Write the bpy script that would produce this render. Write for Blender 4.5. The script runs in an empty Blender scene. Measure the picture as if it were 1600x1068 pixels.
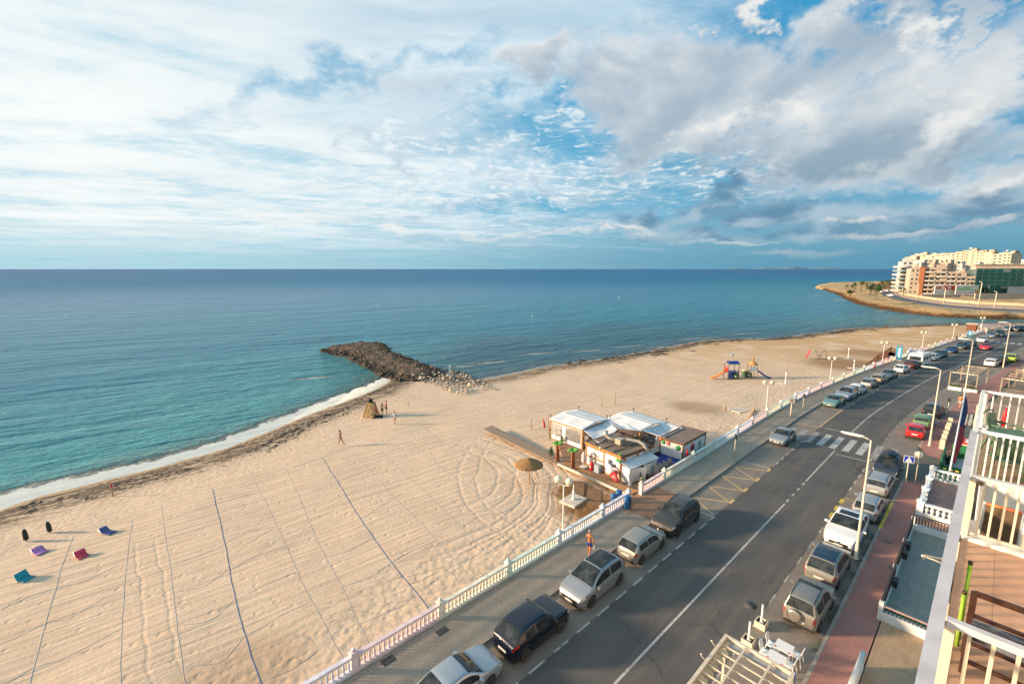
import bpy, bmesh, math, random
import numpy as np
from mathutils import Vector, Matrix, noise as mnoise

# ------------------------------------------------------------------ camera
SC = bpy.context.scene
COL = SC.collection
F = 711.0; TH = math.atan(114.0/F); CT, ST = math.cos(TH), math.sin(TH)
H = 18.3
SEA = -2.0
cam_d = bpy.data.cameras.new('camera'); cam = bpy.data.objects.new('camera', cam_d); COL.objects.link(cam)
cam_d.sensor_width = 36; cam_d.lens = 16.0; cam_d.clip_end = 90000; cam_d.clip_start = .1
cam.location = (0, 0, H); cam.rotation_euler = (math.pi/2-TH, 0, 0)
SC.camera = cam
# ------------------------------------------------------------------ light
SUN_EL = math.radians(13.5); SUN_TRAVEL = math.radians(-1.0)   # light travels towards +X
sun_d = bpy.data.lights.new('sun', 'SUN'); sun = bpy.data.objects.new('sun', sun_d); COL.objects.link(sun)
sun_d.energy = 2.6; sun_d.angle = math.radians(6.0); sun_d.color = (1.0, .74, .49)
_dir = Vector((math.cos(SUN_TRAVEL)*math.cos(SUN_EL), math.sin(SUN_TRAVEL)*math.cos(SUN_EL), -math.sin(SUN_EL)))
sun.rotation_euler = _dir.to_track_quat('-Z', 'Y').to_euler()
SC.view_settings.view_transform = 'Standard'; SC.view_settings.look = 'None'
SC.view_settings.exposure = 1.80; SC.view_settings.gamma = 1; SC.view_settings.use_curve_mapping = False
SKY_STRENGTH = .1
SC.cycles.max_bounces = 5; SC.cycles.diffuse_bounces = 2; SC.cycles.glossy_bounces = 3; SC.cycles.transmission_bounces = 4; SC.cycles.transparent_max_bounces = 8

# ------------------------------------------------------------------ node helpers
class NV:
    """socket wrapper so that node maths can be written as formulas"""
    nt = None
    def __init__(s, sock): s.s = sock
    @staticmethod
    def m(op, a, b=None, c=None, clamp=False):
        n = NV.nt.nodes.new('ShaderNodeMath'); n.operation = op; n.use_clamp = clamp
        for i, v in enumerate((a, b, c)):
            if v is None: continue
            if isinstance(v, NV): NV.nt.links.new(v.s, n.inputs[i])
            else: n.inputs[i].default_value = v
        return NV(n.outputs[0])
    def __add__(s, o):
        if isinstance(o, NV) and 'VECTOR' in (s.s.type, o.s.type):
            n = NV.nt.nodes.new('ShaderNodeVectorMath'); n.operation = 'ADD'
            NV.nt.links.new(s.s, n.inputs[0]); NV.nt.links.new(o.s, n.inputs[1]); return NV(n.outputs[0])
        return NV.m('ADD', s, o)
    __radd__ = __add__
    def __sub__(s, o): return NV.m('SUBTRACT', s, o)
    def __rsub__(s, o): return NV.m('SUBTRACT', o, s)
    def __mul__(s, o): return NV.m('MULTIPLY', s, o)
    __rmul__ = __mul__
    def __truediv__(s, o): return NV.m('DIVIDE', s, o)
    def __pow__(s, o): return NV.m('POWER', s, o)
def nmax(a, b): return NV.m('MAXIMUM', a, b)
def nmin(a, b): return NV.m('MINIMUM', a, b)
def sstep(a, b, x, lo=0., hi=1.):
    n = NV.nt.nodes.new('ShaderNodeMapRange'); n.interpolation_type = 'SMOOTHSTEP'
    if a > b: a, b, lo, hi = b, a, hi, lo
    NV.nt.links.new(x.s, n.inputs['Value'])
    for k, v in (('From Min', a), ('From Max', b), ('To Min', lo), ('To Max', hi)): n.inputs[k].default_value = v
    return NV(n.outputs['Result'])
def combine(x, y, z=0.):
    n = NV.nt.nodes.new('ShaderNodeCombineXYZ')
    for i, v in enumerate((x, y, z)):
        if isinstance(v, NV): NV.nt.links.new(v.s, n.inputs[i])
        else: n.inputs[i].default_value = v
    return NV(n.outputs[0])
def separate(v):
    n = NV.nt.nodes.new('ShaderNodeSeparateXYZ'); NV.nt.links.new(v.s, n.inputs[0]); return [NV(o) for o in n.outputs]
def noise(vec, scale, detail=3, rough=.55, dist=0., out=0):
    n = NV.nt.nodes.new('ShaderNodeTexNoise'); NV.nt.links.new(vec.s, n.inputs['Vector'])
    n.inputs['Scale'].default_value = scale; n.inputs['Detail'].default_value = detail
    n.inputs['Roughness'].default_value = rough; n.inputs['Distortion'].default_value = dist
    return NV(n.outputs[out])
def voronoi(vec, scale, feature='F1', out='Distance', rnd=1.):
    n = NV.nt.nodes.new('ShaderNodeTexVoronoi'); NV.nt.links.new(vec.s, n.inputs['Vector']); n.feature = feature
    n.inputs['Scale'].default_value = scale; n.inputs['Randomness'].default_value = rnd
    return NV(n.outputs[out])
def mixc(f, a, b):
    n = NV.nt.nodes.new('ShaderNodeMix'); n.data_type = 'RGBA'
    if isinstance(f, NV): NV.nt.links.new(f.s, n.inputs[0])
    else: n.inputs[0].default_value = f
    for i, v in ((6, a), (7, b)):
        if isinstance(v, NV): NV.nt.links.new(v.s, n.inputs[i])
        else: n.inputs[i].default_value = (*v[:3], 1)
    return NV(n.outputs[2])
def scalec(c, f):
    n = NV.nt.nodes.new('ShaderNodeVectorMath'); n.operation = 'SCALE'
    if isinstance(c, NV): NV.nt.links.new(c.s, n.inputs[0])
    else: n.inputs[0].default_value = c[:3]
    if isinstance(f, NV): NV.nt.links.new(f.s, n.inputs['Scale'])
    else: n.inputs['Scale'].default_value = f
    return NV(n.outputs[0])
def attr(name):
    n = NV.nt.nodes.new('ShaderNodeAttribute'); n.attribute_name = name; return NV(n.outputs['Fac'])
def texco(which='Object'):
    n = NV.nt.nodes.new('ShaderNodeTexCoord'); return NV(n.outputs[which])
def position():
    n = NV.nt.nodes.new('ShaderNodeNewGeometry'); return NV(n.outputs['Position'])

# ------------------------------------------------------------------ sky
def pix_dir(u, v):
    a = (u-800)/F; b = -(v-534)/F
    d = Vector((a, CT+b*ST, -ST+b*CT)).normalized()
    return math.atan2(d.x, d.y), math.asin(d.z)
def build_world():
    w = bpy.data.worlds.new('World'); SC.world = w; w.use_nodes = True
    nt = w.node_tree; nt.nodes.clear(); NV.nt = nt
    out = nt.nodes.new('ShaderNodeOutputWorld'); bg = nt.nodes.new('ShaderNodeBackground')
    nt.links.new(bg.outputs[0], out.inputs[0])
    sky = nt.nodes.new('ShaderNodeTexSky'); sky.sky_type = 'NISHITA'; sky.sun_disc = False
    sky.sun_elevation = SUN_EL
    sky.sun_rotation = math.atan2(-_dir.x, -_dir.y) % (2*math.pi)
    sky.air_density = 1.0; sky.dust_density = .4; sky.ozone_density = 3.0
    bg.inputs['Strength'].default_value = SKY_STRENGTH
    K = 1/(2**SC.view_settings.exposure*SKY_STRENGTH)        # displayed value -> sky value
    D = texco('Generated'); x, y, z = separate(D)
    az = NV.m('ARCTAN2', x, y); el = NV.m('ARCSINE', z)
    elp = nmax(el, 0.)
    # clear air, cyan-blue towards the zenith, pale towards the horizon and towards the sun (left)
    base = scalec(NV(sky.outputs[0]), 1.0)
    xs = x*1.2                                               # smooth left-right measure that closes behind the camera
    side = sstep(-1.0, .95, xs)                              # 0 = sun side
    clear = mixc(sstep(0., .5, elp), (.12*K, .36*K, .52*K), (.035*K, .29*K, .54*K))
    clear = mixc(.06, clear, base)
    clear = mixc(sstep(.75, -.6, xs)*.6, clear, (.46*K, .80*K, .93*K))
    # cloud plane coordinates (perspective flattening towards the horizon)
    inv = NV.m('DIVIDE', 1., nmax(z, 0.)+.07)
    px, py = x*inv, y*inv
    P = combine(px, py, 0.)
    c, s = math.cos(.5), math.sin(.5)
    PS = combine((px*c+py*s)*.45, (py*c-px*s)*1.5, 3.)        # streaks
    wob = noise(P, .9, 2, .5)
    wa = noise(combine(az*1.0, el*1.5, 11.), 3.4, 8, .62); wb = noise(combine(az*1.0, el*1.5, 23.), 3.4, 8, .62)
    wf = sstep(-.02, .22, el)
    azw = az+(wa-.5)*(wf*.62+.22); elw = el+(wb-.5)*(wf*.42+.035)
    def blob(u, v, ru, rv, rot=0.):
        a0, e0 = pix_dir(u, v); a1, _ = pix_dir(u+ru, v); _, e1 = pix_dir(u, v-rv)
        ra, re = abs(a1-a0), abs(e1-e0)
        da, de = azw-a0, elw-e0
        if rot:
            cr, sr = math.cos(rot), math.sin(rot); da, de = da*cr+de*sr, de*cr-da*sr
        qa, qe = da/ra, de/re
        return 1.-NV.m('SQRT', qa*qa+qe*qe)
    # 1 thin veil: streaks high up, ripples lower down, thick and glaring on the sun side
    v1 = noise(PS, 1.0, 9, .62, .6); v2 = noise(P, 2.1, 8, .64, .4); v3 = noise(combine(px*.8, py*2.2, 5.), 4.2, 6, .66, .5)
    left = sstep(.8, -.9, xs)
    veil = sstep(.0, .42, v1*.80+v2*.40+v3*.22-.74+left*.36+sstep(.9, .0, NV.m('SQRT', (xs-.05)**2.+(el-.52)**2.*2.))*.30)
    glare = nmax(sstep(1.1, .05, NV.m('SQRT', (az+.85)**2.+(el-.28)**2.)), 0.)
    veilc = mixc(left, (.60*K, .76*K, .88*K), (.80*K, .93*K, .975*K))
    veilc = mixc(glare*.9, veilc, (1.01*K, 1.02*K, .995*K))
    shade = sstep(.42, .66, noise(combine(px*.5, py*1.0, 9.), 1.25, 7, .62, .6))
    veilc = mixc(shade*(.85-glare*.75), veilc, (.40*K, .58*K, .71*K))
    col = mixc(veil*.95, clear, veilc)
    # rippled bright scales in a broad low band, left and centre
    rip = sstep(.50, .64, noise(combine(px*.55+wob*.3, py*1.25, 2.), 8.5, 4, .62, .6)+(v2-.5)*.35)*sstep(.02, .09, el)*sstep(.30, .17, el)
    col = mixc(rip*sstep(.55, -.1, xs)*.55, col, (.93*K, .96*K, .95*K))
    # 2 small puffs of altocumulus in the middle
    P2 = combine(px*1.0+wob*.5, py*.8+wob*.4, 7.)
    n2 = noise(P2, 9.5, 5, .62, .3); big = noise(P, 1.3, 2, .5)
    gap = nmax(nmax(blob(840, 205, 150, 60, .3), blob(600, 125, 260, 40, .4)*.6), nmax(blob(1280, 10, 150, 50), blob(1190, 80, 60, 80)))
    gap = nmax(gap, nmax(blob(900, 325, 280, 20), blob(1590, 165, 40, 60)))
    gapn = sstep(-.2, 1.0, gap+(noise(P2, 2.6, 7, .62)-.5)*1.5)
    col = mixc(gapn*.85, col, mixc(sstep(.1, .45, el), (.12*K, .45*K, .68*K), (.045*K, .34*K, .62*K)))
    zone = nmax(blob(940, 205, 330, 110), blob(720, 290, 460, 60))
    zone = nmax(zone, blob(1120, 265, 280, 60))
    puff = sstep(.49, .66, n2+big*.14-.07)*sstep(0., .6, zone)
    col = mixc(puff*.85, col, (.88*K, .94*K, .96*K))
    # 3 cumulus masses: density sampled twice, the second time towards the sun, for the lit sides
    def layer(blobs, amp, e0, soft, sc, da=-.035, de=.03, detail=9, stretch=1.):
        bm_ = None
        for b in blobs:
            q = blob(*b); bm_ = q if bm_ is None else nmax(bm_, q)
        q1 = noise(combine(az*stretch, el*1.5, 2.), sc, detail, .55, .25)
        q2 = noise(combine((az+da)*stretch, (el+de)*1.5, 2.), sc, 5, .55, .25)
        dens = sstep(e0, e0+soft, bm_+(q1-.5)*amp*1.5)
        li = sstep(-.09, .12, (q1-q2))
        core = sstep(.0, .75, bm_+(q2-.5)*amp*.6)
        return dens, li, core
    bigs = [(1400, 165, 340, 115, .1), (1130, 175, 190, 115, .2), (1530, 100, 230, 130, .35), (1330, 215, 340, 72), (1240, 120, 150, 90), (1480, 225, 240, 52), (1140, 30, 45, 45), (1300, 90, 170, 60, .6),
            (1440, 40, 130, 42, .5), (1010, 150, 150, 110), (1080, 230, 160, 45), (1560, 295, 170, 42), (880, 70, 120, 60, .2)]
    d, li, core = layer(bigs, .8, -.08, .62, 2.7)
    low = sstep(.32, .15, el)                                # flat bases
    litc = mixc(li, (.46*K, .55*K, .64*K), (.84*K, .86*K, .87*K))
    litc = mixc(nmax(low, .35)*core*.9, litc, (.25*K, .37*K, .47*K))
    warm = nmax(nmax(blob(1480, 170, 190, 80, .6), blob(1145, 190, 60, 40)), nmax(blob(1320, 100, 60, 70, .7), blob(1560, 300, 120, 36)))
    warm = nmax(warm, blob(1150, 40, 40, 50))
    litc = mixc(sstep(-.2, .9, warm+(noise(combine(az, el*1.4, 5.), 5., 8, .6)-.5)*1.5)*.85, litc, (.94*K, .92*K, .88*K))
    col = mixc(d*.95, col, litc)
    # grey smudges
    sm = [(660, 185, 110, 40, -.35), (590, 265, 42, 24, -.4), (925, 302, 40, 22), (640, 322, 40, 14), (530, 270, 34, 12), (815, 295, 46, 16, -.3), (745, 320, 60, 12), (968, 308, 26, 12)]
    d, li, core = layer(sm, .95, .02, 1.0, 9.)
    col = mixc(d*.85, col, mixc(li*.5, mixc(left, (.30*K, .46*K, .60*K), (.60*K, .72*K, .80*K)), (.70*K, .78*K, .84*K)))
    # 4 dark low bank with small bright heads
    bank = [(1030, 345, 80, 28), (1200, 330, 170, 34), (1340, 335, 200, 40), (1500, 330, 220, 32), (1150, 365, 360, 12), (1420, 362, 280, 14), (1180, 300, 70, 30), (1260, 322, 90, 44), (1590, 350, 120, 22)]
    d, li, core = layer(bank, 1.15, -.15, .85, 9., -.02, .022, 9, .8)
    bc = mixc(li, (.14*K, .28*K, .42*K), (.42*K, .56*K, .66*K))
    col = mixc(d*.94, col, bc)
    heads = [(1000, 362, 70, 9), (960, 372, 36, 8), (1235, 393, 110, 9), (1340, 366, 150, 6), (1510, 356, 80, 10), (1140, 376, 150, 6), (590, 358, 60, 10), (760, 365, 110, 6), (260, 358, 180, 6), (880, 368, 60, 7), (1300, 340, 34, 10), (460, 340, 160, 9)]
    d, li, core = layer(heads, 1.2, .0, .8, 15., -.01, .012, 7)
    col = mixc(d*.75, col, mixc(side, (.90*K, .94*K, .93*K), (.82*K, .80*K, .78*K)))
    # streaks close to the horizon, then the even blue-grey air over the water
    st = sstep(.42, .66, noise(combine(az*3.2, el*34., 1.), 1.6, 7, .64))*sstep(.19, .04, el)*sstep(.0, .03, el)
    col = mixc(st*.5, col, mixc(side, (.50*K, .70*K, .78*K), (.22*K, .40*K, .54*K)))
    hz = mixc(side, (.38*K, .66*K, .76*K), (.095*K, .30*K, .45*K))
    col = mixc(sstep(.085, .005, el)*.85, col, hz)
    col = mixc(sstep(.0, -.02, el), col, (.06*K, .12*K, .18*K))
    nt.links.new(col.s, bg.inputs['Color'])
    w.cycles.sampling_method = 'MANUAL'; w.cycles.sample_map_resolution = 512
build_world()
# ------------------------------------------------------------------ geometry helpers
def gp(u, v, z=0.):
    """point of the place seen at a photograph position, on the level z"""
    a = (u-800)/F; b = -(v-534)/F
    t = (z-H)/(-ST+b*CT)
    return Vector((a*t, (CT+b*ST)*t, z))
class MB:
    def __init__(s): s.v = []; s.f = []; s.mi = []; s.sm = []; s.M = None
    def add(s, vs, fs, mi=0, smooth=False):
        o = len(s.v)
        for p in vs:
            s.v.append(tuple(s.M @ Vector(p)) if s.M is not None else tuple(p))
        for f in fs: s.f.append(tuple(i+o for i in f)); s.mi.append(mi); s.sm.append(smooth)
        return s
    def box(s, c, d, rz=0, mi=0, rx=0, ry=0):
        hx, hy, hz = d[0]/2, d[1]/2, d[2]/2
        R = Matrix.Rotation(rz, 3, 'Z') @ Matrix.Rotation(ry, 3, 'Y') @ Matrix.Rotation(rx, 3, 'X') if (rz or rx or ry) else None
        vs = []
        for X in (-hx, hx):
            for Y in (-hy, hy):
                for Z in (-hz, hz):
                    p = Vector((X, Y, Z))
                    if R: p = R @ p
                    vs.append((p.x+c[0], p.y+c[1], p.z+c[2]))
        return s.add(vs, [(0, 1, 3, 2), (4, 6, 7, 5), (0, 4, 5, 1), (2, 3, 7, 6), (0, 2, 6, 4), (1, 5, 7, 3)], mi)
    def b2(s, x0, x1, y0, y1, z0, z1, mi=0):
        return s.box(((x0+x1)/2, (y0+y1)/2, (z0+z1)/2), (x1-x0, y1-y0, z1-z0), mi=mi)
    def tube(s, pts, r, n=8, mi=0, caps=True, smooth=True, flat=1.):
        pts = [Vector(p) for p in pts]; vs = []; fs = []
        for i, p in enumerate(pts):
            t = (pts[min(i+1, len(pts)-1)]-pts[max(i-1, 0)]).normalized()
            u = t.cross(Vector((0, 0, 1)))
            if u.length < 1e-3: u = Vector((1, 0, 0))
            u.normalize(); w = u.cross(t).normalized()
            rr = r[i] if isinstance(r, (list, tuple)) else r
            for k in range(n):
                a = 2*math.pi*k/n
                vs.append(p+u*math.cos(a)*rr+w*math.sin(a)*rr*flat)
        for i in range(len(pts)-1):
            for k in range(n):
                k2 = (k+1) % n
                fs.append((i*n+k, i*n+k2, (i+1)*n+k2, (i+1)*n+k))
        if caps: fs.append(tuple(range(n-1, -1, -1))); fs.append(tuple((len(pts)-1)*n+k for k in range(n)))
        return s.add(vs, fs, mi, smooth)
    def bar(s, a, b, w, h=None, mi=0):
        """square bar from a to b"""
        a, b = Vector(a), Vector(b); h = h or w; t = (b-a).normalized()
        u = t.cross(Vector((0, 0, 1)))
        if u.length < 1e-3: u = Vector((1, 0, 0))
        u.normalize(); q = u.cross(t)
        vs = [p+u*x*w/2+q*y*h/2 for p in (a, b) for x, y in ((-1, -1), (1, -1), (1, 1), (-1, 1))]
        return s.add(vs, [(0, 1, 5, 4), (1, 2, 6, 5), (2, 3, 7, 6), (3, 0, 4, 7), (3, 2, 1, 0), (4, 5, 6, 7)], mi)
    def lathe(s, c, prof, n=12, mi=0, smooth=True, axis='Z', sq=False):
        vs = []; fs = []
        for r, z in prof:
            for k in range(n):
                a = 2*math.pi*(k+.5*sq)/n
                if axis == 'Z': vs.append((c[0]+r*math.cos(a), c[1]+r*math.sin(a), c[2]+z))
                elif axis == 'Y': vs.append((c[0]+r*math.cos(a), c[1]+z, c[2]+r*math.sin(a)))
                else: vs.append((c[0]+z, c[1]+r*math.cos(a), c[2]+r*math.sin(a)))
        for i in range(len(prof)-1):
            for k in range(n):
                k2 = (k+1) % n; fs.append((i*n+k, i*n+k2, (i+1)*n+k2, (i+1)*n+k))
        fs.append(tuple(range(n-1, -1, -1))); fs.append(tuple((len(prof)-1)*n+k for k in range(n)))
        return s.add(vs, fs, mi, smooth)
    def prism(s, poly, z0, z1, mi=0):
        n = len(poly)
        vs = [(p[0], p[1], z0) for p in poly]+[(p[0], p[1], z1) for p in poly]
        fs = [tuple(range(n-1, -1, -1)), tuple(range(n, 2*n))]+[(i, (i+1) % n, n+(i+1) % n, n+i) for i in range(n)]
        return s.add(vs, fs, mi)
    def slab(s, pts, t, mi=0):
        """flat polygon of 3-D points given thickness t along its normal"""
        pts = [Vector(p) for p in pts]; n = len(pts)
        nn = (pts[1]-pts[0]).cross(pts[2]-pts[0]).normalized()*t
        vs = pts+[p+nn for p in pts]
        return s.add(vs, [tuple(range(n-1, -1, -1)), tuple(range(n, 2*n))]+[(i, (i+1) % n, n+(i+1) % n, n+i) for i in range(n)], mi)
    def quad(s, a, b, c, d, mi=0): return s.add([a, b, c, d], [(0, 1, 2, 3)], mi)
    def grid(s, fn, nu, nv, mi=0, smooth=True):
        vs = [fn(i/nu, j/nv) for i in range(nu+1) for j in range(nv+1)]
        fs = [(i*(nv+1)+j, (i+1)*(nv+1)+j, (i+1)*(nv+1)+j+1, i*(nv+1)+j+1) for i in range(nu) for j in range(nv)]
        return s.add(vs, fs, mi, smooth)
    def mesh(s, name):
        me = bpy.data.meshes.new(name); me.from_pydata(s.v, [], s.f)
        me.polygons.foreach_set('material_index', s.mi); me.polygons.foreach_set('use_smooth', s.sm)
        me.update()
        return me
    def build(s, name, mats, parent=None, fix=True):
        me = s.mesh(name)
        if fix:
            bm = bmesh.new(); bm.from_mesh(me); bmesh.ops.recalc_face_normals(bm, faces=bm.faces); bm.to_mesh(me); bm.free()
        for m in (mats if isinstance(mats, (list, tuple)) else [mats]): me.materials.append(m)
        o = bpy.data.objects.new(name, me); COL.objects.link(o)
        if parent is not None: o.parent = parent
        return o
def tag(o, label=None, cat=None, group=None, kind=None):
    if label: o['label'] = label
    if cat: o['category'] = cat
    if group: o['group'] = group
    if kind: o['kind'] = kind
    return o
def thing(name, label, cat, loc=(0, 0, 0), rz=0, group=None):
    o = bpy.data.objects.new(name, None); COL.objects.link(o); o.empty_display_size = .3
    o.location = loc; o.rotation_euler = (0, 0, rz)
    return tag(o, label, cat, group)
def inst(name, me, parent=None, loc=(0, 0, 0), rz=0, scale=None, mats=None):
    o = bpy.data.objects.new(name, me); COL.objects.link(o)
    if parent is not None: o.parent = parent
    o.location = loc
    if rz: o.rotation_euler = (0, 0, rz)
    if scale is not None: o.scale = scale
    return o
def remat(o, m, i=0):
    o.material_slots[i].link = 'OBJECT'; o.material_slots[i].material = m
_kids = {}
def copy_tree(root, loc, rz=0, label=None, group=None, paint=None):
    def cp(o, par):
        c = o.copy(); COL.objects.link(c)
        if par is not None: c.parent = par
        for ch in o.children: cp(ch, c)
        return c
    c = cp(root, None); c.location = loc; c.rotation_euler = (0, 0, rz)
    if label: c['label'] = label
    if group: c['group'] = group
    return c

# ------------------------------------------------------------------ materials
MC = {}
def pm(name, col, rough=.6, var=0., vs=3., bump=0., bs=20., metal=0., coat=0., spec=.5, col2=None, emis=None, alpha=None, trans=0.):
    if name in MC: return MC[name]
    m = bpy.data.materials.new(name); m.use_nodes = True; nt = m.node_tree; NV.nt = nt
    b = nt.nodes['Principled BSDF']; b.inputs['Base Color'].default_value = (*col, 1); b.inputs['Roughness'].default_value = rough
    b.inputs['Metallic'].default_value = metal; b.inputs['Specular IOR Level'].default_value = spec
    if coat: b.inputs['Coat Weight'].default_value = coat; b.inputs['Coat Roughness'].default_value = .06
    if trans: b.inputs['Transmission Weight'].default_value = trans
    if alpha is not None: b.inputs['Alpha'].default_value = alpha
    if var or col2 is not None:
        P = texco('Object'); n = noise(P, vs, 5, .6)
        c2 = col2 or tuple(max(0, x*(1-var)) for x in col); c1 = col if col2 else tuple(min(1, x*(1+var*.6)) for x in col)
        nt.links.new(mixc(sstep(.35, .65, n), c1, c2).s, b.inputs['Base Color'])
    if bump:
        P = texco('Object'); n = noise(P, bs, 4, .6)
        bp = nt.nodes.new('ShaderNodeBump'); bp.inputs['Strength'].default_value = bump; bp.inputs['Distance'].default_value = .05
        nt.links.new(n.s, bp.inputs['Height']); nt.links.new(bp.outputs[0], b.inputs['Normal'])
    MC[name] = m; return m
def nodemat(name):
    m = bpy.data.materials.new(name); m.use_nodes = True; NV.nt = m.node_tree; MC[name] = m
    return m, m.node_tree.nodes['Principled BSDF']
def setbump(b, h, strength, dist):
    bp = NV.nt.nodes.new('ShaderNodeBump'); bp.inputs['Strength'].default_value = strength; bp.inputs['Distance'].default_value = dist
    NV.nt.links.new(h.s, bp.inputs['Height']); NV.nt.links.new(bp.outputs[0], b.inputs['Normal'])
def plug(s, b, k):
    NV.nt.links.new(s.s, b.inputs[k])
def hsh(*a): return random.Random(hash(a)).random()

# ------------------------------------------------------------------ the road's course
A43 = math.radians(43); DR = Vector((math.cos(A43), math.sin(A43), 0)); DL = Vector((-math.sin(A43), math.cos(A43), 0))
def S(s, r, z=0.):
    """building frame: s metres along the street, r metres to its right, from under the camera"""
    p = DR*s-DL*r; return Vector((p.x, p.y, z))
_c0 = DL*9.8
_cp = [_c0+DR*(-30), _c0, _c0+DR*20, _c0+DR*40, _c0+DR*54.5]+[Vector((x, y, 0)) for x, y in ((40.8, 51.4), (48.1, 57.6), (60.5, 67.3), (73.4, 76.9), (90.1, 88.7), (105.5, 99.4), (121.1, 110.2), (137, 121), (152, 131.5), (185, 154), (230, 184))]
def _resample(cp, step=.5):
    out = []
    for i in range(len(cp)-1):
        p0 = cp[max(i-1, 0)]; p1 = cp[i]; p2 = cp[i+1]; p3 = cp[min(i+2, len(cp)-1)]
        n = max(2, int((p2-p1).length/step))
        for k in range(n):
            t = k/n
            out.append(.5*((2*p1)+(p2-p0)*t+(2*p0-5*p1+4*p2-p3)*t*t+(3*p1-p0-3*p2+p3)*t**3))
    out.append(cp[-1]); return out
_path = _resample(_cp)
_cum = [0.]
for i in range(1, len(_path)): _cum.append(_cum[-1]+(_path[i]-_path[i-1]).length)
_i0 = min(range(len(_path)), key=lambda i: (_path[i]-_c0).length); _off = _cum[_i0]
_cum = np.array([c-_off for c in _cum]); _px = np.array([p.x for p in _path]); _py = np.array([p.y for p in _path])
def R(s, off=0., z=0.):
    """street frame: s metres along the centre line, off metres to its left"""
    x, y = np.interp(s, _cum, _px), np.interp(s, _cum, _py)
    x2, y2 = np.interp(s+.5, _cum, _px), np.interp(s+.5, _cum, _py)
    x1, y1 = np.interp(s-.5, _cum, _px), np.interp(s-.5, _cum, _py)
    d = math.hypot(x2-x1, y2-y1) or 1.
    return Vector((float(x-(y2-y1)/d*off), float(y+(x2-x1)/d*off), z))
def RA(s):
    a, b = R(s-.5), R(s+.5); return math.atan2(b.y-a.y, b.x-a.x)
def toR(p):
    d = np.hypot(_px-p[0], _py-p[1]); i = int(np.argmin(d)); s = float(_cum[i])
    for _ in range(3):
        q = R(s); a = RA(s); dx, dy = p[0]-q.x, p[1]-q.y
        s += dx*math.cos(a)+dy*math.sin(a)
    q = R(s); a = RA(s); return s, -(p[0]-q.x)*math.sin(a)+(p[1]-q.y)*math.cos(a)
OFF_BAL, OFF_KL, OFF_DL, OFF_DR, OFF_KR, OFF_IR = 8.45, 5.62, 2.98, -2.98, -5.72, -7.42
def strip(mb, s0, s1, o0, o1, z, step=2., mi=0, z1=None):
    n = max(1, int(abs(s1-s0)/step)); vs = []
    for i in range(n+1):
        s = s0+(s1-s0)*i/n
        vs += [R(s, o0, z), R(s, o1, z if z1 is None else z1)]
    mb.add(vs, [(2*i, 2*i+2, 2*i+3, 2*i+1) for i in range(n)], mi)
def kerb(mb, s0, s1, o0, o1, z0, z1, step=2., mi=0):
    n = max(1, int(abs(s1-s0)/step)); vs = []; fs = []
    for i in range(n+1):
        s = s0+(s1-s0)*i/n
        vs += [R(s, o0, z0), R(s, o1, z0), R(s, o1, z1), R(s, o0, z1)]
    for i in range(n):
        for k in range(4): fs.append((4*i+k, 4*i+4+k, 4*i+4+(k+1) % 4, 4*i+(k+1) % 4))
    fs += [(0, 1, 2, 3), (4*n+3, 4*n+2, 4*n+1, 4*n)]
    mb.add(vs, fs, mi)

# shoreline (waterline at sea level) and the foot of the promenade wall
_shore_px = [(-330, 860), (-120, 822), (0, 796), (50, 777), (87, 769), (125, 759), (175, 746), (225, 735), (275, 721), (345, 702), (400, 681), (437, 666), (487, 645), (537, 627), (587, 607), (622, 590),
             (700, 585), (737, 592), (775, 589), (800, 584), (850, 573), (903, 566), (945, 560), (985, 553), (1030, 545), (1080, 535), (1107, 531), (1156, 529), (1192, 529), (1224, 527), (1260, 522), (1294, 519), (1316, 514), (1372, 511), (1440, 508.5), (1500, 506.5), (1560, 505), (1640, 503), (1900, 497)]
SHORE = np.array([tuple(gp(u, v, SEA))[:2] for u, v in _shore_px])
def _smooth(P, n=4):
    out = []
    for i in range(len(P)-1):
        p0, p1, p2, p3 = P[max(i-1, 0)], P[i], P[i+1], P[min(i+2, len(P)-1)]
        for k in range(n):
            t = k/n; out.append(.5*((2*p1)+(p2-p0)*t+(2*p0-5*p1+4*p2-p3)*t*t+(3*p1-p0-3*p2+p3)*t**3))
    return np.array(out+[P[-1]])
SHORE_C = SHORE; SHORE = _smooth(SHORE, 3)
WALL = np.array([tuple(R(s, OFF_BAL))[:2] for s in [-30]+list(range(0, 215, 8))])
def dseg(P, poly):
    """distance of points P (n,2) to a polyline"""
    if len(P) < 400:
        a, b = poly[:-1][None], poly[1:][None]; ab = b-a; q = P[:, None, :]
        t = np.clip(((q-a)*ab).sum(-1)/(ab*ab).sum(-1), 0, 1)
        return np.hypot(*np.moveaxis(q-(a+t[..., None]*ab), -1, 0)).min(1)
    best = np.full(len(P), 1e9)
    for i in range(len(poly)-1):
        a, b = poly[i], poly[i+1]; ab = b-a; t = np.clip(((P-a)@ab)/(ab@ab), 0, 1)
        best = np.minimum(best, np.hypot(*(P-(a+t[:, None]*ab)).T))
    return best
def inpoly(P, poly):
    x, y = P[:, 0], P[:, 1]; c = np.zeros(len(P), bool); j = len(poly)-1
    for i in range(len(poly)):
        xi, yi = poly[i]; xj, yj = poly[j]
        cond = ((yi > y) != (yj > y)) & (x < (xj-xi)*(y-yi)/((yj-yi) or 1e-9)+xi)
        c ^= cond; j = i
    return c
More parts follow.
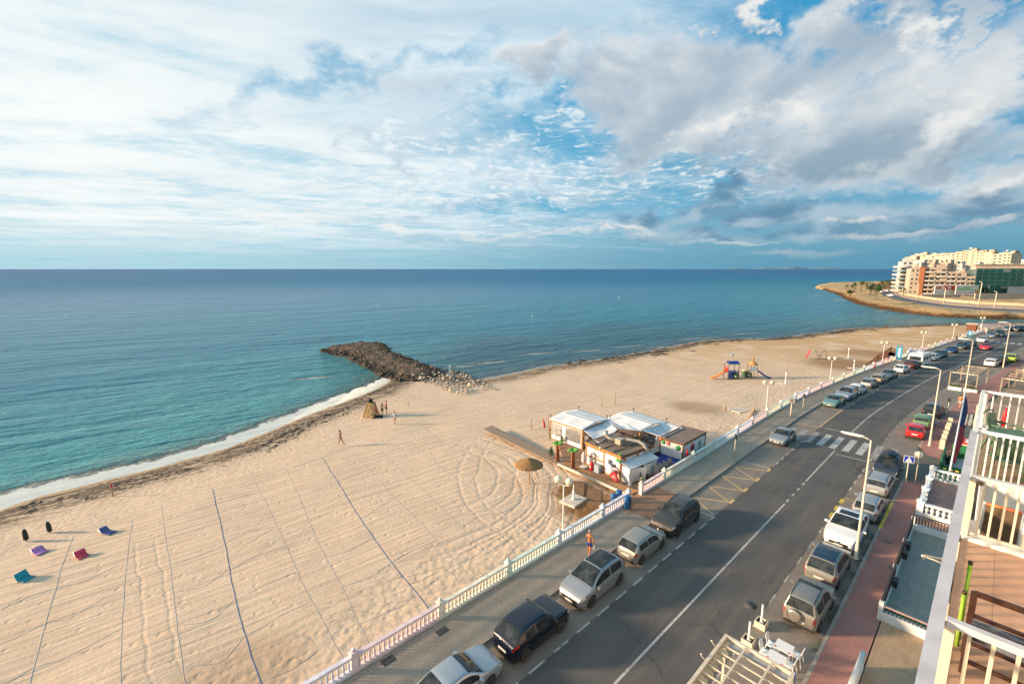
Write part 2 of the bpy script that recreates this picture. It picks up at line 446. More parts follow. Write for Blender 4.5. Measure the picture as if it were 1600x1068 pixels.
# everything landward of the shoreline
_landpoly = np.vstack([SHORE, [[400, 0], [400, -80], [-120, -80]]])
_gx = np.arange(-230, 420, 2.); _gy = np.arange(-60, 380, 2.)
_GX, _GY = np.meshgrid(_gx, _gy, indexing='ij'); _GP = np.stack([_GX.ravel(), _GY.ravel()], 1)
_raw = np.where(inpoly(_GP, _landpoly), 1, -1)*dseg(_GP, SHORE)
def _blur(A, k=4, n=3):
    for _ in range(n):
        for ax in (0, 1):
            pad = [(0, 0), (0, 0)]; pad[ax] = (k+1, k); c = np.cumsum(np.pad(A, pad, mode='edge'), axis=ax)
            A = (np.take(c, range(2*k+1, c.shape[ax]), ax)-np.take(c, range(0, c.shape[ax]-2*k-1), ax))/(2*k+1)
    return A
_raw = _raw.reshape(_GX.shape); _w = np.clip(np.abs(_raw)/14, 0, 1); _w = _w*_w*(3-2*_w)
_SD = _blur(_raw)*_w+_raw*(1-_w); _WD = _blur(dseg(_GP, WALL).reshape(_GX.shape), 2, 2)
def _samp(A, P):
    fx = np.clip((P[:, 0]-_gx[0])/2., 0, len(_gx)-1.001); fy = np.clip((P[:, 1]-_gy[0])/2., 0, len(_gy)-1.001)
    i, j = fx.astype(int), fy.astype(int); u, v = fx-i, fy-j
    return (A[i, j]*(1-u)+A[i+1, j]*u)*(1-v)+(A[i, j+1]*(1-u)+A[i+1, j+1]*u)*v
def sand_h(P):
    P = np.asarray(P, float).reshape(-1, 2)
    sd = _samp(_SD, P); dw = _samp(_WD, P); ds = np.maximum(sd, 0)
    t = dw/(dw+ds+1e-6)
    z = np.where(sd > 0, -.42-(1.58)*t**1.25, SEA-.02+sd*.07)
    return np.maximum(z, -6.)
def sandp(u, v):
    """point on the sand seen at a photograph position"""
    z = -1.2
    for _ in range(12):
        p = gp(u, v, z); z = z*.5+float(sand_h([(p.x, p.y)])[0])*.5
    p = gp(u, v, z); return Vector((p.x, p.y, float(sand_h([(p.x, p.y)])[0])))
def sandxy(x, y): return Vector((x, y, float(sand_h([(x, y)])[0])))
# ------------------------------------------------------------------ setting: sand, sea, land
def axis(lo, hi, f0, f1, st, grow=1.13, far=None):
    """coordinates: even step st on [f0,f1], growing outside"""
    a = list(np.arange(f0, f1+st, st)); s = st
    while a[-1] < hi: s *= grow; a.append(a[-1]+s)
    s = st
    while a[0] > lo: s *= grow; a.insert(0, a[0]-s)
    return np.array(a)
def gridmesh(name, xs, ys, zf, keep=None, attrs=None, smooth=True):
    X, Y = np.meshgrid(xs, ys, indexing='ij'); P = np.stack([X.ravel(), Y.ravel()], 1)
    Z = zf(P); nx, ny = len(xs), len(ys)
    idx = np.arange(nx*ny).reshape(nx, ny)
    q = np.stack([idx[:-1, :-1], idx[1:, :-1], idx[1:, 1:], idx[:-1, 1:]], -1).reshape(-1, 4)
    if keep is not None:
        k = keep(P); q = q[k[q].any(1)]
    used = np.unique(q); re = -np.ones(nx*ny, int); re[used] = np.arange(len(used)); q = re[q]
    V = np.column_stack([P[used], Z[used]])
    me = bpy.data.meshes.new(name); me.vertices.add(len(V)); me.vertices.foreach_set('co', V.ravel())
    me.loops.add(q.size); me.loops.foreach_set('vertex_index', q.ravel().astype(np.int32))
    me.polygons.add(len(q)); me.polygons.foreach_set('loop_start', np.arange(0, q.size, 4, dtype=np.int32))
    me.update(calc_edges=True)
    me.polygons.foreach_set('use_smooth', np.full(len(q), smooth))
    for k, fn in (attrs or {}).items():
        a = me.attributes.new(k, 'FLOAT', 'POINT'); a.data.foreach_set('value', fn(P[used]).astype(np.float32))
    o = bpy.data.objects.new(name, me); COL.objects.link(o); return o
def vnoise(P, sc, seed=0):
    """cheap smooth value noise with numpy"""
    q = P*sc+seed*17.3; i = np.floor(q).astype(int); f = q-i; f = f*f*(3-2*f)
    def h(a, b): return ((np.sin(a*127.1+b*311.7+seed*7.7)*43758.5453) % 1+1) % 1
    a, b = i[:, 0], i[:, 1]
    return (h(a, b)*(1-f[:, 0])+h(a+1, b)*f[:, 0])*(1-f[:, 1])+(h(a, b+1)*(1-f[:, 0])+h(a+1, b+1)*f[:, 0])*f[:, 1]
# arcs left by a beach tractor, as real places on the sand: centre, radius
def sand_z(P):
    z = sand_h(P); ds = dseg(P, SHORE); dw = dseg(P, WALL)
    near = np.clip(1-np.hypot(P[:, 0], P[:, 1])/170, 0, 1)
    z += (vnoise(P, .9, 1)-.5)*.09*near*np.clip(1-dw/9, .25, 1)*np.clip(dw/2, 0, 1)*np.clip(ds/6, 0, 1)+(vnoise(P, .25, 2)-.5)*.12*np.clip(ds/12, 0, 1)*np.clip(dw/6, 0, 1)
    return z
def build_sand():
    m, b = nodemat('sand'); P = position(); ds = attr('shore'); dw = attr('wall')
    x, y, z = separate(P)
    c, s = math.cos(math.radians(38)), math.sin(math.radians(38))
    al = x*c+y*s; ac = y*c-x*s
    # colour: pale dry grains, ochre damp patches, grey-brown damp strip behind the waterline
    n1 = noise(P, .16, 5, .55); n2 = noise(P, .9, 6, .62); n3 = noise(combine(al*.12, ac*1.1, 0.), 1., 5, .6)
    col = mixc(sstep(.3, .7, n2), (.68, .505, .36), (.62, .45, .315))
    col = mixc(sstep(.50, .74, n1*.6+n3*.4)*.55, col, (.50, .35, .21))
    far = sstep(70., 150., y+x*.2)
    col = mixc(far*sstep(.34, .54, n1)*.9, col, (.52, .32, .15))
    # damp ground at the showers
    def pool(u, v, r, k=.9):
        q = gp(u, v, -.6)
        d = NV.m('SQRT', (x-q.x)**2.+(y-q.y)**2.)/r
        return sstep(1.15, .45, d+(n2-.5)*.9+(n1-.5)*.5)*k
    wet = nmax(nmax(pool(925, 792, 3.6, 1.), pool(898, 770, 2.6, 1.)), nmax(pool(1330, 570, 9., .75), pool(1362, 552, 8., .6)))
    wet = nmax(wet, nmax(pool(1090, 636, 4., .5), nmax(pool(390, 1050, 3.0, .3), pool(330, 1075, 2.3, .3))))
    col = mixc(wet, col, (.235, .115, .045))
    # damp strip and weed left by the waves
    band = sstep(.2, .9, ds)*sstep(8.5, 3.0, ds)
    w1 = noise(combine(al*.22, ac*1.2, 0.), 1.3, 8, .68); w2 = noise(P, 2.4, 6, .7)
    leftpart = sstep(10., -20., x)
    weed = sstep(.46, .60, w1*.6+w2*.4+band*.16-.10)*band
    col = mixc(band*.4, col, (.40, .29, .19))
    col = mixc(sstep(2.2, .2, ds)*.75, col, (.42, .29, .175))
    col = mixc(weed*leftpart*.85, col, (.060, .042, .028))
    col = mixc(weed*(1.-leftpart)*.9, col, (.085, .058, .035))
    # kicked-up flecks, footprints
    f1 = voronoi(P+scalec(combine(n2, n1, 0.), .8), 1.9); spot = sstep(.16, .05, f1)*sstep(.45, .6, n1)
    col = mixc(spot*.25, col, (.25, .16, .09))
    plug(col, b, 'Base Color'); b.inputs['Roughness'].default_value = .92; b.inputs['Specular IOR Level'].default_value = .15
    # relief: raked furrows along the shore, footprints close to the wall, tractor arcs, tyre pairs
    fur = noise(combine(al*.05, ac*1.0, 0.), 1.25, 5, .65)*1.2+noise(combine(al*.035, ac*.8, 4.), 3.0, 3, .6)*.55
    foot = voronoi(combine(x, y*1.0, 0.)+scalec(combine(n2, w2, 0.), .5), 2.4, 'SMOOTH_F1')
    foot2 = voronoi(combine(x, y, 1.)+scalec(combine(w2, n2, 0.), .3), 1.1)
    nearwall = sstep(7.5, 3.5, dw+(n1-.5)*5.)
    lumps = nmax(nearwall, sstep(20., 60., x+(n1-.5)*20.)*.7)
    lumps = nmax(lumps, sstep(15., 5., ds)*.8)
    trod = sstep(.40, .62, noise(P, .35, 3, .6)); h = fur*(1.-lumps*.8)*1.5+foot*nmax(lumps*.7, trod*.08)*1.4+sstep(.24, .04, foot2)*-.4+noise(P, 5., 3, .6)*.35
    def ring(u, v, r, w=.30, gap=1.6, k=1., dead=None):
        q = gp(u, v, -.9); dx, dy = x-q.x, y-q.y; d = NV.m('SQRT', dx*dx+dy*dy)+(n1-.5)*2.2
        t = NV.m('ABSOLUTE', NV.m('ABSOLUTE', d-r)-gap/2)
        return sstep(w, .0, t)*k*(sstep(-2., 2., dx*dead[0]+dy*dead[1]) if dead else 1.)
    g = [ring(640, 760, 12.0, k=.9, dead=(1, .1)), ring(650, 765, 10.0, k=.8, dead=(1, .2)), ring(610, 770, 15.2, k=.9, dead=(1, -.1)), ring(560, 750, 17.5, k=.6, dead=(1, .1)),
         ring(660, 745, 8.0, k=.8, dead=(1, .4)), ring(1010, 730, 17.5, .3, k=.6, dead=(-1, .0)), ring(700, 905, 14, .3, k=.4, dead=(.2, 1))]
    rr = g[0]
    for q in g[1:]: rr = nmax(rr, q)
    h = h-rr*.5
    # wheel pairs running down to the sea
    for (u0, v0, u1, v1) in ((228, 850, 262, 1068), (560, 980, 760, 1000)):
        a = gp(u0, v0, -1.2); e = gp(u1, v1, -.9); dd = (e-a); L = math.hypot(dd.x, dd.y); ux, uy = dd.x/L, dd.y/L
        tt = (x-a.x)*ux+(y-a.y)*uy; cc = (y-a.y)*ux-(x-a.x)*uy+(noise(combine(tt, 3., 0.), .3, 1)-.5)*1.2
        ww = sstep(.16, .0, NV.m('ABSOLUTE', NV.m('ABSOLUTE', cc)-.55))*sstep(-1., 1., tt)*sstep(L+1., L-1., tt)
        h = h-ww*.2
    setbump(b, h, 1., .07)
    xs = axis(-170, 330, -62, 45, .55, 1.04); ys = axis(-6, 330, 6, 75, .55, 1.03)
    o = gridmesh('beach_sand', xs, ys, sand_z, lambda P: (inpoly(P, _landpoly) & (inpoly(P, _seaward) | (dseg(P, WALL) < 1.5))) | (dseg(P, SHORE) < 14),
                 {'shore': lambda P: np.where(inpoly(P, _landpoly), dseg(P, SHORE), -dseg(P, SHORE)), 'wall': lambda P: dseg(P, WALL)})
    o.data.materials.append(m); tag(o, kind='structure')
_seaward = np.vstack([WALL, [[400, 260], [400, 900], [-400, 900], [-400, -80]]])
build_sand()

# headland: shoreline in the photograph from its tip to the right edge, then the far side
HL_PX = [(1286, 452.5), (1296, 456), (1306, 459), (1320, 467), (1340, 475), (1370, 482), (1400, 487), (1420, 490), (1450, 493.5), (1480, 496), (1530, 498), (1570, 499), (1640, 500), (1800, 498)]
HEAD = np.array([tuple(gp(u, v, SEA))[:2] for u, v in HL_PX])
HEADP = np.vstack([HEAD, [[900, 200], [1500, 700], [900, 900], [560, 700], [430, 620], [365, 545], [325, 490]]])
HZ = .3
def head_z(P):
    d = dseg(P, HEADP[:-4]); ins = inpoly(P, HEADP)
    n = vnoise(P, .12, 5)*.6+vnoise(P, .35, 6)*.4
    z = SEA+np.clip((d-1+n*4)/8, 0, 1)**.7*(1.7+n*.8)+(n-.5)*.7*np.clip((40-d)/20, .1, 1)
    return np.where(ins, z, SEA-.8)
def build_headland():
    m, b = nodemat('headland_ground'); P = position(); d = attr('shore'); x, y, z = separate(P)
    n1 = noise(P, .05, 6, .6); n2 = noise(P, .35, 6, .65); n3 = noise(combine(x*.25, y*.7, z*3.), 1., 5, .6)
    col = mixc(sstep(.35, .65, n2), (.58, .40, .22), (.50, .33, .17))
    col = mixc(sstep(.52, .62, n1*.5+n2*.5)*.6, col, (.26, .19, .09))
    col = mixc(sstep(6., 1.5, d+(n3-.5)*7.), col, (.10, .055, .028))
    col = mixc(sstep(9., 4., d+(n2-.5)*6.)*sstep(1.5, 4., d)*.5, col, (.44, .25, .10))
    grass = sstep(.50, .60, n2*.5+noise(P, .09, 3, .5)*.5)*sstep(9., 14., d)*sstep(34., 24., d)
    col = mixc(grass*.9, col, (.11, .13, .03))
    plug(col, b, 'Base Color'); b.inputs['Roughness'].default_value = .95; b.inputs['Specular IOR Level'].default_value = .1
    setbump(b, n2+n3, 1., .8)
    o = gridmesh('headland_ground', axis(150, 1500, 170, 420, 3., 1.06), axis(150, 900, 165, 480, 3., 1.06), head_z, lambda P: inpoly(P, HEADP) | (dseg(P, HEADP) < 6),
                 {'shore': lambda P: dseg(P, HEADP[:-4])})
    o.data.materials.append(m); tag(o, kind='structure')
build_headland()

def build_sea():
    m, b = nodemat('sea_water'); P = position(); x, y, z = separate(P)
    ds = attr('shore'); lf = attr('leftness')
    w1 = noise(P, .045, 4, .6)
    dist = NV.m('SQRT', x*x+y*y)
    turq = mixc(sstep(5., 60., ds+(w1-.5)*50.), (.06, .30, .30), (.008, .19, .27))
    turq = mixc(sstep(60., 330., ds+(w1-.5)*60.), turq, (.0005, .145, .28))
    # weed beds under the water right of the breakwater
    rightw = sstep(-45., -5., x)*sstep(330., 120., dist)
    turq = mixc(rightw*sstep(75., 15., ds+(w1-.5)*70.)*.85, turq, (.020, .060, .088))
    turq = mixc(sstep(.55, .70, noise(P, .028, 5, .6))*.5*sstep(10., 40., ds)*sstep(400., 100., dist), turq, (.010, .055, .085))
    deep = mixc(sstep(250., 3000., dist), turq, (.0002, .105, .25))
    shall = mixc(lf, (.070, .105, .105), (.13, .22, .19))
    col = mixc(sstep(9., .5, ds+(w1-.5)*8.), deep, shall)
    # foam of the swash on the open beach, thin lace elsewhere
    fn = noise(combine(x, y, 0.), .55, 8, .65); fl = voronoi(combine(x, y, 0.)+scalec(combine(fn, w1, 0.), 3.), .9, 'DISTANCE_TO_EDGE')
    wid = (1.1+lf*2.3)*(.55+noise(P, .09, 3, .6)*.95)
    foam = sstep(1.15, .80, ds/wid+(fn-.5)*1.1)*(.28+lf*.70)
    lace = sstep(.07, .0, fl)*sstep(7., 1., ds)*sstep(.5, .6, fn)*.45
    foam = nmax(foam, lace)
    # a few breaking patches
    patch = 0.
    for (u, v, rx, ry) in ((765, 566, 5.5, 1.1), (838, 552, 5., 1.1), (915, 548, 5.5, 1.0), (720, 572, 4., .8), (975, 541, 7., .9), (1090, 528, 9., .9), (487, 590, 3.5, .9), (1030, 542, 6., .8), (1270, 462, 13., 2.), (1390, 484, 16., 2.6), (1310, 468, 12, 3.), (1430, 490, 9., 1.4), (1160, 521, 8., 1.)):
        q = gp(u, v, SEA); dx, dy = (x-q.x)/rx, ((y-q.y)-(x-q.x)*.35)/ry
        e = sstep(1.2, .2, NV.m('SQRT', dx*dx+dy*dy)+(fn-.5)*1.6)*.8
        patch = e if isinstance(patch, float) else nmax(patch, e)
    foam = nmax(foam, patch)
    col = mixc(foam, col, mixc(fn, (.74, .73, .68), (.56, .56, .50)))
    plug(col, b, 'Base Color'); plug(foam*.6+.12+sstep(60., 900., dist)*.34, b, 'Roughness'); b.inputs['IOR'].default_value = 1.33
    b.inputs['Specular IOR Level'].default_value = .6; b.inputs['Specular Tint'].default_value = (.42, .80, 1., 1)
    # waves: chop of three sizes, finer detail close by
    c, s = math.cos(math.radians(30)), math.sin(math.radians(30))
    al, ac = x*c+y*s, y*c-x*s
    q1 = noise(combine(al*.22, ac*.62, 0.), 1., 3, .5, .4); q2 = noise(combine(al*.45, ac*1.4, 3.), 1.25, 4, .62, .3); q3 = noise(combine(al*.05, ac*.16, 7.), 1., 3, .5)
    q4 = noise(combine(al*1.2, ac*2.8, 5.), 1.5, 3, .6)
    q5 = noise(combine(al*.012, ac*.05, 9.), 1., 4, .6); q6 = noise(combine(al*.10, ac*.33, 2.), 1., 4, .65)
    h = q1*.85+q2*.5+q3*2.1+q4*.12+q6*1.5+q5*4.5
    setbump(b, h*(1.-foam*.93), 1., 1.15)
    xs = axis(-42000, 42000, -90, 230, 3., 1.09); ys = axis(-60, 60000, 16, 300, 3., 1.09)
    def left(P): return np.clip((-18-P[:, 0])/10, 0, 1)
    o = gridmesh('sea_water', xs, ys, lambda P: np.full(len(P), SEA), None,
                 {'shore': lambda P: np.where(inpoly(P, _landpoly), 0., np.minimum(dseg(P, SHORE), dseg(P, HEADP)+48)), 'leftness': left})
    o.data.materials.append(m); tag(o, kind='structure')
build_sea()

# faint land on the horizon, distance haze put into its pale blue colour
mb = MB(); rnd = random.Random(4); N = 60
for i in range(N):
    pass
def hillh(t): return max(0, math.sin(t*math.pi))**.7*(.45+.55*mnoise.noise(Vector((t*7, 0, 0)))+.25*mnoise.noise(Vector((t*23, 3, 0))))
vs = []; fs = []
u0, u1 = 1118, 1330
for i in range(N+1):
    t = i/N; u = u0+(u1-u0)*t; D = 24000; a = (u-800)/F*1.012
    hh = max(20, hillh(t)*250)
    for k, (dd, z) in enumerate(((0, -60), (300, hh*.55), (1500, hh), (5000, hh*.9), (9000, -60))):
        vs.append((a*(D+dd), D+dd, z-2))
for i in range(N):
    for k in range(4): fs.append((i*5+k, i*5+5+k, i*5+6+k, i*5+k+1))
mb.add(vs, fs, 0, True)
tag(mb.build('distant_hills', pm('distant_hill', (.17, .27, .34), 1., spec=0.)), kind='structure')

# ------------------------------------------------------------------ street
def asphalt_mat(name, base, warm, patches=True):
    m, b = nodemat(name); P = position(); x, y, z = separate(P)
    c, s = math.cos(A43), math.sin(A43); al, ac = x*c+y*s, y*c-x*s
    n1 = noise(P, .35, 6, .6); n2 = noise(P, 14., 3, .6); n3 = noise(combine(al*.10, ac*1.3, 0.), 1., 5, .6); n4 = noise(P, 2.2, 6, .65)
    col = mixc(sstep(.3, .7, n1), base, tuple(q*.80 for q in base))
    col = mixc(sstep(.45, .7, n3)*.6, col, warm)
    col = mixc(sstep(.62, .75, n4)*.30, col, tuple(q*1.5 for q in base))
    oil = sstep(.66, .76, noise(P, .8, 4, .5)*.75+n4*.25)
    col = mixc(oil*.6, col, (.018, .018, .019))
    col = mixc(sstep(.55, .8, n2)*.25, col, tuple(q*2 for q in base))
    cr = voronoi(P+scalec(combine(n1, n4, 0.), 2.2), .16, 'DISTANCE_TO_EDGE')
    col = mixc(sstep(.006, .001, cr)*sstep(.45, .55, n1)*.5, col, (.02, .02, .02))
    plug(col, b, 'Base Color'); b.inputs['Roughness'].default_value = .78; b.inputs['Specular IOR Level'].default_value = .35
    setbump(b, n2*.5+n4*.6, .5, .02)
    return m
M_ROAD = asphalt_mat('asphalt', (.112, .104, .098), (.16, .135, .112))
M_PARK = asphalt_mat('worn_asphalt', (.235, .198, .165), (.28, .23, .18))
M_SIDE = asphalt_mat('side_street_asphalt', (.125, .115, .10), (.14, .12, .10))
SE = 182.
mb = MB(); strip(mb, -28, 215, OFF_DR, OFF_DL, .0); tag(mb.build('road', M_ROAD), kind='structure')
mb = MB(); strip(mb, -28, 215, OFF_DL, OFF_KL, 0.); tag(mb.build('parking_lane', M_PARK), kind='structure')
mb = MB(); strip(mb, -28, 215, OFF_KR, OFF_DR, 0.); tag(mb.build('parking_lane', M_PARK), kind='structure')
# land under and behind everything on the right
lp = [tuple(R(s, OFF_BAL, -.04)) for s in range(-28, 215, 4)]+[(420, 190, -.04), (420, -60, -.04), (-40, -60, -.04)]
m, b = nodemat('bare_ground'); P = position(); n1 = noise(P, .3, 6, .6)
plug(mixc(n1, (.30, .215, .14), (.21, .16, .11)), b, 'Base Color'); b.inputs['Roughness'].default_value = .95
mb = MB(); mb.add(lp, [tuple(range(len(lp)))]); o = mb.build('ground', m, fix=False); tag(o, kind='structure')
if o.data.polygons[0].normal.z < 0:
    o.data.flip_normals()

# promenade paving: small blocks laid in a running bond, raised kerb
def paving_mat(name, c1, c2, joint, scale, rot=A43, w=2.0, bump=.012, stain=.3):
    m, b = nodemat(name); P = position(); x, y, z = separate(P)
    c, s = math.cos(rot), math.sin(rot)
    vec = combine(x*c+y*s, y*c-x*s, 0.)
    n = NV.nt.nodes.new('ShaderNodeTexBrick'); NV.nt.links.new(vec.s, n.inputs['Vector'])
    n.inputs['Scale'].default_value = scale; n.inputs['Mortar Size'].default_value = .018; n.inputs['Mortar Smooth'].default_value = .3
    n.inputs['Brick Width'].default_value = .5*w/2; n.inputs['Row Height'].default_value = .25
    n.inputs['Color1'].default_value = (*c1, 1); n.inputs['Color2'].default_value = (*c2, 1); n.inputs['Mortar'].default_value = (*joint, 1)
    n1 = noise(P, .5, 6, .6); n2 = noise(P, 3.5, 5, .65)
    col = mixc(sstep(.45, .72, n1)*stain*1.3, NV(n.outputs['Color']), tuple(q*.55 for q in c2))
    col = mixc(sstep(.55, .75, n2)*stain, col, tuple(min(1, q*1.45) for q in c1))
    plug(col, b, 'Base Color'); b.inputs['Roughness'].default_value = .85; b.inputs['Specular IOR Level'].default_value = .25
    setbump(b, NV(n.outputs['Fac'])*-.7+n2*.4, .8, bump)
    return m
M_PROM = paving_mat('promenade_blocks', (.42, .33, .25), (.40, .31, .235), (.31, .24, .18), 1.25)
M_RED = paving_mat('red_blocks', (.42, .205, .17), (.37, .18, .15), (.25, .14, .12), 1.9, A43+math.pi/2)
M_KERB = pm('kerb_stone', (.30, .265, .225), .85, .25, 1.5, .3, 30)
M_KERBD = pm('kerb_dark', (.12, .105, .09), .85, .25, 1.5, .3, 30)
mb = MB(); strip(mb, -28, SE+8, OFF_KL+.16, OFF_BAL+.25, .12); tag(mb.build('promenade_pavement', M_PROM), kind='structure')
ks = thing('kerb', None, None); tag(ks, kind='structure')
s = -20.
k_me = {}
n = 0
while s < 120:
    p = R(s+.5, OFF_KL+.08); 
    if 'k' not in k_me:
        q = MB(); q.box((0, 0, .03), (.985, .16, .20)); mm = q.mesh('kerb_stone_block'); mm.materials.append(M_KERB); k_me['k'] = mm
    inst('kerb_stone', k_me['k'], ks, p, RA(s+.5)); s += 1.0; n += 1
s = -20.
while s < 120:
    if not (50.6 < s < 61.5):
        p = R(s+.5, OFF_KR-.08); inst('kerb_stone', k_me['k'], ks, p, RA(s+.5)); n += 1
    s += 1.0
mb = MB(); kerb(mb, 120, SE, OFF_KL, OFF_KL+.16, -.07, .13); kerb(mb, 120, SE, OFF_KR-.16, OFF_KR, -.07, .13)
o = mb.build('kerb_stones_far', M_KERB, ks); tag(o, kind='stuff')
# red pavement on the right, in two stretches with the side street between
mb = MB(); strip(mb, -20, 50.6, OFF_KR-.16, OFF_IR, .12); kerb(mb, 50.45, 50.6, OFF_KR-.16, OFF_IR, -.03, .118)
strip(mb, 61.5, 150, OFF_KR-.16, OFF_IR-.9, .12)
tag(mb.build('red_pavement', M_RED), kind='structure')
mb = MB(); strip(mb, 50.6, 61.5, -30, OFF_KR, .004); tag(mb.build('side_street', M_SIDE), kind='structure')
# sloping red corner beyond the side street
mb = MB(); mb.add([R(61.5, OFF_KR-.1, .124), R(59.6, OFF_KR-.8, .02), R(58.8, OFF_KR-2.6, .02), R(60.2, OFF_KR-5, .02), R(61.5, OFF_KR-5, .124)], [(0, 1, 2, 3, 4)])
tag(mb.build('red_pavement_ramp', M_RED, fix=False), kind='structure')
# paved threshold at the beach entrance, warm tiles
M_TERRA = paving_mat('entrance_tiles', (.42, .23, .14), (.36, .20, .12), (.22, .13, .09), 1.7)
GAP0, GAP1 = toR(gp(989, 786, .1))[0], toR(gp(1008, 775, .1))[0]
mb = MB(); strip(mb, GAP0-1.2, GAP1+2.2, OFF_KL+.17, OFF_BAL+.26, .125); tag(mb.build('entrance_paving', M_TERRA), kind='structure')

# ------------------------------------------------------------------ painted markings
def paint_mat(name, col, wear):
    m = bpy.data.materials.new(name); m.use_nodes = True; NV.nt = m.node_tree; b = NV.nt.nodes['Principled BSDF']
    P = position(); n = noise(P, 5., 6, .7); n2 = noise(P, 1., 4, .6)
    plug(mixc(sstep(wear-.08, wear+.10, n*.7+n2*.3), col, (.085, .078, .07)), b, 'Base Color'); b.inputs['Roughness'].default_value = .7
    return m
M_WP = paint_mat('white_road_paint', (.50, .47, .43), .56); M_WP2 = paint_mat('worn_white_paint', (.40, .36, .32), .52)
M_YP = paint_mat('yellow_road_paint', (.66, .42, .17), .60); M_YB = paint_mat('bright_yellow_paint', (.62, .44, .05), .58)
MK = thing('road_markings', None, None); tag(MK, kind='structure')
def mark(fn, m, name='marking'):
    mb = MB(); fn(mb); return mb.build(name, m, MK, fix=False)
ZM = .005
def seg(mb, p, q, w, z=ZM):
    p, q = Vector(p), Vector(q); t = (q-p).normalized(); u = Vector((-t.y, t.x, 0))*w/2
    mb.add([(*(p-u).xy, z), (*(q-u).xy, z), (*(q+u).xy, z), (*(p+u).xy, z)], [(0, 1, 2, 3)])
def spx(u, v): return toR(gp(u, v, 0))[0]
# centre line: solid, a few dashes, solid, crossing, solid
mark(lambda b: strip(b, -20, spx(1225, 786), -.06, .06, ZM), M_WP, 'centre_line')
for a in range(4):
    s0 = spx(1225, 786); s1 = spx(1257, 751); L = (s1-s0)/4
    mark(lambda b: strip(b, s0+L*(a+.28), s0+L*(a+.72), -.06, .06, ZM), M_WP, 'centre_dash')
mark(lambda b: strip(b, spx(1257, 751), spx(1303, 703), -.06, .06, ZM), M_WP, 'centre_line')
mark(lambda b: strip(b, spx(1325, 679), 172, -.06, .06, ZM), M_WP, 'centre_line')
# dashes at the edge of the parking lanes
def dashes(off, s0, s1, per=2.55, L=1.05, w=.11, m=M_WP, skip=()):
    s = s0
    while s < s1:
        if not any(a < s < b_ for a, b_ in skip): mark(lambda b: strip(b, s, s+L, off-w/2, off+w/2, ZM), m, 'parking_dash')
        s += per
dashes(OFF_DL, spx(825, 1057)-10.2, spx(1096, 821)+.5, spx(864, 1020)-spx(825, 1054))
dashes(OFF_DL, spx(1202, 733), spx(1255, 688), (spx(1253, 689)-spx(1212, 722))/5, .75)
dashes(OFF_DL, spx(1322, 636), 150, 2.3, 1.0)
dashes(OFF_DR, spx(1209, 936)-8, spx(1290, 815), 2.5, 1.0, m=M_WP2)
dashes(OFF_DR, spx(1325, 765), spx(1360, 718), 1.75, .8)
dashes(OFF_DR, spx(1384, 687), 140, 2.1, .9, m=M_WP2, skip=((64, 66),))
for (u, v) in ((1299, 804), (1307, 793), (1315, 782)):
    s = spx(u, v); mark(lambda b: strip(b, s-.45, s+.45, OFF_DR-.14, OFF_DR+.14, ZM), M_YB, 'yellow_dash')
for (u, v) in ((1296, 814), (1319, 777)):
    s = spx(u, v); mark(lambda b: seg(b, R(s, OFF_DR), R(s, OFF_DR-1.6), .1), M_YB, 'yellow_bay_line')
s0, s1 = spx(1374, 821), spx(1386, 797)
mb = MB(); kerb(mb, s0-.8, s1+1.5, OFF_KR-.17, OFF_KR+.01, .1, .136); mb.build('yellow_kerb_paint', M_YB, MK)
# bus / loading bay zigzag between two white L marks
zz = [((1081, 779), (1121, 806)), ((1121, 806), (1086, 779))]
sA, sB = spx(1113, 806), spx(1202, 731)
mark(lambda b: (seg(b, R(sA, OFF_DL), R(sA-.1, OFF_KL-.2), .12), seg(b, R(sA-.5, OFF_DL), R(sA+.1, OFF_DL), .12)), M_WP, 'bay_end_line')
mark(lambda b: (seg(b, R(sB, OFF_DL), R(sB-.1, OFF_KL-.2), .12), seg(b, R(sB, OFF_DL), R(sB+.6, OFF_DL), .12)), M_WP, 'bay_end_line')
nz = 4; L = (sB-sA-1.)/nz
for i in range(nz):
    a = sA+.2+i*L
    mark(lambda b: (seg(b, R(a+.1, OFF_DL+.15), R(a+L*.55, OFF_KL-.15), .11), seg(b, R(a+L*.55, OFF_KL-.15), R(a+L, OFF_DL+.2), .11, ZM+.0)), M_YP, 'bay_zigzag')
    mark(lambda b: strip(b, a+L-.1, a+L+.75, OFF_DL-.1, OFF_DL+.12, ZM+.004), M_YP, 'bay_zigzag')
# zebra crossing
C0, C1 = spx(1290, 716)-.2, spx(1300, 695)
cs = toR(gp(1291, 687, 0))[0]
for i in range(9):
    off = 4.9-i*1.13
    u = [1225+0, ][0]
    mark(lambda b: strip(b, cs-2.3, cs+2.1, off-.29, off+.29, ZM), M_WP if i in (3, 4, 5, 6) else M_WP2, 'zebra_stripe')
so = toR(gp(1306, 672, 0))[0]
mark(lambda b: seg(b, R(so, .3), R(so, OFF_DL-.2), .28), M_WP2, 'stop_line')
so = toR(gp(1327, 714, 0))[0]
mark(lambda b: seg(b, R(so, -.3), R(so, OFF_DR+.2), .28), M_WP2, 'stop_line')
ya, yb = spx(1280, 668), spx(1316, 641)
mark(lambda b: (strip(b, ya, yb, OFF_DL-.06, OFF_DL+.06, ZM), seg(b, R(yb, OFF_DL), R(yb, OFF_KL-.2), .12), seg(b, R(ya, OFF_DL), R(ya, OFF_KL-.2), .12)), M_YP, 'yellow_box_line')
# far crossing
cs2 = toR(gp(1563, 534.5, 0))[0]
for i in range(8):
    off = 4.4-i*1.25
    mark(lambda b: strip(b, cs2-1.8, cs2+1.8, off-.32, off+.32, ZM), M_WP, 'zebra_stripe')
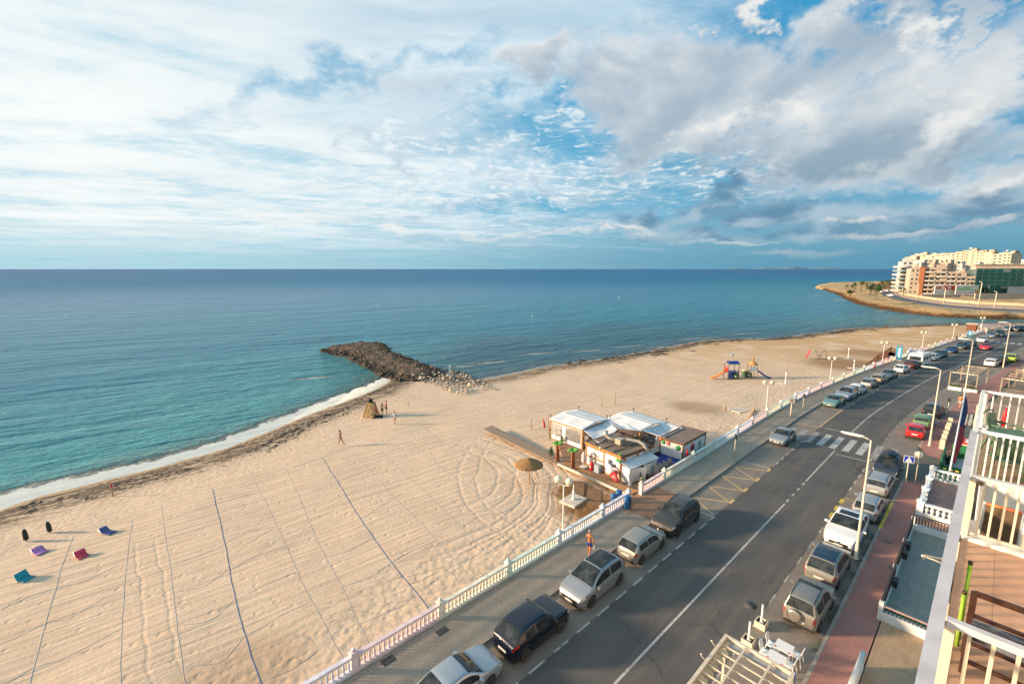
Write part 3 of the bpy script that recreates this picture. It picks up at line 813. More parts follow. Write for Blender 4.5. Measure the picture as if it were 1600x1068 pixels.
# dark asphalt patches and manholes
M_MH = pm('iron_cover', (.075, .07, .066), .6, .3, 9, .5, 40)
for (u, v) in ((607, 1031), (691, 985)):
    p = gp(u, v, .12); s, of = toR(p); mb = MB(); mb.box((0, 0, 0), (.62, .42, .012)); mb.box((0, 0, .004), (.5, .3, .012))
    o = mb.build('drain_cover', M_MH); o.location = (p.x, p.y, .128); o.rotation_euler = (0, 0, RA(s)); tag(o, 'dark square drain cover in the promenade by the %s balusters' % ('pale pink' if u == 607 else 'pink and cream'), 'drain cover', 'drain covers beside the balustrade')
for k, (u, v, lab) in enumerate(((1386, 846, 'small grey iron cover in the red pavement nearer the white car'), (1396, 888, 'small grey iron cover in the red pavement beside the dark railing'), (1447, 757, 'grey iron cover in the red pavement near the crossing sign'))):
    p = gp(u, v, .12); s, of = toR(p); mb = MB(); mb.box((0, 0, 0), (.5, .3, .012)); mb.box((0, 0, .004), (.4, .2, .012))
    o = mb.build('manhole_cover', pm('grey_cover', (.13, .11, .10), .6, .3, 9, .5, 40)); o.location = (p.x, p.y, .128); o.rotation_euler = (0, 0, RA(s)-1.57); tag(o, lab, 'manhole cover')
p = gp(1172, 945, 0); mb = MB(); mb.lathe((0, 0, 0), [(.33, -.02), (.33, .004), (.28, .004), (.28, .008), (.01, .008)], 20)
o = mb.build('manhole_cover', M_MH); o.location = (p.x, p.y, .004); tag(o, 'round manhole cover in the road left of the off-roader with spare wheel', 'manhole cover')
for (u, v) in ((948, 821), (932, 838), (1085, 738)):
    p = gp(u, v, .12); s, of = toR(p); mb = MB(); mb.box((0, 0, 0), (.85, .5, .008)); mb.box((0, 0, .005), (.76, .42, .004))
    o = mb.build('paving_patch', pm('pale_patch', (.36, .30, .25), .9, .2, 4)); o.location = (p.x, p.y, .126); o.rotation_euler = (0, 0, RA(s)-.7); tag(o, kind='structure')
# ------------------------------------------------------------------ balustrade
PASTEL = {'lilac': (.74, .69, .75), 'pink': (.80, .62, .61), 'cream': (.80, .75, .61), 'mint': (.70, .77, .68), 'white': (.74, .77, .78)}
PM_ = {k: pm('plaster_'+k, v, .8, .16, 2.2, .25, 18) for k, v in PASTEL.items()}
q = MB(); q.lathe((0, 0, 0), [(.058, 0), (.058, .05), (.036, .07), (.052, .15), (.068, .24), (.050, .34), (.030, .44), (.028, .50), (.048, .53), (.05, .58)], 8)
_bal = q.mesh('baluster'); _bal.materials.append(PM_['cream'])
q = MB(); q.b2(-.14, .14, -.14, .14, 0, .92); q.b2(-.19, .19, -.19, .19, .92, .99); q.b2(-.15, .15, -.15, .15, .99, 1.04); q.lathe((0, 0, 1.04), [(.06, 0), (.10, .06), (.08, .13), (.02, .16)], 8)
_bpost = q.mesh('post'); _bpost.materials.append(PM_['lilac'])
def balustrade(label, posts, cols, maxbal=285):
    t = thing('balustrade', label, 'balustrade', R(posts[0], OFF_BAL, 0)); o0 = t.location.copy()
    cnt = 0; st = MB(); sc = []
    for s_, c in zip(posts, cols+[cols[-1]]):
        o = inst('post', _bpost, t, R(s_, OFF_BAL, .10)-o0, RA(s_)); remat(o, PM_[c])
        if c != cols[0]: o['label'] = 'pastel %s post' % c
    for i, c in enumerate(cols):
        a, b = posts[i], posts[i+1]
        for nm, z0, z1, w in (('base_rail', .06, .27, .13), ('top_rail', .86, .97, .115)):
            mb = MB(); mb.M = Matrix.Translation(-o0); kerb(mb, a+.14, b-.14, OFF_BAL-w, OFF_BAL+w, z0, z1)
            o = mb.build(nm, PM_[c], t); o['label'] = 'pale %s rail' % c
        n = max(2, int(round((b-a)/.245))-1)
        for k in range(1, n+1):
            s_ = a+(b-a)*k/(n+1)
            if cnt < maxbal:
                o = inst('baluster', _bal, t, R(s_, OFF_BAL, .27)-o0); remat(o, PM_[c]); cnt += 1
            else:
                if c not in sc: sc.append(c)
                st.M = Matrix.Translation(R(s_, OFF_BAL, .27)-o0)
                st.lathe((0, 0, 0), [(.055, 0), (.04, .07), (.066, .24), (.03, .45), (.05, .59)], 5, mi=sc.index(c))
    if st.v:
        o = st.build('balusters_far', [PM_[c] for c in sc], t, fix=False); tag(o, kind='stuff')
    return t
sp = [toR(gp(u, v, .1))[0] for u, v in ((697, 973), (797, 902), (880, 855), (945, 811))]
g0 = toR(gp(987, 787, .1))[0]; g1 = toR(gp(1009, 775, .1))[0]
step_ = (sp[2]-sp[0])/2
near_posts = [sp[0]-step_*4, sp[0]-step_*3, sp[0]-step_*2, sp[0]-step_]+sp+[g0]
balustrade('near pastel balustrade beside the parked cars, ending at the entrance gap', near_posts, ['mint', 'white', 'lilac', 'pink', 'cream', 'mint', 'white', 'lilac'])
fp = [g1]+[toR(gp(u, v, .1))[0] for u, v in ((1040, 751), (1080, 721), (1112, 701), (1145, 678), (1170, 664), (1194, 650), (1215, 637), (1237, 625))]
while fp[-1] < 196: fp.append(fp[-1]+4.9)
seq = ['pink', 'cream', 'mint', 'white', 'lilac', 'pink', 'cream', 'mint', 'lilac', 'pink', 'pink', 'cream', 'cream', 'mint', 'white', 'lilac']
balustrade('long pastel balustrade from the entrance gap past the beach bar', fp, [seq[i % len(seq)] for i in range(len(fp)-1)])

# ------------------------------------------------------------------ lamps
M_WHITE = pm('white_enamel', (.80, .78, .72), .45, .08, 3)
M_GLOBE = pm('frosted_globe', (.74, .66, .48), .35, .06, 4)
M_GALV = pm('cream_galvanised', (.60, .52, .40), .5, .15, 2)
def make_globe_lamp():
    t = thing('globe_lamp', 'x', 'street lamp')
    mb = MB(); mb.lathe((0, 0, 0), [(.13, 0), (.13, .12), (.075, .18), (.06, .9), (.045, 1.0), (.038, 4.1)], 10); mb.build('pole', M_WHITE, t)
    for sgn in (-1, 1):
        mb = MB(); mb.tube([(0, 0, 3.95), (sgn*.16, 0, 4.12), (sgn*.36, 0, 4.10), (sgn*.40, 0, 4.16)], .022, 6); a = mb.build('arm', M_WHITE, t)
        mb = MB(); mb.lathe((sgn*.40, 0, 4.16), [(.09, 0), (.10, .04), (.20, .10), (.265, .22), (.27, .32), (.22, .44), (.12, .51), (.03, .53)], 14); mb.build('globe', M_GLOBE, a)
    return t
GL = make_globe_lamp()
gl = [(879, 838, 'globe lamp standing behind the mint balusters, nearest the camera'), (1193, 646, 'globe lamp behind the balustrade just beyond the beach bar'), (1286, 597, 'globe lamp between the climbing frame and the balustrade'),
      (1373, 567, 'globe lamp at the brown wooden ramp rail'), (1437, 547, 'globe lamp beyond the white caravan'), (1488, 532, 'globe lamp near the far blue totem'), (1527, 518, 'globe lamp nearest the far end of the balustrade')]
for i, (u, v, lb) in enumerate(gl):
    s, _ = toR(gp(u, v, .1)); p = R(s, OFF_BAL+.45, -.2); rz = RA(s)+(-1.25 if i == 0 else -1.0)
    if i == 0: GL.location = p; GL.rotation_euler = (0, 0, rz); GL['label'] = lb; GL['group'] = 'globe lamps along the beach wall'
    else: copy_tree(GL, p, rz, lb, 'globe lamps along the beach wall')
def street_lamp(u, v, hh, lb, head=1.45, w=.085):
    p = gp(u, v, .1)
    s, _ = toR(p); t = thing('street_lamp', lb, 'street lamp', (p.x, p.y, .1), RA(s)+math.pi/2, 'tall road lamps on the right pavement')
    mb = MB(); mb.lathe((0, 0, 0), [(w*1.9, 0), (w*1.9, .04), (w*1.2, .06), (w*1.15, 1.0), (w, 1.2), (w*.62, hh)], 10); mb.build('pole', M_GALV, t)
    mb = MB(); mb.tube([(0, 0, hh-.05), (.25, 0, hh+.08), (.45, 0, hh+.1)], .045, 8); a = mb.build('arm', M_GALV, t)
    mb = MB(); n = 10
    prof = [(.30, .06, .05), (.45, .12, .07), (.9, .15, .08), (head, .11, .06), (head+.1, .05, .03)]
    vs = []; fs = []
    for X, wy, hz in prof:
        for k in range(n):
            an = 2*math.pi*k/n; vs.append((X, wy*math.cos(an), hh+.13+hz*math.sin(an)*(1. if math.sin(an) > 0 else .7)))
    for i in range(len(prof)-1):
        for k in range(n): fs.append((i*n+k, i*n+(k+1) % n, (i+1)*n+(k+1) % n, (i+1)*n+k))
    fs += [tuple(range(n)), tuple((len(prof)-1)*n+k for k in range(n))]
    mb.add(vs, fs, 0, True); hd = mb.build('lamp_head', M_WHITE, t)
    mb = MB(); mb.b2(.5, head-.1, -.1, .1, hh+.06, hh+.075); mb.build('lens', M_GLOBE, hd)
    return t
street_lamp(1337, 872, 7.9, 'tall street lamp standing in front of the white car with a sunroof')
street_lamp(1452, 696, 8.1, 'tall street lamp beside the red and green parked cars')
street_lamp(1505, 628, 8.6, 'tall street lamp at the corner of the dark framed pergolas')
street_lamp(1567, 574, 8.3, 'tall street lamp beside the lime green car')

# ------------------------------------------------------------------ cars
def interp(kp, x):
    """monotone cubic through key points"""
    xs = [k[0] for k in kp]; ys = [k[1] for k in kp]; n = len(kp)
    if x <= xs[0]: return ys[0]
    if x >= xs[-1]: return ys[-1]
    d = [(ys[i+1]-ys[i])/(xs[i+1]-xs[i]) for i in range(n-1)]
    m = [d[0]]+[0 if d[i-1]*d[i] <= 0 else 2*d[i-1]*d[i]/(d[i-1]+d[i]) for i in range(1, n-1)]+[d[-1]]
    i = max(j for j in range(n-1) if xs[j] <= x); h = xs[i+1]-xs[i]; t = (x-xs[i])/h
    return (2*t**3-3*t*t+1)*ys[i]+(t**3-2*t*t+t)*h*m[i]+(-2*t**3+3*t*t)*ys[i+1]+(t**3-t*t)*h*m[i+1]
M_GLASS = pm('car_glass', (.008, .013, .016), .07, spec=.32, col2=(.045, .052, .054), vs=1.9)  # paler mottling in the colour stands in for seats and cloudy reflections
M_TYRE = pm('tyre_rubber', (.022, .021, .02), .85)
M_RIM = pm('alloy', (.50, .48, .45), .3, metal=.85)
M_TRIM = pm('black_trim', (.022, .022, .023), .5)
M_HL = pm('headlight_glass', (.62, .62, .60), .12, metal=.25, coat=.8)
M_TL = pm('tail_light', (.42, .012, .010), .15, coat=.9)
M_AMB = pm('amber_light', (.7, .25, .03), .2, coat=.6)
M_PLATE = pm('number_plate', (.62, .61, .57), .5)
M_CHROME = pm('chrome', (.7, .69, .66), .15, metal=1.)
_paint = {}
def paint(name, col, metal=.6, rough=.34):
    if name not in _paint: _paint[name] = pm('paint_'+name, col, rough, .05, 1.5, metal=metal, coat=.7)
    return _paint[name]
q = MB(); q.lathe((0, 0, 0), [(.20, -.09), (.30, -.10), (.322, -.07), (.325, 0), (.322, .07), (.30, .10), (.20, .09)], 22, axis='Y'); _tyre = q.mesh('tyre'); _tyre.materials.append(M_TYRE)
def rim_mesh(ns, name):
    q = MB(); q.lathe((0, 0, 0), [(.225, -.085), (.225, .088), (.205, .094), (.198, .06)], 20, axis='Y')
    q.lathe((0, .055, 0), [(.05, 0), (.05, .03), (.02, .035)], 8, axis='Y')
    for k in range(ns):
        a = 2*math.pi*k/ns; c, s = math.cos(a), math.sin(a)
        q.add([(c*.03-s*.035, .075, s*.03+c*.035), (c*.03+s*.035, .075, s*.03-c*.035), (c*.205+s*.025, .09, s*.205-c*.025), (c*.205-s*.025, .09, s*.205+c*.025),
               (c*.03-s*.035, .04, s*.03+c*.035), (c*.03+s*.035, .04, s*.03-c*.035), (c*.205+s*.025, .05, s*.205-c*.025), (c*.205-s*.025, .05, s*.205+c*.025)], [(0, 1, 2, 3), (4, 7, 6, 5), (0, 3, 7, 4), (1, 5, 6, 2)])
    me = q.mesh(name); me.materials.append(M_RIM)
    q2 = None; return me
_rim5 = rim_mesh(5, 'rim'); _rim10 = rim_mesh(9, 'rim')
q = MB(); q.lathe((0, 0, 0), [(.215, .02), (.215, .035), (.02, .04)], 16, axis='Y'); _disc = q.mesh('spoke_shade_disc'); _disc.materials.append(M_TRIM)  # black disc stands in for the shade behind the wheel spokes
TYPES = {
 # L, W, roof silhouette (fraction from the rear, height), belt, wheel positions from the rear/front overhang, wheel radius scale, window range
 'hatch': dict(L=3.95, W=1.66, top=[(0, .62), (.012, .86), (.03, .98), (.085, 1.28), (.15, 1.41), (.30, 1.465), (.52, 1.45), (.60, 1.36), (.745, 1.0), (.80, .95), (.92, .84), (.975, .70), (1, .52)], belt=[(0, .93), (.2, .94), (.72, .90), (1, .8)], wb=(.175, .80), wr=.93, ws=(.545, .745), rw=(.03, .115), sw=(.13, .355, .375, .665)),
 'mpv': dict(L=4.36, W=1.84, top=[(0, .66), (.012, .92), (.035, 1.05), (.09, 1.40), (.15, 1.58), (.32, 1.65), (.50, 1.62), (.60, 1.50), (.775, 1.07), (.83, 1.0), (.93, .88), (.98, .74), (1, .55)], belt=[(0, 1.02), (.2, 1.02), (.74, .95), (1, .85)], wb=(.18, .79), wr=1.02, ws=(.53, .775), rw=(.035, .12), sw=(.13, .37, .39, .70)),
 'suv': dict(L=4.5, W=1.86, top=[(0, .72), (.012, .95), (.035, 1.08), (.10, 1.44), (.17, 1.60), (.32, 1.67), (.52, 1.64), (.60, 1.53), (.73, 1.13), (.79, 1.08), (.92, 1.0), (.975, .86), (1, .62)], belt=[(0, 1.05), (.2, 1.06), (.70, 1.0), (1, .95)], wb=(.185, .80), wr=1.10, ws=(.535, .73), rw=(.035, .13), sw=(.14, .35, .37, .66)),
 'crossover': dict(L=4.13, W=1.77, top=[(0, .75), (.012, .98), (.05, 1.10), (.12, 1.38), (.20, 1.50), (.34, 1.565), (.52, 1.55), (.60, 1.45), (.72, 1.10), (.78, 1.08), (.90, 1.02), (.965, .90), (1, .62)], belt=[(0, 1.10), (.2, 1.08), (.70, 1.0), (1, .95)], wb=(.19, .80), wr=1.06, ws=(.545, .72), rw=(.05, .16), sw=(.20, .35, .37, .66)),
 'sedan': dict(L=4.45, W=1.70, top=[(0, .62), (.01, .86), (.03, .95), (.16, .99), (.20, 1.03), (.30, 1.33), (.37, 1.40), (.48, 1.415), (.57, 1.36), (.74, .97), (.79, .92), (.93, .80), (.98, .68), (1, .50)], belt=[(0, .92), (.2, .90), (.72, .86), (1, .8)], wb=(.19, .795), wr=.94, ws=(.55, .735), rw=(.19, .31), sw=(.27, .42, .44, .665)),
 'wagon': dict(L=4.6, W=1.76, top=[(0, .62), (.01, .90), (.03, 1.0), (.07, 1.26), (.12, 1.40), (.30, 1.46), (.50, 1.455), (.58, 1.38), (.735, .99), (.79, .94), (.93, .82), (.98, .70), (1, .50)], belt=[(0, .95), (.2, .94), (.72, .90), (1, .8)], wb=(.20, .80), wr=.98, ws=(.545, .735), rw=(.03, .09), sw=(.09, .36, .38, .665)),
 'rover': dict(L=3.85, W=1.74, top=[(0, .72), (.01, 1.0), (.03, 1.10), (.05, 1.45), (.085, 1.62), (.28, 1.69), (.50, 1.66), (.575, 1.56), (.70, 1.12), (.75, 1.05), (.93, .96), (.98, .82), (1, .62)], belt=[(0, 1.05), (.2, 1.05), (.70, .98), (1, .95)], wb=(.185, .80), wr=1.08, ws=(.52, .705), rw=(.027, .07), sw=(.09, .33, .36, .64)),
 'coupe_suv': dict(L=4.75, W=1.95, top=[(0, .80), (.012, 1.0), (.04, 1.12), (.12, 1.30), (.22, 1.50), (.36, 1.60), (.50, 1.585), (.58, 1.50), (.72, 1.12), (.77, 1.07), (.92, .98), (.975, .84), (1, .60)], belt=[(0, 1.08), (.2, 1.06), (.70, 1.0), (1, .93)], wb=(.19, .80), wr=1.14, ws=(.515, .72), rw=(.05, .20), sw=(.21, .36, .38, .65)),
}
_cm = {}
def car_meshes(ty):
    if ty in _cm: return _cm[ty]
    T = TYPES[ty]; L, W = T['L'], T['W']; r = .325*T['wr']; xw = [(f-.5)*L for f in T['wb']]
    fr = sorted(set([0, .006, .015, .03]+[i/44 for i in range(2, 43)]+[.97, .985, .994, 1]+[(x+s*(r+.055)*k)/L+.5 for x in xw for s in (-1, 1) for k in (1.0, .93, .75, .5)]))
    def hw(f): return W/2*(1-.20*abs(2*f-1)**9-.05*abs(2*f-1)**3)
    def zl(f):
        x = (f-.5)*L; z = .24+.10*max(0, abs(2*f-1)-.93)/.07
        for c in xw:
            d = abs(x-c); RR = r+.055
            if d < RR: z = max(z, r+math.sqrt(RR*RR-d*d))
        return z
    def pts(f):
        x = (f-.5)*L; w = hw(f); zt = interp(T['top'], f); zb = min(interp(T['belt'], f), zt-.03); a = zl(f)
        gh = max(0, zt-zb-.03); wt = w*.955-gh*.34; e = min(1., gh/.25)
        return [(x, w*.93, a), (x, w*.985, max(a+.012, min(.46, zb-.2))), (x, w*1.0, max(a+.03, min(.66, zb-.12))), (x, w*.988, max(zb-.07, a+.04)), (x, w*.955, zb),
                (x, wt+.005, zt-.07*e), (x, wt-.035, zt-.022*e), (x, wt-.11, zt-.004), (x, wt*.5, zt+.012), (x, 0, zt+.018)]
    def surf(f, k, off=0.):
        def P(f, k):
            q = pts(f); i = min(int(k), 8); t = k-i
            return Vector(q[i]).lerp(Vector(q[i+1]), t)
        p = P(f, k)
        if off:
            n = (P(min(f+.004, 1), k)-P(max(f-.004, 0), k)).cross(P(f, min(k+.2, 9))-P(f, max(k-.2, 0)))
            if n.length > 0:
                n.normalize(); n = -n if n.y < 0 or (abs(n.y) < 1e-4 and n.z < 0) else n
                if n.z < -.3: n = -n
                p = p+n*off
        return p
    # body
    mb = MB(); vs = []; fs = []
    for f in fr:
        h = pts(f); row = h+[(x, -y, z) for x, y, z in h[-2::-1]]; vs += row
    m = 19
    for i in range(len(fr)-1):
        for k in range(m-1): fs.append((i*m+k, i*m+k+1, (i+1)*m+k+1, (i+1)*m+k))
    fs.append(tuple(range(m))); fs.append(tuple((len(fr)-1)*m+k for k in range(m-1, -1, -1)))
    mb.add(vs, fs, 0, True); body = mb
    out = {'body': body}
    ub = MB(); ub.b2(-L/2+.12, L/2-.12, -W/2+.17, W/2-.17, .17, .62); out['chassis'] = ub
    # lower black bumpers and sills
    tr = MB()
    tr.b2(L/2-.10, L/2+.012, -W*.36, W*.36, .27, .40); out[('bumper_trim', 'f', 0)] = tr
    tr = MB(); tr.b2(-L/2-.012, -L/2+.10, -W*.36, W*.36, .27, .40); out[('bumper_trim', 'r', 0)] = tr
    def patch(f0, f1, k0, k1, nf=6, nk=3, off=.006, mirror=False, both=False, taper=None):
        q = MB()
        for sg in ((1, -1) if both else ((-1,) if mirror else (1,))):
            def fn(a, b):
                f = f0+(f1-f0)*a; k = k0+(k1-k0)*b; p = surf(f, k, off); return (p.x, p.y*sg, p.z)
            q.grid(fn, nf, nk)
        return q
    def across(f0, f1, k0=6.6, nf=6):
        """patch over the top from one side to the other"""
        q = MB(); ks = [k0+(9-k0)*i/4 for i in range(5)]
        def fn(a, b):
            f = f0+(f1-f0)*a; j = b*8; i = int(round(j)); k = ks[i] if i <= 4 else ks[8-i]; p = surf(f, k); 
            d = surf(min(f+.01, 1), 9)-surf(max(f-.01, 0), 9); n = Vector((-d.z, 0, d.x)).normalized()
            p = p+n*.008
            return (p.x, p.y if i <= 4 else -p.y, p.z)
        return q.grid(fn, nf, 8)
    w0, w1 = T['ws']; out['windscreen'] = across(w0+.012, w1-.012, 6.35)
    r0, r1 = T['rw']; out['rear_window'] = across(r0, r1, 6.45)
    a, b_, c, d = T['sw']
    for sg in (1, -1):
        out[('window', 'r', sg)] = patch(a, b_, 4.12, 4.86, 6, 2, mirror=sg < 0); out[('window', 'f', sg)] = patch(c, d, 4.12, 4.86, 6, 2, mirror=sg < 0)
        out[('headlight', 0, sg)] = patch(.915, .985, 2.6, 3.9, 4, 3, .008, mirror=sg < 0)
        if ty in ('suv', 'coupe_suv', 'crossover'): tl = (.008, .085, 2.9, 3.95)
        elif ty == 'sedan': tl = (.006, .05, 2.3, 3.9)
        elif ty == 'rover': tl = (.004, .022, 2.2, 3.9)
        else: tl = (.008, .05, 2.6, 4.4)
        out[('tail_light', 0, sg)] = patch(*tl, 4, 3, .009, mirror=sg < 0)
        q = MB(); mx = (d-.5)*L-.02; yy = surf(d-.01, 4).y
        q.box((mx, sg*(yy+.13), surf(d, 4).z+.06), (.13, .20, .13)); q.box((mx, sg*(yy+.02), surf(d, 4).z+.02), (.05, .1, .04)); out[('mirror', 0, sg)] = q
        for f_ in ((b_-.03), (c+.10)):
            p = surf(f_, 3.2, .01); q = MB(); q.box((p.x, sg*(p.y+.005), p.z), (.17, .03, .03)); out[('door_handle', f_, sg)] = q
    g = MB(); zt = interp(T['top'], .99)
    g.b2(L/2-.06, L/2+.014, -W*.27, W*.27, .44, min(.62, zt-.06)); out['grille'] = g
    q = MB(); q.b2(L/2+.0, L/2+.022, -.26, .26, .40, .50); out[('number_plate', 'f', 0)] = q
    q = MB(); zp = .52 if ty not in ('hatch', 'mpv', 'suv') else .60
    q.b2(-L/2-.022, -L/2+.0, -.26, .26, zp, zp+.11); out[('number_plate', 'r', 0)] = q
    q = MB(); q.M = Matrix.Translation((L/2+.014, 0, min(.66, zt-.05))); q.lathe((0, 0, 0), [(.055, 0), (.055, .012), (.02, .016)], 10, axis='X'); out['emblem'] = q
    sides = []
    # dark door gaps, 12 mm wide, slightly proud of the sheet metal edge
    for f_ in (a+.02, (b_+c)/2, d-.02):
        sides.append(f_)
    q = MB()
    for f_ in sides:
        for sg in (1, -1):
            if any(abs((f_-.5)*L-x) < r+.1 for x in xw): lo = 3.0
            else: lo = .6
            def fn(u_, v_, f_=f_, sg=sg, lo=lo):
                p = surf(f_+(u_-.5)*.0032, lo+(4.0-lo)*v_, .002); return (p.x, p.y*sg, p.z)
            q.grid(fn, 1, 5)
    for sg in (1, -1):
        def fn(u_, v_, sg=sg):
            p = surf(w1+.005+u_*.0035, 5.+4*v_, .003); return (p.x, p.y*sg, p.z+.004)
        q.grid(fn, 1, 4)
    out['panel_gap'] = q
    mats = {'body': paint('silver', (.36, .36, .36)), 'chassis': M_TRIM, 'bumper_trim': M_TRIM, 'windscreen': M_GLASS, 'rear_window': M_GLASS, 'window': M_GLASS, 'headlight': M_HL, 'tail_light': M_TL, 'mirror': M_TRIM,
            'door_handle': M_TRIM, 'grille': M_TRIM, 'number_plate': M_PLATE, 'emblem': M_CHROME, 'panel_gap': M_TRIM}
    res = []
    for k, q in out.items():
        nm = k if isinstance(k, str) else k[0]; me = q.mesh(nm)
        bm = bmesh.new(); bm.from_mesh(me); bmesh.ops.recalc_face_normals(bm, faces=bm.faces); bm.to_mesh(me); bm.free()
        me.materials.append(mats[nm]); res.append((nm, k, me))
    _cm[ty] = (T, surf, xw, r, res, {}); return _cm[ty]
def car(ty, pt, loc, rz, label, small=False, group=None, extras=None, trim_body=False, rim=None, cat='car', name='parked_car', scale=(1, 1, 1)):
    T, surf, xw, r, res, cache = car_meshes(ty)
    t = thing(name, label, cat, loc, rz, group); t.scale = scale; body = None; win = []
    for nm, k, me in res:
        if small and nm in ('door_handle', 'emblem', 'panel_gap', 'bumper_trim'): continue
        o = inst(nm, me, t)
        if nm == 'body': remat(o, pt)
        if nm == 'mirror': remat(o, pt if not trim_body else M_TRIM)
        if nm == 'door_handle' and not trim_body: remat(o, pt)
    for x in xw:
        for sg in (1, -1):
            w = inst('wheel', _tyre, t, (x, sg*(T['W']/2-.13), r), 0 if sg > 0 else math.pi, (r/.325, 1.05, r/.325))
            inst('rim', rim or _rim5, w)
            if not small: inst('spoke_shade', _disc, w)
    if extras: extras(t, T, surf)
    return t
def rails(t, T, surf, f0=.12, f1=.58, m=None):
    for sg in (1, -1):
        q = MB(); L = T['L']
        pts = [surf(f0+(f1-f0)*i/6, 6.8) for i in range(7)]
        q.tube([(p.x, sg*(p.y+.01), p.z+(.035 if 0 < i < 6 else .0)) for i, p in enumerate(pts)], .018, 6); q.build('roof_rail', m or M_CHROME, t)
def roof_panel(t, T, surf, f0, f1, name='sunroof', m=None, k0=7.0):
    q = MB()
    def fn(a, b):
        f = f0+(f1-f0)*a; j = b*8; k = k0+(9-k0)*(j if j <= 4 else 8-j)/4; p = surf(f, k); return (p.x, p.y*(1 if j <= 4 else -1), p.z+.007)
    q.grid(fn, 5, 8); q.build(name, m or M_GLASS, t)
def spare(pt):
    def f(t, T, surf):
        q = MB(); q.lathe((-T['L']/2-.20, .18, .80), [(.05, 0), (.24, .0), (.325, .04), (.335, .12), (.32, .2), (.2, .22)], 20, axis='X'); q.build('spare_wheel_cover', pt, t)
        rails(t, T, surf, .08, .5, M_TRIM); roof_panel(t, T, surf, .43, .54)
    return f
def carpos(u1, v1, u2, v2, off):
    """between two wheel contact points seen in the photograph"""
    s = (toR(gp(u1, v1))[0]+toR(gp(u2, v2))[0])/2; return R(s, off), RA(s), s
PT = dict(silver=paint('silver', (.36, .36, .36)), navy=paint('navy', (.003, .005, .016), .2, .25), bronze=paint('bronze', (.075, .062, .052), .6, .3), white=paint('white', (.78, .77, .74), 0., .3),
          champagne=paint('champagne', (.30, .27, .225), .5), teal=paint('teal', (.17, .30, .27), .4), grey=paint('grey', (.20, .21, .22)), beige=paint('beige', (.40, .33, .24), .4), black=paint('black', (.012, .012, .014), .2, .25),
          dgrey=paint('dark_grey', (.055, .06, .072), .5), red=paint('red', (.62, .010, .012), .1, .28), green=paint('green', (.14, .27, .12), .3), blue=paint('blue', (.02, .05, .17), .4), dteal=paint('dark_teal', (.03, .07, .08), .4),
          lime=paint('lime', (.38, .55, .06), .1), lsilver=paint('light_silver', (.36, .40, .44), .5, .3), wine=paint('wine', (.10, .012, .014), .3, .3))
GLF = 'cars parked along the beach side kerb'; GRT = 'cars parked along the red pavement'
OL, OR_ = 4.42, -4.62
def fwd(a): return a
def bwd(a): return a+math.pi
# beach side, nearest first
p, a, s = carpos(761, 1066, 761, 1066, OL)
car('sedan', PT['lsilver'], R(s-1.38, OL), RA(s), 'light silver saloon cut off by the bottom edge of the photo', group=GLF)
p, a, s = carpos(816, 1026, 870, 981, OL-.05)
car('crossover', PT['navy'], p, a, 'dark navy crossover with red tail lights parked behind the silver people carrier', group=GLF, rim=_rim10, trim_body=True)
p, a, s = carpos(919, 939, 959, 915, OL)
car('mpv', PT['silver'], p, a+math.pi, 'silver people carrier with black glass roof, next to the walking man', group=GLF, extras=lambda t, T, sf: roof_panel(t, T, sf, .17, .52, 'glass_roof', None, 6.7))
p, a, s = carpos(992, 875, 1026, 852, OL)
car('hatch', paint('warm_silver', (.34, .315, .275), .5), p, a, 'small silver three door hatchback with red tail lights, beyond the walking man', group=GLF)
p, a, s = carpos(1051, 834, 1081, 811, OL+.02)
car('suv', PT['bronze'], p, a+math.pi, 'dark bronze off-roader facing the camera at the beach entrance', group=GLF, rim=_rim10, extras=lambda t, T, sf: rails(t, T, sf, m=M_TRIM))
p, a, s = carpos(1220, 694.5, 1232, 685.5, OFF_KL-1.15)
car('sedan', PT['silver'], p, a+math.pi, 'silver saloon standing alone just before the zebra crossing', group=GLF, scale=(.95, .98, 1))
row = [('sedan', 'teal', (1293, 634, 1303, 629), 1, 'teal green saloon first in the row beyond the zebra crossing', None),
       ('suv', 'lsilver', (1309.5, 625, 1322, 617), 1, 'pale silver off-roader with roof rails behind the teal saloon', 'r'),
       ('hatch', 'white', (1332, 616, 1341, 610), 0, 'white small car with dark glass, third from the zebra crossing', None),
       ('hatch', 'silver', (1351, 606, 1359, 601), 0, 'silver hatchback between the small white car and the beige estate', None),
       ('wagon', 'beige', (1366, 598, 1377, 594), 0, 'beige estate car parked behind the silver hatchback', None),
       ('sedan', 'grey', (1384, 592, 1392, 588), 1, 'grey saloon facing the camera between the beige estate and the white hatchback', None),
       ('hatch', 'white', (1401, 583, 1411, 579), 0, 'white hatchback parked two cars before the white caravan', None),
       ('suv', 'wine', (1419, 576.5, 1427, 572.5), 0, 'dark wine red car right behind the white caravan', None)]
for ty, c, w, back, lb, ex in row:
    p, a, s = carpos(*w, OL); car(ty, PT[c], p, a+(math.pi if back else 0), lb, small=True, group=GLF, extras=(lambda t, T, sf: rails(t, T, sf)) if ex else None)
s_wine = s
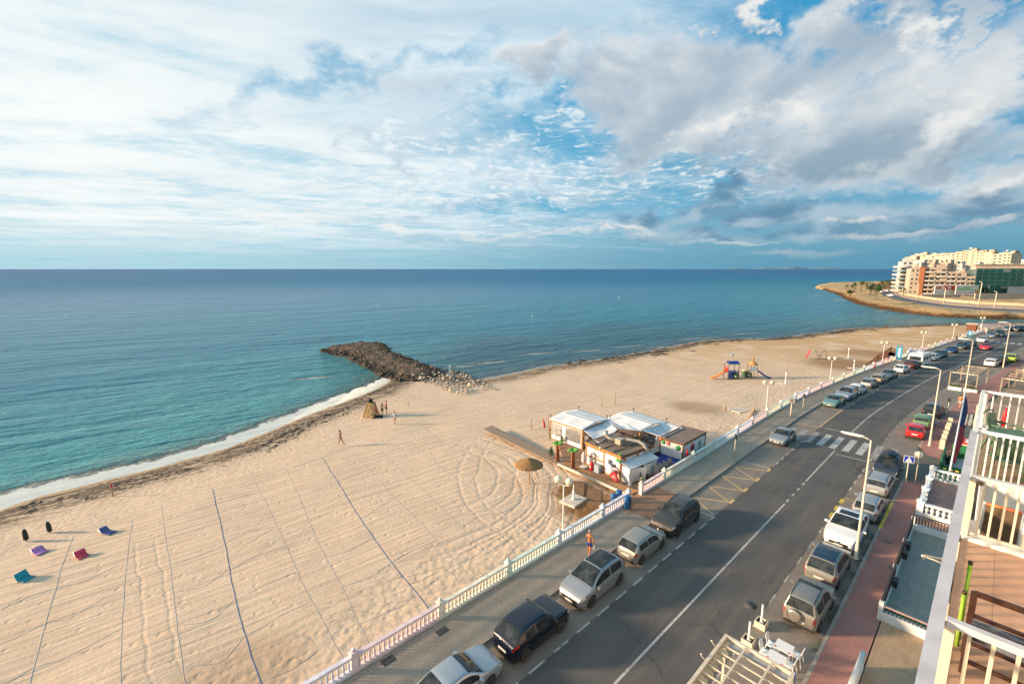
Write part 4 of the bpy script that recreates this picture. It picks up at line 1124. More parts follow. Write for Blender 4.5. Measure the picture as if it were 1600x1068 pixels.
# caravan coupled behind nothing, then the cars beyond it
sc = toR(gp(1452, 573.5))[0]
t = thing('caravan', 'white touring caravan parked among the cars on the beach side', 'caravan', R(sc+.6, OL), RA(sc)+math.pi)
M_CW = pm('caravan_panel', (.76, .74, .70), .45, .08, 2)
q = MB(); prof = [(-2.7, .45), (-2.85, 1.2), (-2.7, 2.1), (-2.35, 2.5), (2.3, 2.55), (2.6, 2.3), (2.9, 1.3), (2.8, .45)]
vs = [(x, y*(1.12 if z < 2.2 else 1.02), z) for y in (-1, 1) for x, z in prof]; n = 8
q.add(vs, [tuple(range(n)), tuple(range(2*n-1, n-1, -1))]+[(i, (i+1) % n, n+(i+1) % n, n+i) for i in range(n)]); q.build('shell', M_CW, t)
q = MB(); q.slab([(2.87, -.85, 1.35), (2.87, .85, 1.35), (2.66, .85, 2.05), (2.66, -.85, 2.05)], .03); q.build('front_window', M_GLASS, t)
q = MB(); q.b2(2.78, 2.93, -1.0, 1.0, .5, .78); q.build('lower_band', M_TRIM, t)
for x0, x1 in ((-2.1, -1.1), (-.4, .7), (1.2, 2.1)):
    for sg in (-1, 1):
        q = MB(); q.b2(x0, x1, sg*1.125-.012, sg*1.125+.012, 1.35, 1.95); q.build('window', M_GLASS, t)
q = MB(); q.b2(-.45, .25, -.35, .35, 2.52, 2.68); q.build('roof_vent', M_CW, t)
q = MB(); q.bar((2.8, 0, .45), (3.7, 0, .42), .1); q.build('drawbar', M_TRIM, t)
for sg in (-1, 1):
    w = inst('wheel', _tyre, t, (-.2, sg*1.0, .325), 0 if sg > 0 else math.pi); inst('rim', _rim5, w)
q = MB(); q.b2(-2.5, 2.6, -.95, .95, .28, .46); q.build('chassis', M_TRIM, t)
row = [('hatch', 'white', 1466, 563, 0, 'small white car half hidden behind the white caravan'), ('wagon', 'dteal', 1477, 558.5, 1, 'dark green grey estate two places beyond the caravan'),
       ('hatch', 'blue', 1492, 551.5, 1, 'blue hatchback three places beyond the caravan'), ('suv', 'dteal', 1507, 545, 1, 'dark teal off-roader beyond the blue hatchback'), ('wagon', 'dgrey', 1519, 540.5, 0, 'dark grey estate last before the far zebra crossing')]
for ty, c, u, v, back, lb in row:
    s = toR(gp(u, v))[0]; car(ty, PT[c], R(s, OL), RA(s)+(math.pi if back else 0), lb, small=True, group=GLF)
s = toR(gp(1535, 534.5))[0]; car('hatch', PT['white'], R(s, OL-.3), RA(s)+math.pi, 'white car at the kerb side end of the far zebra crossing', small=True)
s = toR(gp(1540, 545.5))[0]; car('sedan', PT['red'], R(s, toR(gp(1540, 545.5))[1]), RA(s)+math.pi, 'red saloon driving in the middle of the road before the far crossing', small=True, name='driving_car')
for ty, c, u, v, da, lb in (('sedan', 'lsilver', 1547, 527, 3.3, 'pale silver saloon just beyond the far zebra crossing'), ('suv', 'dteal', 1560, 524.5, 3.5, 'dark blue off-roader beside the pale silver saloon past the far crossing'),
                         ('sedan', 'grey', 1575, 516.5, 3.0, 'grey saloon with bright windscreen at the far end of the road'), ('suv', 'black', 1591, 517, 2.9, 'black car at the far right end of the road')):
    p = gp(u, v); s = toR(p)[0]; car(ty, PT[c], p, RA(s)+da, lb, small=True)
# right hand side
def rpos(u1, v1, u2, v2, off): return carpos(u1, v1, u2, v2, off)
p, a, s = rpos(1277, 986, 1297, 948, -4.62)
car('rover', PT['champagne'], p, a, 'champagne off-roader with a round spare wheel cover on its back, nearest the white tables', group=GRT, extras=spare(paint('champagne', (.30, .27, .225), .5)))
p, a, s = rpos(1297, 916, 1316, 882, -4.45)
car('mpv', PT['champagne'], p, a, 'champagne people carrier with dark glass roof between the off-roader and the white car', group=GRT, extras=lambda t, T, sf: roof_panel(t, T, sf, .14, .53, 'glass_roof', pm('blue_glass_roof', (.02, .035, .06), .12, spec=.8), 6.8), scale=(.97, .98, 1))
p, a, s = rpos(1346, 862, 1361, 837, -4.35)
def merc(t, T, sf):
    roof_panel(t, T, sf, .36, .50, 'sunroof', None, 7.4)
    q = MB(); q.M = Matrix.Translation((T['L']/2+.03, 0, .60)); q.lathe((0, 0, 0), [(.10, 0), (.10, .012), (.085, .012), (.085, 0)], 14, axis='X')
    for k in range(3):
        an = math.pi/2+2*math.pi*k/3; q.bar((.008, 0, 0), (.008, .09*math.cos(an), .09*math.sin(an)), .018)
    q.build('star_emblem', M_CHROME, t)
car('coupe_suv', PT['white'], p, a+math.pi, 'large white car with sunroof facing the camera behind the street lamp pole', group=GRT, rim=_rim10, extras=merc)
p, a, s = rpos(1368, 817, 1380, 796, -4.75)
car('hatch', paint('pearl', (.38, .37, .36), .4), p, a, 'small pearl grey hatchback with upright red tail lights behind the large white car', group=GRT)
p, a, s = rpos(1386, 776, 1399, 761, -4.6)
car('wagon', paint('pearl', (.38, .37, .36), .4), p, a, 'pale silver estate with low tail lights below the car with the roof box', group=GRT, extras=lambda t, T, sf: rails(t, T, sf, m=M_TRIM))
def roofbox(t, T, sf):
    L = T['L']; q = MB(); n = 10; pr = [(-.25, .30, .02), (-.1, .36, .18), (.5, .42, .24), (1.2, .40, .22), (1.7, .25, .12), (1.8, .1, .03)]
    vs = []; fs = []
    for X, w, h in pr:
        for k in range(n):
            an = math.pi*k/(n-1); vs.append((X-.9, w*math.cos(an), 1.74+h*math.sin(an)))
    for i in range(len(pr)-1):
        for k in range(n): fs.append((i*n+k, i*n+(k+1) % n, (i+1)*n+(k+1) % n, (i+1)*n+k))
    fs += [tuple(range(n)), tuple((len(pr)-1)*n+k for k in range(n))]
    q.add(vs, fs, 0, True); b = q.build('roof_box', pm('roof_box_black', (.018, .018, .02), .35), t)
    for X in (-.7, .35):
        q = MB(); q.bar((X, -.62, 1.72), (X, .62, 1.72), .05); q.build('roof_bar', M_TRIM, t)
p, a, s = rpos(1403, 752, 1415, 735, -4.55)
car('mpv', PT['dgrey'], p, a+math.pi, 'dark grey people carrier carrying a black roof box', group=GRT, extras=roofbox)
p, a, s = rpos(1437, 689, 1449, 677, -5.0)
car('hatch', PT['red'], p, a+.05, 'bright red hatchback parked beyond the side street', group=GRT)
p, a, s = rpos(1450, 672.5, 1459, 663, -5.0)
car('wagon', PT['green'], p, a, 'light green estate between the red car and the black car', group=GRT, scale=(.85, .97, 1))
p, a, s = rpos(1464, 657, 1476, 647, -5.0)
car('suv', PT['black'], p, a, 'black off-roader first of the three cars beyond the side street', group=GRT, scale=(.92, .97, 1))
for ty, c, u, v, lb in (('wagon', 'white', 1549, 576, 'white estate parked past the dark framed pergolas'), ('suv', 'black', 1563, 573, 'black car parked just before the lime green car'), ('mpv', 'lime', 1580, 569, 'lime green car parked on the far right')):
    p = gp(u, v-5); s, o_ = toR(p); car(ty, PT[c], p, RA(s), lb, small=True, group=GRT)
# ------------------------------------------------------------------ rocks of the breakwater
def rock_mesh(name, seed, m, n=13, flat=.62):
    r = random.Random(seed); bm = bmesh.new()
    for i in range(n):
        v = Vector((r.gauss(0, 1), r.gauss(0, 1), r.gauss(0, 1))).normalized()*r.uniform(.75, 1.05)
        bm.verts.new((v.x, v.y*.85, v.z*flat))
    bmesh.ops.convex_hull(bm, input=bm.verts)
    bmesh.ops.delete(bm, geom=[v for v in bm.verts if not v.link_faces], context='VERTS')
    bmesh.ops.recalc_face_normals(bm, faces=bm.faces)
    me = bpy.data.meshes.new(name); bm.to_mesh(me); bm.free(); me.materials.append(m); return me
def rockmat(name, c1, c2, c3):
    m, b = nodemat(name); P = position(); z = separate(P)[2]; n = noise(P, .5, 5, .65); n2 = noise(P, 3., 4, .6)
    col = mixc(sstep(.35, .65, n), c1, c2); col = mixc(sstep(.5, .7, n2)*.5, col, c3)
    col = mixc(sstep(SEA+.9, SEA+.15, z+(n-.5)*.8)*.8, col, (.035, .028, .02))
    plug(col, b, 'Base Color'); b.inputs['Roughness'].default_value = .9; setbump(b, n2, .8, .1); return m
M_RK = rockmat('brown_rock', (.165, .095, .05), (.075, .05, .032), (.23, .14, .075))
M_RK2 = rockmat('tan_rock', (.20, .125, .075), (.13, .085, .05), (.26, .17, .10))
M_LS = rockmat('limestone', (.70, .57, .44), (.60, .48, .36), (.70, .62, .52))
RKD = [rock_mesh('rock', i, M_RK, 13, .8) for i in range(8)]; RKL = [rock_mesh('rock', 20+i, M_LS, 11, .7) for i in range(6)]
def polyrand(poly, n, rnd, mind):
    P = np.array([tuple(p)[:2] for p in poly]); lo, hi = P.min(0), P.max(0); out = []; tries = 0
    while len(out) < n and tries < n*60:
        tries += 1; q = (rnd.uniform(lo[0], hi[0]), rnd.uniform(lo[1], hi[1]))
        if inpoly(np.array([q]), P)[0] and all((q[0]-a[0])**2+(q[1]-a[1])**2 > mind*mind for a in out): out.append(q)
    return out
BWP = [gp(u, v, -1.4) for u, v in ((502, 544), (520, 538), (555, 534), (585, 532), (602, 536), (608, 546), (638, 557), (670, 568), (690, 578), (670, 588), (650, 592), (636, 590), (622, 592), (600, 584), (585, 576), (560, 564), (545, 553), (520, 550))]
BWA = np.array([tuple(p)[:2] for p in BWP])
rnd = random.Random(11)
bw = thing('breakwater', 'dark brown rock breakwater reaching from the beach into the sea', 'breakwater', tuple(BWA.mean(0))+(SEA,))
o0 = bw.location.copy()
xs = np.linspace(BWA[:, 0].min()-3, BWA[:, 0].max()+3, 70); ys = np.linspace(BWA[:, 1].min()-3, BWA[:, 1].max()+3, 60)
def bwz(P):
    d = dseg(P, np.vstack([BWA, BWA[:1]])); ins = inpoly(P, BWA); d = np.where(ins, d, -d)
    return SEA+np.clip((d+.3)/3.2, -1, 1)*.62+(vnoise(P, .7, 3)-.5)*.5
o = gridmesh('core_mound', xs, ys, bwz, lambda P: inpoly(P, BWA) | (dseg(P, np.vstack([BWA, BWA[:1]])) < 2.)); o.data.materials.append(M_RK2); o.parent = bw; o.matrix_parent_inverse = Matrix.Translation(-o0)
pts = polyrand(BWP, 1500, rnd, .66); pts.sort(key=lambda q: q[1])
edge = [(q, float(dseg(np.array([q]), np.vstack([BWA, BWA[:1]]))[0])) for q in pts]
edge.sort(key=lambda e: e[1])
far = MB()
for i, (q, d) in enumerate(edge):
    z = float(bwz(np.array([q]))[0]); sc = rnd.uniform(.35, .85)*(1.05 if d < 2.5 else .62); z -= .15*sc
    if i < 296:
        o = inst('rock', RKD[i % 8], bw, Vector((q[0], q[1], z+.05))-o0, rnd.uniform(0, 6.28), (sc*rnd.uniform(.8, 1.3), sc, sc*rnd.uniform(.8, 1.2)))
        if d > 2: remat(o, M_RK2)
    else:
        me = RKD[i % 8]; a = rnd.uniform(0, 6.28); M = Matrix.Translation(Vector((q[0], q[1], z))-o0) @ Matrix.Rotation(a, 4, 'Z') @ Matrix.Diagonal((sc, sc, sc*.8, 1))
        far.M = M; far.add([v.co for v in me.vertices], [tuple(p.vertices) for p in me.polygons])
o = far.build('small_rocks', M_RK2, bw, fix=False); tag(o, kind='stuff')
# the pale limestone heap at its foot, on the sand
LSP = [sandp(u, v) for u, v in ((630, 587), (650, 574), (672, 571), (700, 578), (728, 586), (752, 597), (776, 607), (772, 610), (745, 611), (718, 618), (698, 611), (668, 599), (645, 594))]
lh = thing('limestone_heap', 'heap of pale limestone blocks where the breakwater meets the sand', 'rock heap', LSP[0]+Vector((6, 0, 0)))
o0 = lh.location.copy()
for i, q in enumerate(polyrand(LSP, 298, rnd, .55)):
    z = float(sand_h([q])[0]); sc = rnd.uniform(.16, .5)
    inst('rock', RKL[i % 6], lh, Vector((q[0], q[1], z+sc*.3+rnd.uniform(0, .35)))-o0, rnd.uniform(0, 6.28), (sc*1.2, sc, sc))
# white marker post on the heap
p = sandp(703, 592); mb = MB(); mb.box((0, 0, 1.2), (.28, .28, 2.6)); mb.box((0, 0, 2.55), (.34, .34, .1))
o = mb.build('marker_post', M_WHITE); o.location = p; tag(o, 'white square marker post standing at the limestone heap', 'post')
# low reef of weed covered rock along the waterline on the right
reef = MB(); rnd = random.Random(5)
line = [gp(u, v, SEA) for u, v in ((880, 566), (930, 562), (985, 554), (1030, 547), (1080, 536), (1150, 531), (1224, 528), (1294, 520), (1372, 512), (1440, 509.5), (1520, 507))]
for i in range(len(line)-1):
    a, b = line[i], line[i+1]; n = int((b-a).length*1.8)
    for k in range(n):
        q = a.lerp(b, rnd.random()); w = rnd.gauss(0, 1); q = q+Vector((.5, -.85, 0))*(abs(w)*2.6-.8)
        sc = rnd.uniform(.35, 1.2); me = RKD[rnd.randrange(8)]
        reef.M = Matrix.Translation(Vector((q.x, q.y, max(SEA, float(sand_h([(q.x, q.y)])[0]))-.05))) @ Matrix.Rotation(rnd.uniform(0, 6), 4, 'Z') @ Matrix.Diagonal((sc*1.7, sc, sc*.32, 1))
        reef.add([v.co for v in me.vertices], [tuple(p.vertices) for p in me.polygons])
o = reef.build('reef_rocks', rockmat('reef_rock', (.10, .065, .04), (.05, .038, .028), (.16, .10, .055)), fix=False); tag(o, 'low dark reef of weedy rock along the far waterline', 'reef', kind='stuff')
# weed heaped by the waves along the open beach
weed = MB(); rnd = random.Random(6)
for i in range(1, 15):
    a, b = Vector((*SHORE_C[i], 0)), Vector((*SHORE_C[i+1], 0)); L = (b-a).length; t = (b-a)/L; nrm = Vector((t.y, -t.x, 0))
    for k in range(int(L*16)):
        s_ = rnd.random(); q = a+t*L*s_; dd = 3.0+1.0*math.sin(q.x*.33)+.7*math.sin(q.x*.9+1)+rnd.gauss(0, .35)+(1.6 if rnd.random() < .25 else 0)
        if mnoise.noise(Vector((q.x*.16, q.y*.16, 3))) < -.12 and rnd.random() < .85: continue
        q = q+nrm*dd; z = float(sand_h([(q.x, q.y)])[0])
        an = math.atan2(t.y, t.x)+rnd.gauss(0, .5); l, w, h = rnd.uniform(.08, .42), rnd.uniform(.03, .12), rnd.uniform(.02, .06)
        weed.M = Matrix.Translation((q.x, q.y, z)) @ Matrix.Rotation(an, 4, 'Z')
        weed.add([(-l, 0, 0), (-l*.4, w, 0), (l*.5, w*.8, 0), (l, 0, 0), (l*.3, -w, 0), (-l*.5, -w*.7, 0), (0, 0, h)], [(i_, (i_+1) % 6, 6) for i_ in range(6)])
o = weed.build('seaweed', pm('dry_seaweed', (.055, .038, .026), .95, .4, 3), fix=False); tag(o, 'line of dark dry seaweed washed up along the waterline', 'seaweed', kind='stuff')

# ------------------------------------------------------------------ ropes pegged over the sand
LONG = [(1, [(115, 837), (98, 882), (86, 922), (70, 978), (46, 1068), (38, 1100)]), (0, [(207, 810), (199, 872), (194, 928), (190, 1000), (189, 1090)]), (0, [(252, 789), (258, 834), (266, 888), (276, 968), (291, 1085)]),
        (2, [(332, 764), (340, 800), (352, 852), (360, 900), (374, 960), (394, 1028), (415, 1088)]), (0, [(394, 746), (414, 782), (436, 828), (461, 884), (480, 927), (495, 952), (515, 990), (540, 1035)]),
        (0, [(446, 730), (473, 788), (482, 812), (505, 862), (534, 914), (552, 955), (577, 1005)]), (2, [(504, 715), (527, 752), (560, 805), (600, 862), (625, 895), (647, 921), (674, 955)]),
        (0, [(549, 705), (580, 735), (615, 775), (650, 810), (685, 847), (720, 885), (745, 905)]), (0, [(586, 695), (640, 746), (692, 795), (732, 835), (785, 885)]), (1, [(630, 684), (670, 715), (722, 754), (762, 785), (805, 817), (850, 850)]),
        (0, [(660, 665), (705, 700), (760, 734), (830, 775), (868, 798)]), (0, [(782, 628), (816, 646), (841, 656), (858, 664)]), (0, [(873, 616), (893, 624), (936, 635), (985, 648)]), (0, [(1000, 606), (1060, 624), (1110, 640), (1145, 652)])]
CROSS = [[(0, 904), (72, 888), (112, 872)], [(0, 953), (44, 932), (96, 916), (136, 906), (184, 882)], [(0, 1006), (44, 986), (80, 969), (108, 966), (160, 934), (196, 924)], [(8, 1068), (52, 1042), (92, 1030), (136, 1010), (188, 982)],
         [(286, 1040), (340, 1036), (360, 1020), (380, 994)], [(280, 976), (320, 972), (344, 958), (364, 938)], [(272, 924), (316, 916), (340, 900), (354, 890)], [(266, 880), (308, 870), (348, 852), (385, 832), (429, 822)], [(260, 842), (340, 816), (417, 792)],
         [(256, 814), (332, 789), (405, 768)], [(360, 890), (400, 868), (445, 854)], [(370, 936), (417, 912), (461, 894)], [(386, 992), (441, 960), (481, 942)], [(417, 1060), (457, 1045), (497, 1016)], [(535, 914), (577, 902), (612, 877), (645, 860)],
         [(567, 971), (610, 954), (635, 940), (646, 927)], [(655, 922), (687, 902), (717, 887)], [(510, 870), (545, 860), (585, 837)], [(615, 877), (645, 860), (682, 845)], [(567, 810), (605, 785), (628, 770)], [(690, 792), (717, 780), (745, 775), (787, 749)],
         [(722, 825), (750, 806), (785, 800), (825, 774)], [(762, 862), (792, 845), (827, 832), (870, 800)], [(670, 712), (705, 700), (720, 687)], [(458, 730), (500, 716), (540, 700), (600, 690)], [(480, 770), (520, 756), (560, 738), (592, 728)],
         [(820, 641), (870, 634), (930, 624), (1000, 616)], [(1005, 668), (1060, 648), (1110, 642), (1180, 634)], [(1140, 690), (1160, 672), (1175, 662)], [(205, 862), (250, 850), (256, 846)]]
rg = thing('rope_grid', 'grid of thin blue grey ropes pegged out over the raked sand', 'ropes', sandp(400, 900)); o0 = rg.location.copy()
M_ROPE = pm('blue_grey_rope', (.27, .295, .34), .9, .2, 3); M_ROPEB = pm('blue_rope', (.09, .13, .26), .8, .3, 2); M_ROPEW = pm('worn_rope', (.29, .33, .38), .9, .2, 3)
def rope(px, r, m):
    cp = [sandp(*q) for q in px]; pts = []
    for i in range(len(cp)-1):
        n = max(2, int((cp[i+1]-cp[i]).length/.6))
        p0, p1, p2, p3 = cp[max(i-1, 0)], cp[i], cp[i+1], cp[min(i+2, len(cp)-1)]
        for k in range(n):
            t = k/n; pts.append(.5*((2*p1)+(p2-p0)*t+(2*p0-5*p1+4*p2-p3)*t*t+(3*p1-p0-3*p2+p3)*t**3))
    pts.append(cp[-1]); A = np.array([(p.x, p.y) for p in pts]); Z = sand_z(A); out = []
    for i, p in enumerate(pts):
        w = .03*mnoise.noise(Vector((p.x*.9, p.y*.9, r*100))); out.append(Vector((p.x+w, p.y+w, Z[i]+r*.25))-o0)
    mb = MB(); mb.tube(out, r, 4, smooth=True, flat=.6); return mb.build('rope', m, rg)
for k, px in LONG: rope(px, (.014, .018, .026)[k], (M_ROPE, M_ROPEW, M_ROPEB)[k])
for px in CROSS: rope(px, .014, M_ROPE)

# ------------------------------------------------------------------ beach things
M_STICK = pm('pine_stick', (.45, .28, .15), .8, .25, 5)
for u, v, h, lb in ((176.5, 775, 1.15, 'short wooden stake with a red tip standing near the waterline on the left'), (830, 672, 1.5, 'wooden stake left of the small red flag'), (940, 635, 1.6, 'wooden stake behind the white canopies, the left one of two'), (961, 631, 1.7, 'wooden stake behind the white canopies, the right one of two'), (638, 634, .8, 'low wooden stake right of the lifeguard stand'), (857, 668, 1.9, 'tall thin stake beside the small red flag')):
    p = sandp(u, v); t = thing('wooden_stake', lb, 'stake', p)
    mb = MB(); mb.lathe((0, 0, -.2), [(.045, 0), (.045, h), (.04, h+.2), (.01, h+.23)], 6); mb.build('shaft', M_STICK, t)
    if u < 200: mb = MB(); mb.lathe((0, 0, h-.3), [(.06, 0), (.06, .34), (.02, .36)], 6); mb.build('red_tip', pm('red_cloth', (.55, .03, .02), .8), t)
p = sandp(850, 672); t = thing('red_flag', 'small furled red flag leaning in the sand beside the marquee', 'flag', p)
mb = MB(); mb.tube([(0, 0, 0), (-.12, 0, 1.5)], .02, 6); mb.build('pole', M_STICK, t)
mb = MB(); mb.tube([(-.10, 0, 1.45), (-.04, 0, 1.1), (.03, 0, .7), (.10, 0, .35)], [.03, .10, .12, .13], 7); mb.build('cloth', pm('red_cloth', (.55, .03, .02), .8), t)
def towel(name, u, v, w, d, rot, col, lb, cat, back=.42):
    p = sandp(u, v); t = thing(name, lb, cat, p, rot); m = pm('fabric_'+name+str(u), col, .85, .12, 4)
    fr = pm('alu_frame', (.55, .55, .53), .4, metal=.7)
    mb = MB()   # reclining beach mat with raised back
    mb.grid(lambda a, b: (-w/2+w*a, -d*.5+d*.62*b, .09-.03*math.sin(b*3.1)), 3, 5); o = mb.build('seat', m, t); so = o.modifiers.new('s', 'SOLIDIFY'); so.thickness = .03
    mb = MB(); mb.grid(lambda a, b: (-w/2+w*a, d*.13+d*.30*b, .09+back*b), 3, 4); o = mb.build('backrest', m, t); so = o.modifiers.new('s', 'SOLIDIFY'); so.thickness = .03
    for sg in (-1, 1):
        mb = MB(); mb.tube([(sg*w/2, -d*.5, .02), (sg*w/2, -d*.5, .12), (sg*w/2, d*.12, .10), (sg*w/2, d*.44, .10+back)], .016, 6); mb.build('frame', fr, t)
        mb = MB(); mb.tube([(sg*w/2, d*.12, .10), (sg*w/2, d*.38, .0)], .014, 6); mb.build('leg', fr, t)
towel('beach_chair', 39, 905, .66, .72, 1.45, (.015, .32, .38), 'low teal beach chair, nearest to the camera of the four', 'beach chair')
towel('beach_chair', 62, 862, .62, .95, 1.15, (.60, .25, .52), 'low purple pink beach chair left of the red one', 'beach chair', .2)
towel('beach_chair', 128, 869, .60, .75, 1.1, (.72, .06, .11), 'low red beach chair right of the purple one', 'beach chair', .3)
towel('beach_chair', 168, 832, .55, 1.1, 1.35, (.10, .12, .30), 'low blue striped beach chair with a white head end', 'beach chair', .3)
def folded_brolly(u, v, h, lb, lean=.05):
    p = sandp(u, v); t = thing('folded_umbrella', lb, 'umbrella', p)
    mb = MB(); mb.lathe((0, 0, 0), [(.03, 0), (.03, h)], 6); mb.build('pole', pm('dark_pole', (.05, .05, .05), .5), t)
    mb = MB(); mb.lathe((0, 0, .12), [(.10, 0), (.15, .04), (.15, .4), (.14, h*.6), (.12, h-.25), (.05, h-.1)], 9); o = mb.build('furled_cover', pm('black_canvas', (.025, .03, .028), .8, .2, 6), t); t.rotation_euler = (0, lean, 0)
folded_brolly(42, 845, .95, 'black furled umbrella nearest the purple beach chair', -.08)
folded_brolly(79, 832, .92, 'black furled umbrella to the right of the other', -.12)

# straw parasol
p = sandp(826, 755); t = thing('straw_parasol', 'round straw parasol on a single post in the sand', 'parasol', p)
mb = MB(); mb.tube([(.05, 0, -.2), (0, 0, 1.0), (0, 0, 2.15)], .055, 8); mb.build('post', M_STICK, t)
M_STRAW, b = nodemat('straw'); P = texco('Object'); x, y, z = separate(P); an = NV.m('ARCTAN2', y, x)
n = noise(combine(an*14., z*2., NV.m('SQRT', x*x+y*y)), 1.5, 4, .6); plug(mixc(sstep(.3, .7, n), (.36, .20, .085), (.20, .105, .04)), b, 'Base Color'); b.inputs['Roughness'].default_value = .95; setbump(b, n, 1., .05)
rnd = random.Random(8); mb = MB()
def straw(a, b_):
    an = a*2*math.pi; r = 1.28*b_; z = 2.38-.55*b_**1.25
    if b_ > .95: r += .06*math.sin(an*23)+.03*math.sin(an*41); z -= .04+.03*math.sin(an*31)
    return (r*math.cos(an), r*math.sin(an), z+.012*math.sin(an*37)*b_)
mb.grid(straw, 72, 8); o = mb.build('thatch', M_STRAW, t); so = o.modifiers.new('s', 'SOLIDIFY'); so.thickness = .07; so.offset = -1
mb = MB(); mb.lathe((0, 0, 2.33), [(.12, 0), (.08, .10), (.02, .16)], 8); mb.build('cap', M_STRAW, t)
for k in range(8):
    an = k*math.pi/4; mb = MB(); mb.bar((0, 0, 2.26), (1.15*math.cos(an), 1.15*math.sin(an), 1.86), .03); mb.build('rib', M_STICK, t)

# boardwalk
a0, b0 = sandp(755, 678), sandp(768, 672.5); a1, b1 = gp(984, 776, -.12), gp(1000, 769, -.05)
t = thing('boardwalk', 'long plank boardwalk from the entrance gap out over the sand', 'boardwalk', a0); o0 = a0.copy()
M_PLG = pm('grey_plank', (.33, .235, .165), .85, .3, 3); M_PLO = pm('warm_plank', (.46, .235, .095), .8, .25, 3)
L = (a1-a0).length; n = 118; pm_ = {}
for i in range(n):
    f = (i+.5)/n; a = a0.lerp(a1, f); b_ = b0.lerp(b1, f)
    sa = float(sand_h([(a.x, a.y)])[0]); zz = max(sa, -.5)+.13 if f < .8 else -.33+.42*(f-.8)/.2
    c = (a+b_)/2; w = (b_-a).length; an = math.atan2((b_-a).y, (b_-a).x)
    if 'p' not in pm_:
        q = MB(); q.box((0, 0, 0), (1., L/n*.90, .045)); me = q.mesh('plank'); me.materials.append(M_PLG); pm_['p'] = me
    o = inst('plank', pm_['p'], t, Vector((c.x, c.y, zz+.006*((i*7) % 3)))-o0, an, (w*1.02, 1, 1))
    if f > .60: remat(o, M_PLO); 
for sgn, (p0, p1) in (('l', (a0, a1)), ('r', (b0, b1))):
    mb = MB(); c0 = a0.lerp(a1, .6) if sgn == 'l' else b0.lerp(b1, .62); 
    q0 = Vector((c0.x, c0.y, -.26)); q1 = Vector((p1.x, p1.y, -.05))
    if sgn == 'l': mb.bar(q0-o0, q1-o0+Vector((0, 0, .06)), .16, .20); mb.build('concrete_edge', pm('pale_concrete', (.62, .52, .42), .85, .15, 3), t)
# sand coloured tiled terrace of the beach bar
tp = [sandp(u, v) for u, v in ((868, 684), (880, 722), (903, 738), (992, 774), (1006, 768), (1100, 702), (1078, 688), (1040, 680), (990, 668), (930, 664), (895, 672))]
M_DECK = paving_mat('terrace_tiles', (.33, .20, .13), (.27, .165, .11), (.17, .11, .075), 1.1, A43, 2.)
mb = MB(); mb.prism([(q.x, q.y) for q in tp], -.9, -.40); tag(mb.build('bar_terrace', M_DECK), kind='structure')
ZD = -.40
# foot shower on its plinth
p = gp(896, 781, -.45); t = thing('beach_shower', 'white foot shower on a square pale plinth by the boardwalk', 'shower', (p.x, p.y, -.62), A43+.08)
mb = MB(); mb.b2(-.95, .95, -.75, .75, 0, .22); mb.b2(-.9, .9, -.7, .7, .22, .26); mb.build('plinth', pm('pale_concrete', (.62, .52, .42), .85, .15, 3), t)
mb = MB(); mb.lathe((0, 0, .26), [(.16, 0), (.16, .12), (.10, .16), (.07, .5), (.11, .56), (.13, .66), (.08, .74), (.05, .8), (.045, 1.15), (.03, 1.3)], 10); mb.build('column', M_WHITE, t)
for k in range(3):
    an = k*2.1; mb = MB(); mb.tube([(0, 0, .75), (.16*math.cos(an), .16*math.sin(an), .78), (.2*math.cos(an), .2*math.sin(an), .72)], .02, 6); mb.build('tap', M_CHROME, t)
# low wooden duckboards at the shower
for k, (u, v, w, d) in enumerate(((903, 762, 2.6, 1.1), (928, 776, 2.8, 1.2))):
    p = gp(u, v, -.5); t = thing('duckboard', ('left' if k == 0 else 'right')+' low brown duckboard beside the white foot shower', 'duckboard', (p.x, p.y, -.52), A43+.62)
    for i in range(12):
        mb = MB(); mb.b2(-w/2+i*w/12, -w/2+(i+.86)*w/12, -d/2, d/2, 0, .05); mb.build('slat', pm('wet_wood', (.26, .14, .07), .8, .2, 3), t)
# bins
def bin_(u, v, z, lb, sc=1.):
    p = gp(u, v, z); t = thing('litter_bin', lb, 'bin', (p.x, p.y, z), 0, 'blue litter bins at the entrance gap')
    M_BB = pm('blue_plastic', (.012, .11, .30), .4, .1, 5)
    mb = MB(); mb.lathe((0, 0, .12), [(.19*sc, 0), (.22*sc, .05), (.24*sc, .8), (.25*sc, .86)], 12); mb.build('drum', M_BB, t)
    mb = MB(); mb.lathe((0, 0, .98), [(.26*sc, 0), (.26*sc, .06), (.20*sc, .13), (.06, .17)], 12); mb.build('lid', M_BB, t)
    mb = MB(); mb.tube([(.27*sc, 0, 0), (.27*sc, 0, 1.1)], .03, 6); mb.build('post', M_TRIM, t)
bin_(979.5, 796, .12, 'blue litter bin on the promenade side of the balustrade end')
bin_(966, 786, -.3, 'blue litter bin behind the balusters nearest the gap')
bin_(958, 792, -.4, 'blue litter bin behind the balusters farther from the gap', .9)
# yellow crates of flowers seen through the balusters
for k, (u, v) in enumerate(((943, 800), (934, 808))):
    p = gp(u, v, -.4); t = thing('yellow_crate', 'yellow crate behind the white balusters, '+('nearer to' if k == 0 else 'farther from')+' the blue bins', 'crate', (p.x, p.y, -.45), A43)
    M_YC = pm('yellow_plastic', (.62, .40, .03), .5, .1, 5)
    for (x0, x1, y0, y1) in ((-.35, .35, -.25, -.22), (-.35, .35, .22, .25), (-.35, -.32, -.22, .22), (.32, .35, -.22, .22)):
        mb = MB(); mb.b2(x0, x1, y0, y1, 0, .35); mb.build('side_panel', M_YC, t)
    mb = MB(); mb.b2(-.32, .32, -.22, .22, 0, .03); mb.build('base', M_YC, t)

